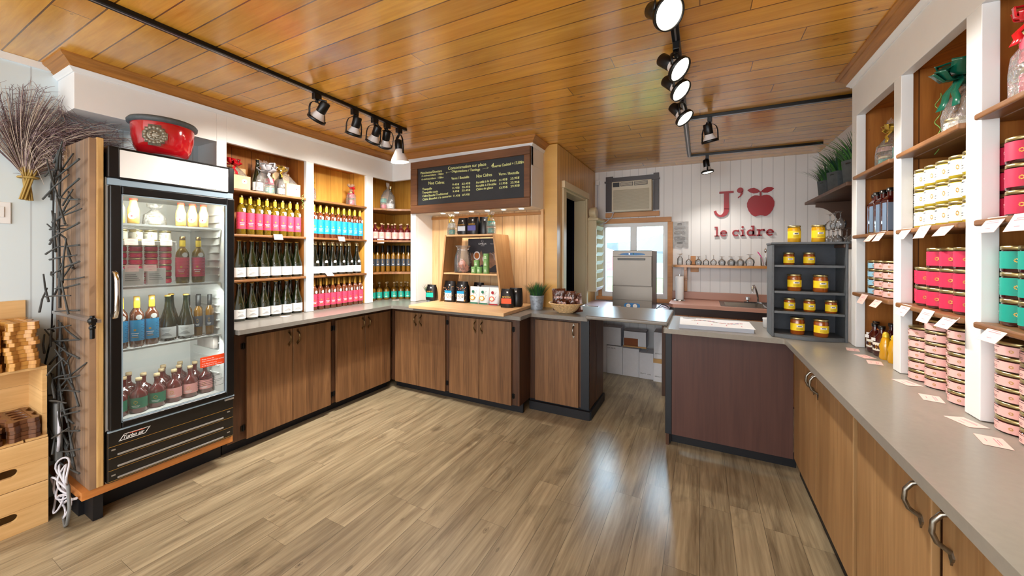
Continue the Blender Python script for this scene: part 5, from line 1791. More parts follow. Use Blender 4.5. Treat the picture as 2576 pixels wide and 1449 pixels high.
# a small inner rack above the tins with white jars
t = thing('wire_riser', 'small white wire riser over the tins inside the fridge', 'rack', (0, 0, 0))
mb = MB()
mb.box(-3.13, -3.01, 0.835, 1.115, 1.520, 1.524)
for y in (0.838, 1.112):
    for x in (-3.127, -3.013):
        mb.tube([(x, y, FS[1] + 0.0005), (x, y, 1.52)], 0.002, 5)
mb.build('frame', 'white_plastic', t)
for i in range(4):
    dup(J_WHITE, (-3.07, 0.872 + i * 0.068, 1.5245), rzf, 'white-labelled jar on the fridge riser, %s in line' % ORD[i], 'white jars in the fridge', 0.82)
for i, (x, y, z) in enumerate(((-3.004, 0.90, 1.515), (-3.004, 0.975, 1.515), (-3.004, 1.06, 1.515), (-2.93, 0.88, 1.36), (-2.93, 0.96, 1.36))):
    price_card((x, y, z), RZL, 'pink price card inside the fridge, %s from the top' % ORD[i], 1.4, 0.7)

# ------------------------------------------------------------------ chalkboard
t = thing('chalkboard', 'wood-framed chalkboard menu hung above the coffee display', 'chalkboard', (0, 0, 0))
x0, x1, z0, z1, y0, y1 = -2.845, -1.402, 1.888, 2.452, 3.078, 3.1125
MB().box(x0 + 0.01, x1 - 0.01, y1 - 0.012, y1, z0 + 0.01, z1 - 0.01).build('slate', 'slate_board', t)
fr = MB()
fr.box(x0, x1, y0, y1, z1 - 0.078, z1 + 0.0).box(x0, x1, y0, y1, z0, z0 + 0.088).box(x0, x0 + 0.09, y0, y1, z0 + 0.088, z1 - 0.078).box(x1 - 0.062, x1, y0, y1, z0 + 0.088, z1 - 0.078)
fr.build('frame', 'chalk_frame_wood', t, bevel=0.006)
mb = MB()
for tx, a, b, za, zb, h in [('Planchettes/Shooters', -2.718, -2.428, 2.316, 2.312, .036), ('5 cidres/ciders  10$tx', -2.703, -2.405, 2.286, 2.283, .026), ('6 cidres/ciders  12$tx', -2.703, -2.405, 2.249, 2.246, .026),
                    ('Nos Cidres', -2.607, -2.396, 2.194, 2.185, .046), ('Tranquille', -2.693, -2.562, 2.139, 2.138, .034), ('Tranquille cassis', -2.693, -2.479, 2.102, 2.102, .032),
                    ('Cidre Bouché Traditionnel', -2.69, -2.349, 2.064, 2.07, .032), ('Cidre Bouché à la camerise', -2.688, -2.304, 2.027, 2.04, .032), ('Consommation sur place', -2.347, -1.883, 2.326, 2.321, .044),
                    ('Dégustations / Tastings', -2.299, -1.954, 2.293, 2.279, .034), ('4', -1.827, -1.797, 2.292, 2.292, .062), ('verres Cocktail = 17.50$tx', -1.792, -1.466, 2.291, 2.299, .036),
                    ('Verre / Bouteille', -2.305, -2.085, 2.219, 2.216, .036), ('9.45$   23.45$', -2.293, -2.072, 2.158, 2.154, .027), ('11.45$   25.45$', -2.293, -2.072, 2.122, 2.119, .027),
                    ('9.45$   25.45$', -2.288, -2.072, 2.086, 2.087, .027), ('11.45$   27.95$', -2.28, -2.079, 2.04, 2.042, .027), ('Nos Cidres', -1.997, -1.817, 2.212, 2.211, .044),
                    ('Fortifié à la fraise', -1.999, -1.77, 2.151, 2.158, .031), ("fortifié à l'érable", -2.002, -1.768, 2.118, 2.12, .031), ('Cidre de glace', -1.999, -1.805, 2.083, 2.089, .031),
                    ('Verre / Bouteille', -1.742, -1.521, 2.209, 2.204, .036), ('11.95$   25.95$', -1.737, -1.519, 2.153, 2.159, .028), ('11.95$   25.95$', -1.735, -1.519, 2.119, 2.119, .028),
                    ('13.95$   29.95$', -1.735, -1.515, 2.079, 2.086, .028)]:
    put_text(mb, tx, (a, y1 - 0.0132, za), (b - a, 0, zb - za), (0, 0, 1), w=b - a, h=h, slant=rnd.uniform(-0.05, 0.12), bold=0.0011)
for pts in ([(-1.925, 2.291), (-1.857, 2.297)], [(-1.875, 2.305), (-1.857, 2.297), (-1.873, 2.286)], [(-2.377, 2.298), (-2.307, 2.304)], [(-2.362, 2.309), (-2.377, 2.298), (-2.360, 2.289)]):
    mb.tube([(p[0], y1 - 0.0134, p[1]) for p in pts], 0.0012, 4)
mb.build('chalk_writing', 'chalk', t)

# ------------------------------------------------------------------ coffee display
t = thing('display_stand', 'pale wood two-tier display stand with slanted sides on a wide base board', 'display stand', (0, 0, 0))
MB().box(-2.52, -1.47, 2.705, 3.37, 0.9205, 0.950).build('base_board', 'display_maple', t, bevel=0.003)
yf, yb = 3.07, 3.365
for sg, (xb, xt) in enumerate(((-2.443, -2.366), (-1.683, -1.775))):
    w = 0.019
    mb = MB()
    o = -w if sg else w
    a, b = sorted((xb, xb + o)), sorted((xt, xt + o))
    mb.hexa([(a[0], yf, 0.9505), (a[1], yf, 0.9505), (a[1], yb, 0.9505), (a[0], yb, 0.9505)], [(b[0], yf, 1.645), (b[1], yf, 1.645), (b[1], yb, 1.645), (b[0], yb, 1.645)])
    mb.build('side_panel', 'display_side_shaded', t, bevel=0.002)
MB().box(-2.366 + 0.019, -1.775 - 0.019, yf, yb, 1.627, 1.645).build('shelf', 'display_maple', t, bevel=0.002)
MB().box(-2.396 + 0.016, -1.728 - 0.016, yf, yb, 1.238, 1.254).build('shelf', 'display_maple', t, bevel=0.002)


def coffee_bag(label, loc, rz, w, h, d, stripe, group='black coffee bags', name='coffee_bag', text=True):
    t = thing(name, label, 'bag', loc, rz, group)
    mb = MB()
    w2 = w / 2
    secs = [(0, 0.92, 0.9), (0.02, 1.0, 1.0), (h * 0.45, 1.0, 0.95), (h * 0.75, 0.98, 0.62), (h * 0.93, 0.95, 0.16), (h, 0.95, 0.10)]
    rings = []
    for z, kx, kd in secs:
        dd = d / 2 * kd
        rings.append([(-w2 * kx, -dd * 0.85, z), (0, -dd * 1.08, z), (w2 * kx, -dd * 0.85, z), (w2 * kx * 0.93, 0, z), (w2 * kx, dd * 0.85, z), (0, dd, z), (-w2 * kx, dd * 0.85, z), (-w2 * kx * 0.93, 0, z)])
    vs = [p for r_ in rings for p in r_]
    fs = [(i * 8 + k, i * 8 + (k + 1) % 8, (i + 1) * 8 + (k + 1) % 8, (i + 1) * 8 + k) for i in range(len(secs) - 1) for k in range(8)]
    mb.add(vs, fs, 0, True)
    mb.add(rings[0], [tuple(range(7, -1, -1))], 0)
    mb.add(rings[-1], [tuple(range(8))], 0)
    mb.build('pouch', 'bag_black', t)
    yl = -d / 2 * 1.1
    if stripe:
        MB().box(-w2 * 0.78, w2 * 0.78, yl - 0.0008, yl + 0.004, h * 0.22, h * 0.50).build('label_block', stripe, t)
    mb = MB()
    mb.box(-0.004, 0.012, -d * 0.32, -d * 0.30, h * 0.78, h * 0.78 + 0.014)
    mb.build('valve_sticker', 'white_label', t)
    if text:
        mb = MB()
        put_text(mb, 'SMITH', (-w2 * 0.62, yl + 0.001, h * 0.54), (1, 0, 0), (0, 0, 1), w=w * 0.62, h=h * 0.105, bold=0.0007)
        mb.build('brand_lettering', 'gold', t)
    return t


coffee_bag('black coffee bag with teal block beside the small metal planter', (-2.565, 3.105, 0.9505), 0.05, 0.115, 0.168, 0.07, 'smith_teal')
coffee_bag('black coffee bag with orange block at the right foot of the display', (-1.603, 3.03, 0.9505), 0.15, 0.125, 0.172, 0.075, 'smith_orange')
coffee_bag('black coffee bag standing behind the orange-block bag', (-1.565, 3.125, 0.9505), 0.25, 0.125, 0.175, 0.07, None, text=False)
coffee_bag('black coffee bag with grey block on top of the display', (-2.175, 3.13, 1.6455), 0.0, 0.115, 0.172, 0.065, 'smith_gray')
coffee_bag('black coffee bag with violet block on top of the display', (-2.052, 3.13, 1.6455), 0.03, 0.120, 0.178, 0.065, 'smith_violet')
coffee_bag('black coffee bag standing behind the violet-block bag', (-1.955, 3.185, 1.6455), 0.5, 0.10, 0.180, 0.06, None, text=False)


def floral_bag(label, loc, seed):
    t = coffee_bag(label, loc, 0.04, 0.130, 0.215, 0.075, None, 'floral black coffee bags', text=False)
    r_ = random.Random(seed)
    mb = MB()
    yl = -0.0405
    for k in range(70):
        x, z = r_.uniform(-0.058, 0.058), r_.uniform(0.012, 0.165)
        if abs(x) < 0.042 and z < 0.125:
            continue
        a = r_.uniform(0, PI)
        s_ = r_.uniform(0.003, 0.007)
        yy = yl * (1 - max(0, z - 0.09) * 3.4) - 0.003
        mb.add([(x + s_ * math.cos(a + q_), yy, z + s_ * 0.6 * math.sin(a + q_)) for q_ in (0, 1.4, PI, PI + 1.4)], [(0, 1, 2, 3)], r_.choice((0, 0, 1, 2)))
    mb.build('floral_print', ['gold', 'kraft', 'label_rose'], t)
    MB().box(-0.041, 0.041, yl - 0.0035, yl, 0.018, 0.092).build('picture_label', 'white_label', t)
    MB().box(-0.041, 0.041, yl - 0.0036, yl, 0.0925, 0.118).build('blue_band', 'label_blue', t)
    mb = MB()
    for k in range(60):
        x, z = r_.uniform(-0.034, 0.034), r_.uniform(0.038, 0.084)
        mb.box(x, x + 0.005, yl - 0.0042, yl - 0.003, z, z + 0.004, r_.choice((0, 1, 2)))
    mb.build('nut_picture', ['kraft', 'tea', 'ink'], t)
    return t


floral_bag('floral black bag with blue band, left under the display shelf', (-2.330, 3.12, 0.9505), 1)
floral_bag('floral black bag with blue band, beside the white pouches', (-2.175, 3.12, 0.9505), 2)
coffee_bag('plain black bag half hidden behind the white pouches', (-2.06, 3.25, 0.9505), 0.0, 0.12, 0.20, 0.07, None, text=False)


def pouch(label, loc, band, art):
    t = thing('snack_pouch', label, 'bag', loc, 0.06, 'white snack pouches')
    mb = MB()
    secs = [(0, 0.85, 0.028), (0.012, 0.97, 0.030), (0.07, 1.0, 0.022), (0.14, 1.0, 0.008), (0.172, 1.0, 0.002)]
    rings = []
    for z, k, d in secs:
        rings.append([(0.056 * k * math.cos(a), d * math.sin(a), z) for a in [2 * PI * j / 16 for j in range(16)]])
    vs = [p for r_ in rings for p in r_]
    mb.add(vs, [(i * 16 + k, i * 16 + (k + 1) % 16, (i + 1) * 16 + (k + 1) % 16, (i + 1) * 16 + k) for i in range(len(secs) - 1) for k in range(16)], 0, True)
    mb.add(rings[0], [tuple(range(15, -1, -1))], 0)
    mb.build('pouch', 'bag_white', t)
    mb = MB()
    mb.box(-0.045, 0.045, -0.0325, -0.030, 0.004, 0.016, 0)
    mb.add([(-0.012 + 0.016 * math.cos(a), -0.0235, 0.122 + 0.016 * math.sin(a)) for a in [2 * PI * (j + .5) / 6 for j in range(6)]], [(0, 1, 2, 3, 4, 5)], 0)
    mb.add([(-0.016 + 0.028 * math.cos(a), -0.0318, 0.062 + 0.024 * math.sin(a)) for a in [2 * PI * j / 20 for j in range(20)]], [tuple(range(20))], 1)
    mb.add([(-0.016 + 0.020 * math.cos(a), -0.0324, 0.062 + 0.017 * math.sin(a)) for a in [2 * PI * j / 20 for j in range(20)]], [tuple(range(20))], 2)
    for k in range(6):
        mb.box(0.016 + 0.005 * (k % 3), 0.022 + 0.005 * (k % 3), -0.030, -0.0285, 0.062 + 0.013 * k, 0.066 + 0.013 * k, 3)
    mb.build('print', [band, 'honey_gold' if art == 0 else 'sticker_orange', 'label_cream', 'ink'], t)


pouch('white snack pouch with green seal beside the floral bags', (-2.012, 3.105, 0.9505), 'label_green', 0)
pouch('white snack pouch with green seal in the middle of three pouches', (-1.898, 3.10, 0.9505), 'label_green', 0)
pouch('white snack pouch with crimson seal against the slanted side', (-1.782, 3.095, 0.9505), 'sign_red', 1)
t = thing('snack_pouch', 'silver pouches edge showing behind the white pouches', 'bag', (-1.86, 3.19, 0.9505), 0, 'white snack pouches')
MB().box(-0.13, 0.10, -0.012, 0.012, 0, 0.180).build('pouch', 'silver_bag', t, bevel=0.008)

# glass jar of copper sachets, tea poster, green tins
t = thing('glass_jar', 'wide clear glass jar of copper tea sachets on the display shelf', 'jar', (-2.212, 3.18, 1.2545))
MB().lathe([(0.02, 0.003), (0.086, 0.002), (0.093, 0.012), (0.093, 0.13), (0.080, 0.19), (0.066, 0.225), (0.066, 0.262), (0.083, 0.275), (0.083, 0.280), (0.078, 0.281)], 32, cap=False).build('glass', 'glass_clear', t)
rs = random.Random(15)
sach = MB().box(-0.032, 0.032, -0.0015, 0.0015, -0.028, 0.028).build('tea_sachet', 'sachet_copper')
tag(sach, 'x', 'tea sachet')
for i in range(13):
    a, rr_ = rs.uniform(0, 2 * PI), rs.uniform(0.0, 0.045)
    place(sach, (-2.212 + rr_ * math.cos(a), 3.18 + rr_ * math.sin(a), 1.288 + 0.0055 * i), None, 'flat copper tea sachet lying among others in the glass jar', 'tea sachets in the glass jar', rot=(rs.uniform(0.5, 1.3) - 1.0, rs.uniform(-0.7, 0.7), rs.uniform(0, PI)))
t = thing('tea_poster', 'dark tea poster with teapot and cups leaning on the display back', 'poster', (0, 0, 0))
mb = MB()
px0, px1, pz0, pz1, py = -2.245, -1.80, 1.2545, 1.612, 3.325
mb.box(px0, px1, py, py + 0.006, pz0, pz1)
mb.build('board', 'poster_dark', t)
mb = MB()
yy = py - 0.0006
n = 24
top = [(px0 + (px1 - px0) * k / n, yy, 1.44 + 0.03 * math.sin(k * 0.9) + 0.02 * math.sin(k * 2.3)) for k in range(n + 1)]
bot = [(px0 + (px1 - px0) * k / n, yy, 1.315 + 0.02 * math.sin(k * 0.7 + 1)) for k in range(n + 1)]
mb.add(top + bot, [(k, n + 1 + k, n + 2 + k, k + 1) for k in range(n)], 0)


def disc(mb, cx, cz, r, y, m, sz=1.0):
    mb.add([(cx + r * math.cos(2 * PI * j / 28), y, cz - r * sz * math.sin(2 * PI * j / 28)) for j in range(28)], [tuple(range(28))], m)


disc(mb, -1.875, 1.425, 0.056, yy - 0.0004, 1)
disc(mb, -1.875, 1.425, 0.030, yy - 0.0008, 2)
mb.add([(-1.975, yy - 0.0004, 1.465), (-1.92, yy - 0.0004, 1.42), (-1.93, yy - 0.0004, 1.445)], [(0, 1, 2)], 1)
for cx, cz in ((-2.135, 1.43), (-2.02, 1.395)):
    disc(mb, cx, cz, 0.042, yy - 0.0004, 3, 1.1)
    disc(mb, cx, cz, 0.030, yy - 0.0008, 4, 1.1)
mb.build('artwork', ['poster_brown', 'poster_clay', 'stone', 'white_label', 'tea'], t)
mb = MB()
put_text(mb, 'CAMELLIA', (-2.115, yy, 1.548), (1, 0, 0), (0, 0, 1), w=0.10, h=0.026)
put_text(mb, 'SINENSIS', (-2.085, yy, 1.532), (1, 0, 0), (0, 0, 1), w=0.045, h=0.010)
put_text(mb, 'Maison de thé', (-1.965, yy, 1.551), (1, 0, 0), (0, 0, 1), w=0.075, h=0.012)
mb.tube([(-2.065 + 0.011 * math.cos(a), yy - 0.001, 1.583 + 0.011 * math.sin(a)) for a in [R(120) + R(300) * k / 14 for k in range(15)]], 0.0012, 4)
mb.box(-1.865, -1.848, yy - 0.0006, yy, 1.275, 1.295)
mb.build('poster_lettering', 'white_label', t)
tinm = MB().lathe([(0.029, 0), (0.030, 0.002), (0.030, 0.050), (0.0295, 0.051)], 20).build('tea_tin', 'tin_green')
tag(tinm, 'x', 'tin')
MB().lathe([(0.0306, 0.0512), (0.0306, 0.064), (0.029, 0.0655)], 20).build('lid', 'tin_green', tinm)
mb = MB()
for k in range(3):
    mb.arc(0.0306, 0.016 + 0.010 * k, 0.020 + 0.010 * k, -24 + 5 * k, 24 - 5 * k, 0, 4)
mb.build('print', 'label_cream', tinm)
for x, y, z, lab in ((-2.022, 3.10, 0, 'left tin of the bottom row'), (-1.958, 3.10, 0, 'middle tin of the bottom row'), (-1.885, 3.11, 0, 'lowest tin of the three high stack'), (-1.990, 3.10, 1, 'tin on top of the left pair'),
                     (-1.885, 3.11, 1, 'middle tin of the three high stack'), (-1.885, 3.11, 2, 'top tin of the three high stack')):
    place(tinm, (x, y, 1.2545 + z * 0.066), 0.1, 'small green tea tin, %s' % lab, 'green tea tins')
jar_tower('wrapped tower of white and teal jars, left on top of the display', (-2.325, 3.14, 1.6455), 0, J_TEAL, J_WHITE, 'ribbon_gold', 51, 0.86)
jar_tower('wrapped tower of teal jars, right on top of the display', (-1.842, 3.13, 1.6455), 0, J_TEAL, J_TEAL, 'ribbon_gold', 52, 0.88)
tag(MB().box(-2.866, -2.850, 3.085, 3.112, 1.315, 1.355).build('sticky_note', 'sticky_yellow'), 'small yellow sticky note on the white bay post', 'note') if False else None


def grass_pot(label, loc, rp, hp, potmat, n, L_, seed, leafmat='leaf_green', square=0, spread=0.7, bend=0.3, cat='plant', fac=1.0):
    t = thing('potted_grass', label, cat, loc)
    mb = MB()
    if square:
        mb.lathe([(rp * 0.86, 0), (rp, hp), (rp * 0.92, hp), (rp * 0.88, hp * 0.86)], 6, cap=False, smooth=False)
        mb.lathe([(rp * 0.86, 0), (rp * 0.86, 0.002)], 6, smooth=False)
    else:
        mb.lathe([(rp * 0.78, 0), (rp * 0.98, hp * 0.9), (rp, hp), (rp * 0.93, hp), (rp * 0.9, hp * 0.86)], 24, cap=False)
        mb.lathe([(rp * 0.78, 0), (rp * 0.78, 0.002)], 24)
    mb.build('pot', potmat, t)
    MB().lathe([(rp * 0.9, hp * 0.84), (rp * 0.9, hp * 0.88)], 12).build('soil', 'black_matte', t)
    r_ = random.Random(seed)
    mb = MB()
    for i in range(n):
        a = r_.uniform(0, 2 * PI)
        s_ = r_.uniform(0, 1) ** 0.6
        b = Vector((rp * 0.75 * s_ * math.cos(a), rp * 0.75 * s_ * math.sin(a), hp * 0.85))
        out = Vector((math.cos(a), math.sin(a), 0))
        ll = L_ * r_.uniform(0.65, 1.1)
        pts = []
        for k in range(5):
            u = k / 4
            o = out * (spread * s_ * ll * u + bend * ll * u * u * s_)
            o.x *= fac
            pts.append(b + o + Vector((0, 0, ll * u * (1 - 0.35 * bend * u * s_ * 2))))
        sd = Vector((-out.y, out.x, 0)).normalized()
        w = 0.0045 * (L_ / 0.15) ** 0.5
        vs = []
        for k, p in enumerate(pts):
            ww = w * (1 - (k / 4) ** 1.6) + 0.0003
            vs += [p - sd * ww, p + out * ww * 0.4, p + sd * ww]
        fs = []
        for k in range(4):
            fs += [(3 * k, 3 * k + 3, 3 * k + 4, 3 * k + 1), (3 * k + 1, 3 * k + 4, 3 * k + 5, 3 * k + 2)]
        mb.add(vs, fs, i % 2, True)
    mb.build('grass', [leafmat, 'leaf_dark'], t)
    return t


grass_pot('small grass plant in grey metal pot behind the teal-block bag', (-2.665, 3.19, 0.9205), 0.042, 0.085, 'galvanised', 110, 0.13, 3, spread=0.3, bend=0.2)
grass_pot('grass plant in streaked metal pot right of the display', (-1.395, 3.235, 0.9205), 0.072, 0.135, 'galvanised', 220, 0.145, 4, spread=0.45, bend=0.25)

# basket of chocolate bags
t = thing('wicker_basket', 'shallow wicker basket of brown bags on the counter end', 'basket', (-1.085, 3.165, 0.9205))
mb = MB()
for k in range(13):
    u = k / 12
    r_ = 0.062 + 0.068 * (u ** 0.75)
    z = 0.006 + 0.074 * u
    mb.tube([(r_ * math.cos(a) * 1.12, r_ * math.sin(a) * 0.86, z + 0.0022 * math.sin(a * 12 + k * PI)) for a in [2 * PI * j / 48 for j in range(48)]], 0.0042, 5, closed=True)
mb.lathe([(0.065, 0.002), (0.065, 0.006)], 24, sx=1.1, sy=0.85)
mb.build('weave', 'wicker', t)
mb = MB()
mb.tube([(0.134 * math.cos(a) * 1.12, 0.134 * math.sin(a) * 0.86, 0.084) for a in [2 * PI * j / 40 for j in range(40)]], 0.007, 6, closed=True)
mb.build('rim', 'wicker', t)
rs = random.Random(8)
for i, (x, y, z, tz, rx_, lab) in enumerate(((-1.145, 3.17, 1.035, 0.15, 0.0, 'tallest brown foil chocolate bag at the left of the basket'), (-1.055, 3.185, 1.03, -0.1, -0.08, 'brown foil chocolate bag in the middle of the basket'), (-0.985, 3.20, 1.010, -0.5, -0.12, 'brown foil chocolate bag leaning out right of the basket'), (-1.11, 3.115, 1.0, 0.4, 0.25, 'small crumpled brown foil bag at the front of the basket'))):
    t = thing('chocolate_bag', lab, 'bag', (x, y, z), 0, 'brown foil bags in the basket')
    t.rotation_euler = (rx_, -0.25 if i == 2 else 0.05 * (i - 1), tz)
    hh, ww = (0.105, 0.062) if i < 3 else (0.045, 0.05)
    hh = 0.085 if i else 0.10
    mb = MB()
    nx, nz = 9, 10
    for side in (1, -1):
        vs = []
        for a in range(nz + 1):
            for b in range(nx + 1):
                u, v = b / nx * 2 - 1, a / nz * 2 - 1
                bul = 0.020 * max(0, (1 - u ** 4) * (1 - v ** 4)) + rs.uniform(-0.003, 0.003) * (abs(u) < 0.99) * (abs(v) < 0.99)
                vs.append((u * ww, -side * bul, v * (hh if i < 3 else 0.045)))
        f = [(a * (nx + 1) + b, a * (nx + 1) + b + 1, (a + 1) * (nx + 1) + b + 1, (a + 1) * (nx + 1) + b) for a in range(nz) for b in range(nx)]
        mb.add(vs, f if side == 1 else [tuple(reversed(q_)) for q_ in f], 0, False)
    mb.build('foil', 'coffee_wrap', t)
    mb = MB()
    mb.box(ww * 0.45, ww * 0.75, -0.004, -0.0035, 0.062, 0.075)
    for k in range(7):
        mb.box(-ww * 0.6 + 0.011 * k, -ww * 0.6 + 0.011 * k + 0.006, -0.0235, -0.0215, 0.012 + 0.002 * (k % 3), 0.030 + 0.003 * (k % 2))
    mb.build('print', 'card_pink', t)

# ------------------------------------------------------------------ back room
# air conditioner through the wall
t = thing('air_conditioner', 'cream window air conditioner above the window in a dark frame', 'air conditioner', (0, 0, 0))
MB().box(-1.006, -0.529, 4.715, 5.05, 1.985, 2.362).build('housing', 'offwhite_plastic', t, bevel=0.008)
mb = MB()
for k in range(26):
    z = 2.005 + k * 0.0098
    mb.box(-0.985, -0.555, 4.706, 4.716, z, z + 0.0045)
mb.build('grille', 'ac_grille', t)
mb = MB()
for x0, x1 in ((-0.895, -0.745), (-0.73, -0.575)):
    mb.box(x0, x1, 4.708, 4.716, 2.300, 2.348, 0)
    for k in range(4):
        mb.box(x0 + 0.006, x1 - 0.006, 4.704, 4.709, 2.306 + k * 0.0105, 2.311 + k * 0.0105, 1)
mb.build('air_outlet', ['dark_brown_paint', 'offwhite_plastic'], t)
MB().box(-0.99, -0.91, 4.708, 4.716, 2.296, 2.350).build('control_panel', 'black_matte', t)
mb = MB()
mb.box(-1.105, -1.015, 4.825, YB, 2.0, 2.455).box(-0.52, -0.457, 4.825, YB, 2.0, 2.455).box(-1.12, -0.45, 4.815, YB, 2.375, 2.395)
mb.box(-1.015, -0.52, 4.835, YB, 2.395, 2.44)
tag(mb.build('conditioner_frame', 'dark_brown_paint'), 'dark brown painted frame around the air conditioner', 'frame')
struct(MB().box(-1.105, -0.452, 4.812, YB, 1.922, 1.983), 'trim_9', 'window_casing', bevel=0.003)
tag(MB().tube([(-1.215, 4.83, 2.36), (-1.215, 4.83, 2.0), (-1.215, 4.82, 1.93)], 0.008).tube([(-0.99, 4.76, 1.985), (-1.02, 4.80, 1.93), (-1.10, 4.79, 1.86), (-1.16, 4.75, 1.83)], 0.006).build('drain_tube', 'cable_white'), 'thin white tube beside and under the air conditioner', 'tube')
tag(MB().box(-1.235, -1.185, 4.815, YB, 2.36, 2.42).build('junction_box', 'white_plastic', bevel=0.004), 'small white junction box by the air conditioner', 'box')

# laminated notice
t = thing('notice', 'laminated notice sheet taped right of the window', 'notice', (0, 0, 0))
MB().box(-0.300, -0.150, 4.846, 4.848, 1.565, 1.838).build('sheet', 'paper', t)
mb = MB()
r_ = random.Random(2)
for k in range(15):
    if k in (3, 8):
        continue
    z = 1.775 - k * 0.0125
    w = r_.uniform(0.05, 0.066)
    mb.box(-0.225 - w, -0.225 + w, 4.8452, 4.846, z, z + 0.004)
mb.box(-0.25, -0.20, 4.8452, 4.846, 1.812, 1.819).box(-0.252, -0.198, 4.8452, 4.846, 1.800, 1.806).box(-0.252, -0.192, 4.8452, 4.846, 1.578, 1.594)
mb.build('printed_text', 'ink', t)
mb = MB()
mb.add([(-0.342 + 0.2 * (j % 5) * 0.268 if False else -0.342 + 0.215 * j / 8, 4.842 + 0.002 * (j % 2), 1.845) for j in range(9)] + [(-0.342 + 0.215 * j / 8, 4.843 - 0.006 * (j % 2), 1.54 - 0.010 * (j % 3)) for j in range(9)], [(j, 9 + j, 10 + j, j + 1) for j in range(8)])
mb.build('sleeve', 'cellophane', t)

# red apple sign
t = thing('apple_sign', "red cut-out lettering and apple mounted on the white board wall", 'sign', (0, 0, 0))
y0, y1 = 4.828, 4.8495


def arcpoly(cx, cz, r0, r1, a0, a1, n=20):
    o = [(cx + r1 * math.cos(R(a0 + (a1 - a0) * k / n)), cz + r1 * math.sin(R(a0 + (a1 - a0) * k / n))) for k in range(n + 1)]
    i = [(cx + r0 * math.cos(R(a0 + (a1 - a0) * k / n)), cz + r0 * math.sin(R(a0 + (a1 - a0) * k / n))) for k in range(n, -1, -1)]
    return o, i


def arcs(mb, cx, cz, rin, rout, a0, a1, n=24, sx=1.0):
    for k in range(n):
        b0, b1 = R(a0 + (a1 - a0) * k / n), R(a0 + (a1 - a0) * (k + 1) / n)
        q_ = [(cx + r * math.cos(b) * sx, cz + r * math.sin(b)) for r, b in ((rin, b0), (rout, b0), (rout, b1), (rin, b1))]
        mb.prism(q_, y0, y1, 'Y')


def rect(mb, x0, x1, z0, z1):
    mb.box(x0, x1, y0, y1, z0, z1)


mb = MB()      # J with a slab top
rect(mb, 0.190, 0.331, 2.146, 2.168)
mb.prism([(0.236, 2.147), (0.286, 2.147), (0.286, 1.965), (0.236, 1.965)], y0, y1, 'Y')
outer = [(0.286, 1.97), (0.282, 1.93), (0.266, 1.90), (0.238, 1.882), (0.205, 1.876), (0.172, 1.886), (0.148, 1.910), (0.134, 1.945)]
inn = [(0.236, 1.97), (0.233, 1.940), (0.226, 1.920), (0.213, 1.905), (0.198, 1.901), (0.182, 1.908), (0.168, 1.926), (0.158, 1.955)]
for k in range(7):
    mb.prism([outer[k], outer[k + 1], inn[k + 1], inn[k]], y0, y1, 'Y')
mb.build('letter_j', 'sign_red', t)
mb = MB()
mb.prism([(0.367 + 0.027 + 0.030 * math.cos(2 * PI * k / 20), 2.170 + 0.030 * math.sin(2 * PI * k / 20)) for k in range(20)], y0, y1, 'Y')
mb.prism([(0.424, 2.168), (0.418, 2.128), (0.402, 2.102), (0.374, 2.082), (0.372, 2.094), (0.392, 2.112), (0.400, 2.142)], y0, y1, 'Y')
mb.build('apostrophe', 'sign_red', t)
half = [(0.0, 2.092), (0.012, 2.094), (0.030, 2.100), (0.055, 2.102), (0.085, 2.090), (0.110, 2.062), (0.125, 2.022), (0.124, 1.980), (0.110, 1.935), (0.085, 1.895), (0.058, 1.873), (0.040, 1.870), (0.020, 1.878), (0.0, 1.882)]
cx = 0.585
mb = MB()
pl = [(cx + a, b) for a, b in half] + [(cx - a, b) for a, b in half[-2:0:-1]]
mb.prism(pl[::-1], y0, y1, 'Y')
mb.build('apple', 'sign_red', t, bevel=0.002)
mb = MB()
rect(mb, 0.577, 0.592, 2.088, 2.142)
for sg in (1, -1):
    lf = [(0.006, 2.140), (0.030, 2.128), (0.065, 2.126), (0.100, 2.142), (0.122, 2.166), (0.098, 2.182), (0.062, 2.186), (0.030, 2.170), (0.010, 2.150)]
    pp = [(cx + sg * a, b) for a, b in lf]
    mb.prism(pp[::-1] if sg > 0 else pp, y0, y1, 'Y')
mb.build('stem_and_leaves', 'sign_red', t)
ZB, ZX, ZA, ST = 1.655, 1.727, 1.768, 0.0165


def letter(nm, f):
    mb = MB()
    f(mb)
    mb.build(nm, 'sign_red', t)


def L_l(mb):
    rect(mb, 0.158, 0.158 + ST, ZB, ZA)
    rect(mb, 0.143, 0.191, ZB, ZB + 0.012)
    rect(mb, 0.143, 0.160, ZA - 0.012, ZA)


def L_e(mb, c):
    arcs(mb, c, ZB + 0.035, 0.020, 0.0365, 0, 318, 26, 0.95)
    rect(mb, c - 0.030, c + 0.033, ZB + 0.031, ZB + 0.042)


def L_c(mb):
    arcs(mb, 0.353, ZB + 0.035, 0.020, 0.0365, 42, 318, 24, 0.95)
    rect(mb, 0.372, 0.383, ZB + 0.046, ZX)


def L_i(mb):
    rect(mb, 0.411, 0.411 + ST, ZB, ZX)
    rect(mb, 0.397, 0.441, ZB, ZB + 0.012)
    rect(mb, 0.399, 0.412, ZX - 0.012, ZX)
    mb.prism([(0.4185 + 0.0115 * math.cos(2 * PI * k / 14), 1.756 + 0.0115 * math.sin(2 * PI * k / 14)) for k in range(14)], y0, y1, 'Y')


def L_d(mb):
    arcs(mb, 0.492, ZB + 0.035, 0.020, 0.0365, 0, 360, 28, 0.95)
    rect(mb, 0.511, 0.511 + ST, ZB, ZA)
    rect(mb, 0.525, 0.540, ZB, ZB + 0.012)
    rect(mb, 0.497, 0.512, ZA - 0.012, ZA)


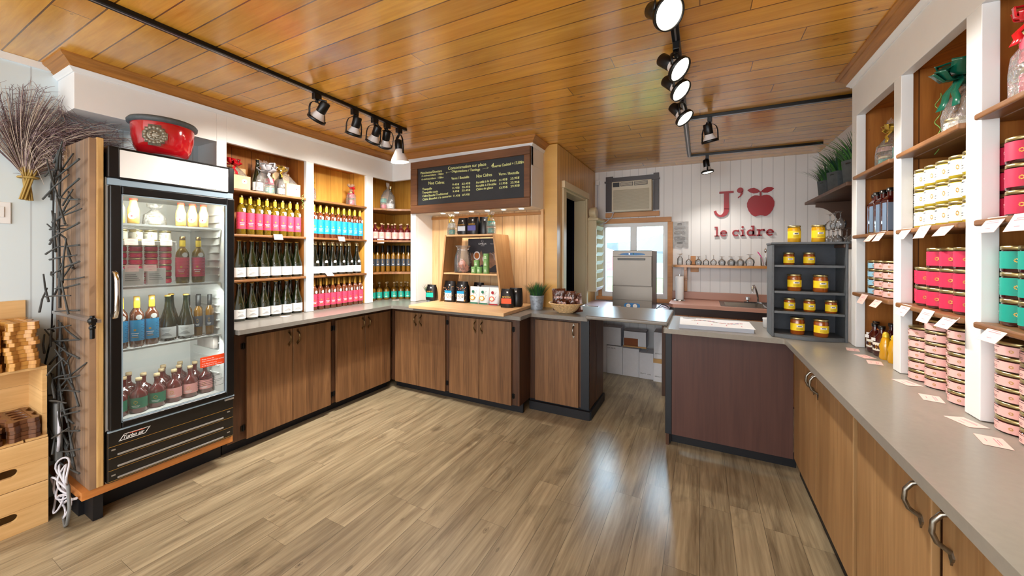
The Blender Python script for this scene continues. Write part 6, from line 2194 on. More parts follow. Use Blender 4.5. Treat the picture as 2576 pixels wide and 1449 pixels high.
def L_r(mb):
    rect(mb, 0.565, 0.565 + ST, ZB, ZX)
    rect(mb, 0.551, 0.597, ZB, ZB + 0.012)
    rect(mb, 0.551, 0.567, ZX - 0.012, ZX)
    arcs(mb, 0.602, ZB + 0.040, 0.018, 0.0335, 40, 150, 12)
    rect(mb, 0.612, 0.622, ZB + 0.050, ZX + 0.001)


letter('letter_l', L_l)
letter('letter_e', lambda m: L_e(m, 0.234))
letter('letter_c', L_c)
letter('letter_i', L_i)
letter('letter_d', L_d)
letter('letter_r', L_r)
letter('letter_e', lambda m: L_e(m, 0.672))

# shelf of upturned glasses
t = thing('glass_shelf', 'honey-coloured wooden shelf with bracket under the apple sign', 'shelf', (0, 0, 0))
MB().prism([(-0.285, 4.848), (-0.305, 4.80), (-0.300, 4.68), (-0.262, 4.63), (-0.20, 4.62), (0.86, 4.62), (0.86, 4.848)], 1.300, 1.325).build('board', 'glass_shelf_wood', t, bevel=0.006, seg=3)
MB().box(-0.172, -0.140, 4.80, 4.848, 1.012, 1.299).box(-0.172, -0.140, 4.68, 4.80, 1.262, 1.299).box(-0.175, -0.137, 4.79, 4.80, 1.14, 1.16).build('bracket', 'glass_shelf_wood', t, bevel=0.003)


def goblet(name, prof, seg=20):
    """drinking glass standing upside down: rim at z = 0"""
    o = MB().lathe(prof, seg, cap=False).build(name, 'glass_clear')
    return tag(o, 'x', 'glass')


G_TALL = goblet('wine_glass', [(0.026, 0), (0.030, 0.01), (0.030, 0.075), (0.014, 0.098), (0.006, 0.106), (0.006, 0.118), (0.030, 0.128), (0.0305, 0.130)])
G_WINE = goblet('wine_glass', [(0.026, 0), (0.033, 0.025), (0.030, 0.048), (0.010, 0.066), (0.0035, 0.074), (0.0035, 0.108), (0.010, 0.114), (0.030, 0.117)])
G_SNIF = goblet('tasting_glass', [(0.028, 0), (0.036, 0.030), (0.032, 0.052), (0.012, 0.068), (0.006, 0.074), (0.006, 0.090), (0.028, 0.098), (0.0285, 0.100)])
for i, (m, x, y, lab) in enumerate(((G_TALL, -0.213, 4.72, 'tall upturned glass at the left end of the wooden shelf'), (G_WINE, -0.122, 4.72, 'upturned wine glass second from the left on the wooden shelf'), (G_SNIF, -0.022, 4.70, 'upturned tasting glass third from the left on the wooden shelf'),
                                     (G_WINE, 0.056, 4.74, 'upturned wine glass fourth from the left on the wooden shelf'), (G_WINE, 0.131, 4.74, 'upturned wine glass fifth from the left on the wooden shelf'), (G_SNIF, 0.213, 4.70, 'upturned tasting glass sixth from the left on the wooden shelf'),
                                     (G_SNIF, 0.299, 4.70, 'upturned tasting glass seventh from the left on the wooden shelf'), (G_SNIF, 0.384, 4.70, 'upturned tasting glass eighth from the left on the wooden shelf'), (G_SNIF, 0.475, 4.70, 'large upturned glass at the right of the glass row'),
                                     (G_SNIF, -0.022, 4.79, 'upturned tasting glass behind the third glass'), (G_SNIF, 0.213, 4.79, 'upturned tasting glass behind the sixth glass'), (G_SNIF, 0.315, 4.79, 'upturned tasting glass behind the seventh glass'), (G_SNIF, 0.40, 4.79, 'upturned tasting glass behind the eighth glass'))):
    place(m, (x, y, 1.3255), 0, lab, 'upturned glasses on the wooden shelf', 1.25 if i == 8 else None)
tag(MB().box(-0.105, -0.02, 4.832, 4.848, 1.24, 1.299).box(-0.105, -0.05, 4.832, 4.848, 1.326, 1.43).build('serving_board', 'window_casing', bevel=0.004), 'small wooden board behind the upturned glasses', 'board')
t = thing('utensil_cup', 'clear cup of utensils at the right end of the glass shelf', 'cup', (0.605, 4.72, 1.3255))
MB().lathe([(0.028, 0.002), (0.032, 0.005), (0.036, 0.095)], 20, cap=False).build('cup', 'glass_clear', t)
tag(MB().ribbon([(0.600, 4.712, 1.335), (0.585, 4.712, 1.41), (0.560, 4.712, 1.455), (0.545, 4.712, 1.475)], 0.018, (0, 0, 1)).build('cheese_knife', 'plastic_pink', solid=0.004), 'pink-handled knife in the utensil cup', 'knife')
tag(MB().tube([(0.612, 4.72, 1.335), (0.615, 4.722, 1.43), (0.617, 4.724, 1.47)], 0.004).sphere((0.617, 4.724, 1.49), 0.014, 0, 8, 1.8).build('spoon', 'chrome'), 'metal spoon standing in the utensil cup', 'spoon')
tag(MB().tube([(0.622, 4.73, 1.335), (0.64, 4.735, 1.42), (0.66, 4.74, 1.475)], 0.008).build('brush', 'bracket_wood'), 'brown brush handle leaning in the utensil cup', 'brush')

# sink counter
t = thing('sink_cabinet', 'brown wooden sink cabinet against the white board wall', 'cabinet', (0, 0, 0))
MB().box(-0.242, 1.07, 4.27, 4.82, 0.0, 0.79).box(-0.242, 1.07, 4.262, 4.285, 0.79, 0.885).build('carcass', 'dark_brown_paint', t)
MB().box(-0.240, 1.05, 4.258, 4.27, 0.02, 0.805).build('door', 'sink_door_wood', t)
t = thing('sink_counter', 'rosy brown laminate sink counter with backsplash', 'countertop', (0, 0, 0))
MB().prism([(-0.262, 4.235), (1.075, 4.235), (1.075, 4.31), (0.205, 4.31), (0.205, 4.70), (1.075, 4.70), (1.075, 4.846), (-0.302, 4.846), (-0.302, 4.30)], 0.886, 0.922).build('worktop', 'laminate_rose', t, bevel=0.008, seg=3)
MB().box(-0.302, 1.075, 4.822, 4.846, 0.9225, 1.008).build('backsplash', 'laminate_rose', t, bevel=0.004)
t = thing('sink', 'double stainless steel sink with chrome tap', 'sink', (0, 0, 0))
mb = MB()
zr_, zb_ = 0.9225, 0.80
mb.box(0.185, 1.06, 4.29, 4.32, zr_, zr_ + 0.003).box(0.185, 1.06, 4.66, 4.74, zr_, zr_ + 0.003).box(0.185, 0.23, 4.32, 4.66, zr_, zr_ + 0.003).box(0.585, 0.635, 4.32, 4.66, zr_, zr_ + 0.003)
for a, b in ((0.23, 0.585), (0.635, 1.03)):
    top = [(a, 4.32), (b, 4.32), (b, 4.66), (a, 4.66)]
    bo = [(a + 0.03, 4.35), (b - 0.03, 4.35), (b - 0.03, 4.63), (a + 0.03, 4.63)]
    mb.add([(p[0], p[1], zr_ + 0.002) for p in top] + [(p[0], p[1], zb_ + 0.03) for p in bo], [(0, 1, 5, 4), (1, 2, 6, 5), (2, 3, 7, 6), (3, 0, 4, 7), (4, 5, 6, 7)])
mb.build('basin', 'steel', t, bevel=0.0)
tp = MB()
tp.box(0.42, 0.70, 4.675, 4.725, 0.926, 0.940)
tp.tube([(0.548, 4.70, 0.94), (0.548, 4.70, 0.985), (0.535, 4.66, 1.04), (0.51, 4.58, 1.105), (0.495, 4.53, 1.125), (0.482, 4.50, 1.118), (0.475, 4.485, 1.09), (0.473, 4.48, 1.055)], 0.010, 10)
tp.lathe([(0.001, 0), (0.001, 0.0)], 4) if False else None
tp = tp.build('tap', 'chrome', t)
for x in (0.455, 0.665):
    mb = MB()
    mb.T = Matrix.Translation((x, 4.70, 0.940))
    mb.lathe([(0.012, 0), (0.012, 0.016), (0.026, 0.020), (0.024, 0.045), (0.010, 0.050)], 8, smooth=False)
    mb.build('tap_handle', 'glass_clear' if False else 'chrome', tp)
t = thing('paper_towel_roll', 'white paper towel roll on a holder left of the sink', 'paper towel', (-0.212, 4.60, 0.9225))
MB().lathe([(0.060, 0), (0.060, 0.008), (0.008, 0.012)], 24).build('holder_base', 'chrome', t)
MB().lathe([(0.042, 0.0125), (0.043, 0.015), (0.043, 0.27), (0.042, 0.275)], 24).build('roll', 'white_label', t)
MB().tube([(0, 0, 0.275), (0, 0, 0.30)], 0.005).build('rod', 'chrome', t)

# lower worktop under the window with the glass washer on it
t = thing('work_table', 'mauve laminate work table under the window', 'table', (0, 0, 0))
MB().box(XE + 0.002, -0.305, 4.02, 4.79, 0.812, 0.846).build('table_top', 'laminate_mauve', t, bevel=0.005)
for x in (-1.19, -0.33):
    for y in (4.06, 4.74):
        MB().box(x - 0.02, x + 0.02, y - 0.02, y + 0.02, 0, 0.8115).build('leg', 'carcass_wood', t)
t = thing('glass_washer', 'stainless steel glass washer with blue control panel in front of the window', 'dishwasher', (0, 0, 0))
x0, x1, y0_, y1_, z0, z1 = -0.852, -0.445, 4.055, 4.50, 0.848, 1.492
MB().box(x0, x1, y0_, y1_, z0, z1 - 0.004).build('body', 'steel', t, bevel=0.004)
MB().box(x0 + 0.004, x1 - 0.004, y0_ - 0.014, y0_ - 0.0005, 1.113, 1.428).build('door', 'steel', t, bevel=0.003)
MB().box(-0.795, -0.515, y0_ - 0.034, y0_ - 0.0145, 1.386, 1.407).build('door_handle', 'cable_gray', t, bevel=0.003)
MB().box(x0, x1, y0_ - 0.010, y0_ - 0.0005, 0.960, 1.108).build('lower_panel', 'steel', t, bevel=0.002)
mb = MB()
n = 20
cxp, czp = -0.645, 1.446
ell = [(cxp + 0.128 * math.cos(PI * k / n), czp + 0.019 * math.sin(PI * k / n)) for k in range(n + 1)] + [(cxp + 0.128 * math.cos(PI + PI * k / n), czp - 0.010 * math.sin(PI * k / n)) for k in range(1, n)]
mb.prism(ell[::-1], y0_ - 0.004, y0_, 'Y')
cp = mb.build('control_strip', 'dial_blue', t)
mb = MB()
for x, m in ((-0.675, 0), (-0.635, 1)):
    mb.T = Matrix.Translation((x, y0_ - 0.0045, 1.452)) @ Matrix.Rotation(PI / 2, 4, 'X')
    mb.lathe([(0.007, 0), (0.007, 0.004)], 14, m)
mb.build('button', ['steel_grill', 'label_green'], cp)
mb = MB()
put_text(mb, 'Lamber', (-0.79, y0_ - 0.005, 1.442), (1, 0, 0), (0, 0, 1), w=0.045, h=0.012)
mb.build('control_lettering', 'dial_blue', t)
mb = MB()
st_ = stadium(-0.648, 0.900, 0.082, 0.028, 24)
mb.prism(st_[::-1], y0_ - 0.004, y0_, 'Y')
gp = mb.build('gauge_plate', 'dial_blue', t)
for x in (-0.684, -0.616):
    mb = MB()
    mb.T = Matrix.Translation((x, y0_ - 0.0045, 0.900)) @ Matrix.Rotation(PI / 2, 4, 'X')
    mb.lathe([(0.025, 0), (0.025, 0.006), (0.022, 0.008)], 24, 0)
    mb.lathe([(0.020, 0.0082), (0.0198, 0.0083)], 24, 1)
    mb.box(-0.010, 0.010, -0.001, 0.001, 0.0084, 0.009, 2)
    mb.build('gauge', ['chrome', 'white_label', 'ink'], gp)
mb = MB()
put_text(mb, 'Lamber', (-0.563, y0_ - 0.0105 + 0.009, 0.858), (1, 0, 0), (0, 0, 1), w=0.098, h=0.036, bold=0.0012)
mb.tube([(-0.578 + 0.013 * math.cos(a), y0_ - 0.002, 0.868 + 0.013 * math.sin(a)) for a in [2 * PI * k / 16 for k in range(16)]], 0.002, 5, closed=True)
mb.build('brand_lettering', 'chrome', t)
MB().box(-0.842, -0.765, y0_ - 0.0012, y0_ - 0.0002, 0.854, 0.888).build('data_plate', 'card_pink', t)
tag(MB().tube([(-0.43, 4.22, 0.852), (-0.38, 4.30, 0.90), (-0.34, 4.34, 0.89), (-0.32, 4.45, 0.854)], 0.005).tube([(-0.42, 4.4, 0.853), (-0.37, 4.36, 0.870), (-0.33, 4.40, 0.853)], 0.004).build('tangled_cable', 'cable_black'), 'black power cords coiled right of the glass washer', 'cord')
tag(MB().box(-1.22, -1.02, 4.10, 4.14, 0.8475, 0.860).box(-1.21, -1.19, 4.08, 4.16, 0.8475, 0.866).build('squeegee', 'chrome'), 'metal bar lying at the left end of the work table', 'tool')


def box_(label, x0, x1, y0, y1, z0, z1, text=None, opened=False, tape=False):
    t = thing('carton', label, 'carton', (0, 0, 0), 0, 'white cartons under the work table')
    mb = MB()
    if opened:
        e = 0.004
        mb.box(x0, x1, y1 - e, y1, z0, z1).box(x0, x0 + e, y0, y1, z0, z1).box(x1 - e, x1, y0, y1, z0, z1).box(x0, x1, y0, y1, z0, z0 + e).box(x0, x1, y0, y1, z1 - e, z1)
        mb.box(x0, x1, y0, y0 + e, z0 + (z1 - z0) * 0.55, z1).box(x0 + (x1 - x0) * 0.64, x1, y0, y0 + e, z0, z0 + (z1 - z0) * 0.55)
        mb.build('carton', 'carton', t)
        MB().box(x0 + 0.005, x1 - 0.005, y0 + 0.02, y1 - 0.005, z0 + 0.005, z1 - 0.005).build('inside', 'carton_inside', t)
        MB().box(x0 - 0.001, x1 + 0.001, y0 - 0.012, y0 - 0.001, z0, z0 + 0.016).build('flap', 'kraft', t)
    else:
        mb.box(x0, x1, y0, y1, z0, z1)
        mb.build('carton', 'carton', t, bevel=0.002)
        MB().box((x0 + x1) / 2 - 0.001, (x0 + x1) / 2 + 0.001, y0 + 0.02, y1 - 0.02, z1, z1 + 0.0006).build('top_seam', 'kraft', t)
    if tape:
        MB().box(x0 - 0.0012, x1 + 0.0012, y0 - 0.0012, y1, z1 - 0.05, z1 - 0.001).build('tape', 'kraft', t)
    if text:
        mb = MB()
        for s_, x, z, h in text:
            put_text(mb, s_, (x, y0 - 0.0004, z), (1, 0, 0), (0, 0, 1), h=h)
        mb.build('printed_text', 'ink', t)


yb0, yb1 = 4.50, 4.70
box_('narrow white carton standing at the far left under the table', -1.22, -1.02, yb0 + 0.02, yb1, 0.0, 0.345)
box_('white carton printed 6 X 750 ML under the table', -1.015, -0.830, yb0 + 0.015, yb1, 0.0, 0.335, [('6 X 750 ML', -1.005, 0.302, 0.020)])
box_('white carton with folded-down flap on the two left cartons', -1.20, -0.85, yb0 + 0.02, yb1, 0.346, 0.560)
box_('plain white carton in the middle of the floor row', -0.826, -0.640, yb0 + 0.01, yb1, 0.0, 0.330)
box_('open white carton with brown dividers on the middle carton', -0.82, -0.56, yb0 + 0.02, yb1, 0.346, 0.535, opened=True)
box_('white carton printed 200mlx12 with open brown flaps', -0.636, -0.480, yb0, yb1, 0.0, 0.300, [('200mlx12', -0.625, 0.055, 0.016), ('CIDRE', -0.545, 0.050, 0.014)])
box_('lower white carton with brown tape at the right end', -0.476, -0.300, yb0 - 0.045, yb1, 0.0, 0.262, [('200mlx12', -0.46, 0.055, 0.018)], tape=True)
box_('upper white carton printed 200mlx12 at the right end', -0.472, -0.300, yb0 - 0.045, yb1, 0.2635, 0.560, [('200mlx12', -0.46, 0.315, 0.018)])

# wall rack with a small clock on top
t = thing('letter_rack', 'cream wooden slatted rack on the side wall by the window', 'rack', (0, 0, 0))
mb = MB()
mb.box(-1.247, -1.130, 4.44, 4.458, 0.99, 1.858).box(-1.247, -1.130, 4.79, 4.806, 0.99, 1.858)
mb.build('side_panel', 'cream_trim', t, bevel=0.002)
MB().box(-1.247, -1.238, 4.458, 4.79, 0.99, 1.858).build('back_panel', 'white_paint', t)
for k in range(8):
    z = 0.995 + k * 0.108
    MB().hexa([(-1.155, 4.459, z), (-1.145, 4.459, z), (-1.145, 4.789, z), (-1.155, 4.789, z)], [(-1.128, 4.459, z + 0.045), (-1.118, 4.459, z + 0.045), (-1.118, 4.789, z + 0.045), (-1.128, 4.789, z + 0.045)]).build('slat', 'white_paint', t)
MB().box(-1.247, -1.105, 4.425, 4.80, 1.859, 1.892).build('cornice', 'cream_trim', t, bevel=0.006)
t = thing('small_clock', 'small round wooden clock standing on top of the slatted rack', 'clock', (-1.19, 4.50, 1.892))
mb = MB()
mb.T = Matrix.Translation((-0.03, 0, 0.068)) @ Matrix.Rotation(PI / 2, 4, 'Y')
mb.lathe([(0.066, 0), (0.068, 0.004), (0.068, 0.072), (0.066, 0.076)], 28)
mb.build('case', 'cream_trim', t)
mb = MB()
mb.T = Matrix.Translation((0.0465, 0, 0.068)) @ Matrix.Rotation(PI / 2, 4, 'Y')
mb.lathe([(0.055, 0), (0.055, 0.0015)], 28)
mb.build('face', 'label_cream', t)
MB().box(-0.035, 0.045, -0.05, 0.05, 0, 0.012).build('base', 'cream_trim', t)

# things on the bar
t = thing('paper_stack', 'thick pad of printed map placemats on the bar', 'paper stack', (0, 0, 0))
MB().hexa([(-0.135, 2.875, 0.9205), (0.318, 2.905, 0.9205), (0.318, 3.20, 0.9205), (-0.142, 3.18, 0.9205)], [(-0.135, 2.875, 0.948), (0.318, 2.905, 0.948), (0.318, 3.20, 0.948), (-0.142, 3.18, 0.948)]).build('pad', 'paper_gray', t)
MB().hexa([(-0.130, 2.875, 0.9485), (0.326, 2.900, 0.9485), (0.320, 3.205, 0.9485), (-0.142, 3.19, 0.9485)], [(-0.130, 2.875, 0.9500), (0.326, 2.900, 0.9500), (0.320, 3.205, 0.9500), (-0.142, 3.19, 0.9500)]).build('top_sheet', 'paper', t)
mb = MB()
r_ = random.Random(6)
for k in range(150):
    u = r_.uniform(0, 1)
    x = -0.06 + 0.32 * u
    y = 3.075 + 0.035 * math.sin(u * 7) + r_.uniform(-0.018, 0.018)
    s_ = r_.uniform(0.003, 0.010)
    mb.box(x, x + s_ * 1.6, y, y + s_ * 0.6, 0.9500, 0.9506, r_.choice((0, 0, 0, 1, 2, 3)))
for x in (-0.02, 0.07, 0.16, 0.25):
    mb.box(x, x + 0.006, 2.95, 2.98, 0.9500, 0.9506, 0)
mb.box(-0.12, -0.03, 3.155, 3.170, 0.9500, 0.9506, 4)
mb.build('map_print', ['ink_pink', 'ink_blue', 'ink_green', 'kraft', 'ink'], t)
t = thing('small_can', 'small white lidded tub beside the slate display rack', 'tub', (0.432, 3.20, 0.9205))
MB().lathe([(0.026, 0), (0.029, 0.003), (0.029, 0.058)], 20).build('body', 'white_label', t)
MB().lathe([(0.031, 0.0585), (0.031, 0.068), (0.029, 0.069)], 20).build('lid', 'white_plastic', t)

# slate display rack of honey jars
t = thing('honey_rack', 'slate-grey four-shelf display rack of honey jars on the bar corner', 'display rack', (0, 0, 0))
hx0, hx1, hy0, hy1 = 0.408, 0.786, 2.862, 3.06


def bowed(z0, z1, bow_, mt='slate_paint', inset=0.014, nm='shelf'):
    pts = [(hx0 + inset + (hx1 - hx0 - 2 * inset) * k / 16, hy0 + 0.004 - bow_ * math.sin(PI * k / 16)) for k in range(17)] + [(hx1 - inset, hy1 - 0.011), (hx0 + inset, hy1 - 0.011)]
    MB().prism(pts, z0, z1).build(nm, mt, t, bevel=0.002)


MB().box(hx0, hx0 + 0.0135, hy0, hy1, 0.9505 - 0.03, 1.512).build('side_panel', 'slate_paint', t, bevel=0.003)
MB().box(hx1 - 0.0135, hx1, hy0, hy1, 0.9505 - 0.03, 1.512).build('side_panel', 'slate_paint', t, bevel=0.003)
MB().box(hx0 + 0.0135, hx1 - 0.0135, hy1 - 0.01, hy1, 0.921, 1.512).build('back_panel', 'slate_paint_dark', t)
MB().box(hx0 - 0.004, hx1 + 0.004, hy0 - 0.006, hy1 + 0.002, 1.5125, 1.526).build('top_board', 'slate_paint', t, bevel=0.003)
bowed(0.9215, 0.944, 0.06, inset=0.0)if False else bowed(0.9215, 0.944, 0.055, nm='base_board')
for z, b in ((1.088, 0.012), (1.216, 0.018), (1.382, 0.004)):
    bowed(z - 0.014, z, b)
for m, x, y, z, lab in ((H_SMALL, 0.508, 2.93, 1.3825, 'small honey jar, left on the top shelf of the slate rack'), (H_SMALL, 0.612, 2.93, 1.3825, 'small honey jar, right on the top shelf of the slate rack'),
                        (H_BIG, 0.535, 2.92, 1.2165, 'large honey jar, left on the second shelf of the slate rack'), (H_BIG, 0.662, 2.90, 1.2165, 'large honey jar, right on the second shelf of the slate rack'),
                        (H_SMALL, 0.512, 2.93, 1.0885, 'small honey jar, left on the third shelf of the slate rack'), (H_SMALL, 0.612, 2.92, 1.0885, 'small honey jar, middle of the third shelf of the slate rack'), (H_SMALL, 0.716, 2.91, 1.0885, 'small honey jar, right on the third shelf of the slate rack'),
                        (H_BIG, 0.548, 2.90, 0.9445, 'large honey jar, left on the base of the slate rack'), (H_BIG, 0.660, 2.875, 0.9445, 'large honey jar, right on the base of the slate rack'),
                        (H_GOLD, 0.535, 2.93, 1.5265, 'pale honey jar, left on top of the slate rack'), (H_GOLD, 0.655, 2.92, 1.5265, 'pale honey jar, right on top of the slate rack')):
    place(m, (x, y, z), R(8), lab, 'honey jars on the slate rack')

# wall unit with planters and stacked glasses behind the end of the shelves
t = thing('planter_shelf', 'brown wooden wall shelf unit above the bar with planters', 'shelf', (0, 0, 0))
MB().box(0.775, XW - 0.002, 2.87, 3.86, 1.862, 1.886).build('upper_board', 'bracket_wood', t, bevel=0.004)
MB().box(0.765, XW - 0.002, 2.87, 3.74, 1.490, 1.512).build('lower_board', 'bracket_wood', t, bevel=0.004)
MB().box(XW - 0.016, XW - 0.003, 2.87, 3.72, 1.513, 1.861).build('back_panel', 'bracket_wood', t)
pts = [(XW - 0.02, 1.861), (0.815, 1.861), (0.815, 1.835)] + [(0.815 + 0.16 * math.sin(PI / 2 * k / 10), 1.825 - 0.22 * (1 - math.cos(PI / 2 * k / 10)) if True else 0) for k in range(11)] + [(0.975, 1.56), (0.94, 1.53), (0.86, 1.513), (XW - 0.02, 1.513)]
MB().prism(pts, 3.70, 3.716, 'Y').build('bracket', 'bracket_wood', t)
for i, (x, y, lab) in enumerate(((0.875, 3.60, 'farthest'), (0.875, 3.33, 'middle'), (0.885, 3.03, 'nearest'))):
    grass_pot('grass in a grey hexagonal planter on the wall shelf, %s of three' % lab, (x, y, 1.8865), 0.076 + 0.008 * i, 0.125 + 0.014 * i, 'planter_gray', 190, 0.19 + 0.01 * i, 20 + i, square=1, spread=0.5, bend=0.5, fac=0.9)
k = 0
for x, y, z in [(0.812, 3.64, 1.5125), (0.815, 3.555, 1.5125), (0.815, 3.47, 1.5125), (0.82, 3.385, 1.5125), (0.82, 3.30, 1.5125), (0.825, 3.215, 1.5125), (0.90, 3.60, 1.5125), (0.90, 3.51, 1.5125), (0.905, 3.42, 1.5125), (0.905, 3.33, 1.5125), (0.905, 3.24, 1.5125), (0.855, 3.50, 1.6305), (0.86, 3.40, 1.6305), (0.86, 3.29, 1.6305)]:
    place(G_WINE if k == 0 else G_WINE, (x, y, z), 0, ('upturned wine glass stacked on top in the wall unit, %s' % ORD[k - 11] if z > 1.6 else 'upturned wine glass on the wall unit board, %s' % ORD[k]), 'upturned wine glasses in the wall unit')
    k += 1

# outside the back window
tag(MB().box(-60, 60, 5.6, 120, -1.45, -1.35).build('lawn', 'lawn_green'), 'sunlit green lawn outside the back window', 'lawn', kind='structure')
tag(MB().box(-200, 200, 46, 230, -1.34, -1.30).build('field', 'pale_field'), 'pale sunlit field beyond the lawn', 'field', kind='structure')
for i, (y, z0, amp, seed, mat, lab) in enumerate(((260, 13, 5, 1, 'hill_haze_blue', 'hazy blue mountain ridge on the horizon'), (150, 3.5, 2, 5, 'hill_haze_blue', 'low wooded hill in front of the mountains'))):
    mb = MB()
    n = 60
    f = [(-220 + 440 * k / n, y, z0 + amp * math.sin(k * 0.21 + seed) + amp * 0.3 * math.sin(k * 0.63 + seed * 2)) for k in range(n + 1)]
    vs = [(p[0], p[1] - 30, -2) for p in f] + f + [(p[0], p[1] + 60, -2) for p in f]
    mb.add(vs, [(k, k + 1, n + 2 + k, n + 1 + k) for k in range(n)] + [(n + 1 + k, n + 2 + k, 2 * n + 3 + k, 2 * n + 2 + k) for k in range(n)])
    tag(mb.build('hill', mat), lab, 'hill', kind='structure')
t = thing('patio_umbrella', 'red patio umbrella outside beyond the glass washer', 'umbrella', (-2.05, 9.0, -1.35))
MB().lathe([(1.15, 2.45), (0.6, 2.75), (0.02, 2.95)], 8, cap=False, smooth=False).build('canopy', 'ribbon_red', t)
MB().tube([(0, 0, 0), (0, 0, 2.93)], 0.03).build('pole', 'stone', t)
t = thing('flower_bush', 'red flowering bush outside the left window pane', 'bush', (-2.15, 8.3, -1.35))
mb, mg = MB(), MB()
r_ = random.Random(4)
for k in range(120):
    p = Vector((r_.gauss(0, 0.22), r_.gauss(0, 0.2), r_.uniform(0.5, 1.75)))
    mb.sphere(p, r_.uniform(0.03, 0.06), 0, 6)
    p2 = Vector((r_.gauss(0, 0.28), r_.gauss(0, 0.25), r_.uniform(0.1, 1.5)))
    mg.sphere(p2, r_.uniform(0.05, 0.09), 0, 6)
mb.build('blossoms', 'flower_red', t)
mg.build('leaves', 'leaf_green', t)

# ------------------------------------------------------------------ right-hand shelves
RZR = -PI / 2 + 0.35
A3, A2, A1 = 1.8935, 1.5585, 1.2365
# bay against the bar: square syrup bottles, flat tins, maple syrup
SQ = MB()
for z0, z1, w0, w1 in ((0, 0.165, 0.027, 0.027), (0.165, 0.185, 0.027, 0.014)):
    SQ.hexa([(-w0, -w0, z0), (w0, -w0, z0), (w0, w0, z0), (-w0, w0, z0)], [(-w1, -w1, z1), (w1, -w1, z1), (w1, w1, z1), (-w1, w1, z1)])
SQ.lathe([(0.013, 0.184), (0.013, 0.205)], 14)
SQ = SQ.build('syrup_bottle', 'syrup_dark', bevel=0.004)
tag(SQ, 'x', 'bottle')
MB().lathe([(0.0155, 0.2055), (0.0155, 0.224), (0.014, 0.225)], 16).build('cap', 'black_plastic', SQ)
mb = MB()
for a in (0, PI / 2, PI, -PI / 2):
    mb.T = Matrix.Rotation(a, 4, 'Z')
    mb.box(-0.024 if a else -0.010, 0.024, -0.0282, -0.0274, 0.012, 0.150)
mb.T = Matrix.Identity(4)
mb.build('label', 'label_steelblue', SQ)
for i, (x, y) in enumerate(((0.862, 2.735), (0.845, 2.655), (0.845, 2.575), (0.845, 2.495), (0.93, 2.72), (0.93, 2.63), (0.93, 2.54))):
    place(SQ, (x, y, A2), -PI / 2 + 0.12, 'tall square syrup bottle with black cap on the right shelves, %s in line' % ORD[i], 'square syrup bottles')
for c, (x, y, m, cn) in enumerate(((0.878, 2.735, T_SKY, 'pale blue'), (0.848, 2.636, T_SKY, 'pale blue'), (0.846, 2.540, T_BLUSH, 'pink'), (0.846, 2.440, T_BLUSH, 'pink'), (0.95, 2.69, T_SKY, 'pale blue'))):
    for k in range(4):
        place(m, (x, y, A1 + k * 0.0452), RZR, '%s flat jar in the farthest right bay, stack %s, %s from the bottom' % (cn, ORD[c], ORD[k]), 'flat jars in the bay beside the bar')
mp = [(0.026, 0), (0.033, 0.006), (0.036, 0.05), (0.033, 0.085), (0.017, 0.112), (0.012, 0.122), (0.012, 0.140)]
MAP = bottle('maple_bottle', mp, 'syrup_dark', (0.0350, 0.030, 0.072, 'label_cream', -40, 40, 'thin'), [('cap', [(0.0145, 0.1402), (0.0145, 0.156), (0.013, 0.157)], 'black_plastic')],
             extra=lambda o: MB().tube([(0.014, 0, 0.128), (0.032, 0, 0.122), (0.036, 0, 0.105), (0.030, 0, 0.092)], 0.004, 6).build('loop_handle', 'honey_amber', o) and MB().box(-0.016, 0.008, -0.037, -0.0355, 0.078, 0.094).build('price_sticker', 'white_label', o))
for i, (x, y) in enumerate(((0.870, 2.740), (0.840, 2.658), (0.840, 2.576), (0.92, 2.70), (0.92, 2.61))):
    place(MAP, (x, y, SC), RZR, 'maple syrup bottle with loop handle on the right counter, %s from the bar' % ORD[i], 'maple syrup bottles')
BEAR = bottle('honey_bottle', [(0.022, 0), (0.026, 0.01), (0.022, 0.045), (0.027, 0.065), (0.020, 0.085), (0.018, 0.10), (0.012, 0.112)], 'honey_gold', None, [('cap', [(0.014, 0.1125), (0.012, 0.130), (0.004, 0.138)], 'foil_yellow')])
for i, (x, y) in enumerate(((0.832, 2.505), (0.840, 2.435))):
    place(BEAR, (x, y, SC), RZR, 'squeeze honey bottle next to the maple syrup, %s from the bar' % ORD[i], 'squeeze honey bottles')
t = bundle('gift_bundle', 'wrapped bottle and jars with gold tie on the top shelf nearest the bar', (0.895, 2.585, A3), -PI / 2 + 0.5)
inner(T_BLUSH, t, (-0.045, 0.0, 0.092), 0, sc=0.85)
inner(J_TEAL, t, (-0.045, 0.0, 0.001), 0, sc=0.9)
inner(B_TEAL, t, (0.035, -0.005, 0.001), 0, sc=1.1)
wrap(t, 0.155, 0.10, 0.20, 0.16, 0.42, 61)
bow(t, (0, -0.02, 0.20), 0.045, 'ribbon_gold', 8, 61, 1)
# middle bay
for c, (x, y, n) in enumerate(((0.870, 2.238, 3), (0.842, 2.158, 3), (0.842, 2.078, 3), (0.842, 1.998, 3), (0.842, 1.915, 3), (0.842, 1.834, 3), (0.955, 2.19, 3), (0.935, 2.11, 3), (0.935, 2.02, 3))):
    for k in range(n):
        place(J_WHITE, (x, y, A2 + 0.001 + k * 0.0822), RZR, 'white-labelled mustard jar in the middle right bay, stack %s, %s from the bottom' % (ORD[c], ORD[k]), 'white-labelled jars')
for c, (x, y, n) in enumerate(((0.869, 2.228, 2), (0.842, 2.144, 2), (0.842, 2.060, 3), (0.842, 1.972, 3), (0.842, 1.886, 3), (0.955, 2.17, 2), (0.935, 2.03, 3), (0.935, 1.94, 3))):
    for k in range(n):
        place(J_RED, (x, y, A1 + 0.001 + k * 0.0792), RZR, 'raspberry-labelled jar in the middle right bay, stack %s, %s from the bottom' % (ORD[c], ORD[k]), 'raspberry-labelled jars, middle right bay')
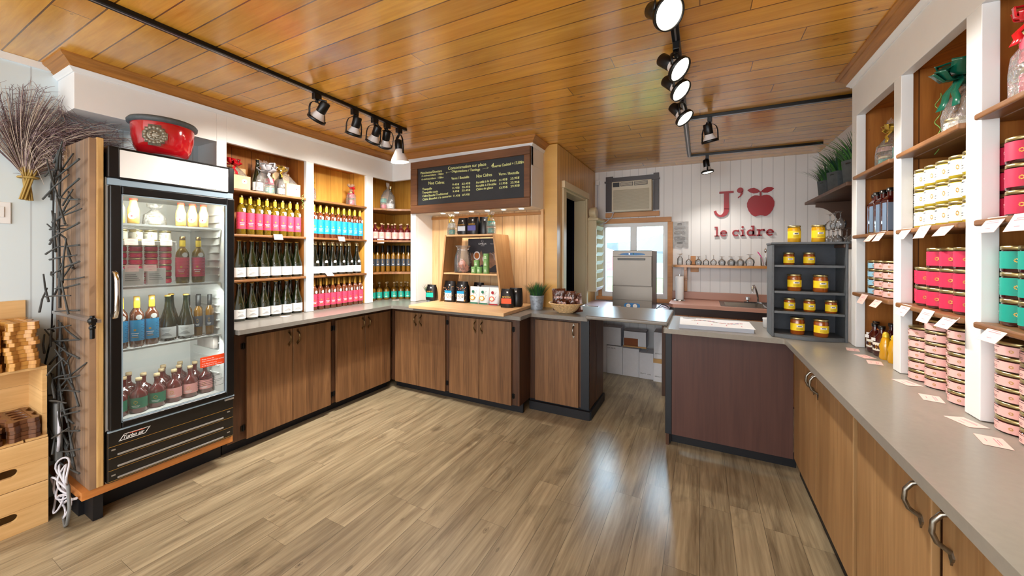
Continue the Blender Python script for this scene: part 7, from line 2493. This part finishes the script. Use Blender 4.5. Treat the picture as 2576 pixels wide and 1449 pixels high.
for c, (x, y, n) in enumerate(((0.908, 2.235, 6), (0.840, 2.166, 5), (0.852, 2.068, 6), (0.874, 1.974, 6), (0.840, 1.884, 6), (0.955, 2.12, 6), (0.975, 2.02, 6), (0.955, 1.90, 6))):
    for k in range(n):
        place(T_BLUSH, (x, y, SC + k * 0.0452), RZR, 'pink flat jar in the middle right bay, stack %s, %s from the bottom' % (ORD[c], ORD[k]), 'pink flat jars, middle right bay')
t = bundle('gift_bundle', 'wrapped jars with big green bow on the top shelf of the middle right bay', (0.925, 2.02, A3), -PI / 2 + 0.3)
inner(J_WHITE, t, (-0.04, -0.03, 0.001), 0, sc=1.0)
inner(J_WHITE, t, (0.045, -0.02, 0.001), 0.2, sc=1.0)
inner(B_DARK, t, (0.0, 0.05, 0.001), 0, sc=0.8)
kraft(t, -0.115, -0.085, -0.02, 0.03, 0.08, False, 'small_box', 'slate_paint_dark')
wrap(t, 0.17, 0.13, 0.235, 0.16, 0.30, 71)
bow(t, (0.0, -0.05, 0.235), 0.085, 'ribbon_green', 10, 71, 3, wd=0.28)
curl(t, (-0.095, -0.05, 0.20), 0.24, seed=4, r=0.010)
# third bay
for c, (x, y, n) in enumerate(((0.870, 1.730, 3), (0.850, 1.652, 3), (0.850, 1.572, 3), (0.95, 1.69, 3))):
    for k in range(n):
        dup(J_RED, (x, y, A2 + 0.001 + k * 0.0792), RZR, 'raspberry-labelled jar in the nearest right bay, stack %s, %s from the bottom' % (ORD[c], ORD[k]), 'raspberry-labelled jars, nearest right bay')
for c, (x, y, n) in enumerate(((0.870, 1.730, 3), (0.842, 1.652, 3), (0.838, 1.572, 3), (0.95, 1.69, 3))):
    for k in range(n):
        place(J_TEAL, (x, y, A1 + 0.001 + k * 0.0792), RZR, 'teal-labelled jar in the nearest right bay, stack %s, %s from the bottom' % (ORD[c], ORD[k]), 'teal-labelled jars, nearest right bay')
for c, (x, y, n) in enumerate(((0.906, 1.720, 6), (0.842, 1.648, 6), (0.842, 1.550, 6), (0.955, 1.62, 6))):
    for k in range(n):
        dup(T_BLUSH, (x, y, SC + k * 0.0452), RZR, 'pink flat jar in the nearest right bay, stack %s, %s from the bottom' % (ORD[c], ORD[k]), 'pink flat jars, nearest right bay')
t = bundle('gift_bundle', 'wrapped stack of raspberry jars with red bow, top shelf at the picture edge', (0.885, 1.640, A3), -PI / 2 + 0.4)
for k in range(2):
    inner(J_RED, t, (-0.0, 0, 0.001 + 0.105 * k), 0.1, sc=1.32)
wrap(t, 0.115, 0.11, 0.235, 0.22, 0.5, 81)
bow(t, (0.01, -0.05, 0.235), 0.05, 'ribbon_red', 6, 81, 2)
# price cards of the right-hand shelves
for i, (y, z, kind_) in enumerate(((2.475, 1.548, 'e'), (2.375, 1.548, 'e'), (2.575, 1.226, 'e'), (2.40, 1.226, 'e'), (2.135, 1.548, 'e'), (1.99, 1.548, 'e'), (1.845, 1.548, 'e'), (2.135, 1.226, 'e'), (1.965, 1.226, 'e'), (1.828, 1.226, 'e'), (1.61, 1.548, 'e'), (1.50, 1.548, 'e'), (1.60, 1.226, 'e'))):
    price_card((0.763, y, z - 0.012), -PI / 2, 'pink price card clipped to a right-hand shelf edge, %s counted from the bar' % ORD[i], 0.95 + 0.1 * (i % 3), 0.95)
for i, (x, y) in enumerate(((0.752, 2.672), (0.757, 2.52), (0.757, 2.40), (0.757, 2.085), (0.755, 1.90), (0.745, 1.68), (0.735, 1.54))):
    price_card((x, y, 0.9208), -PI / 2 + (0.3 if i % 2 else -0.2), 'pink price card lying on the right counter, %s from the bar' % ORD[i], 0, 0.95)
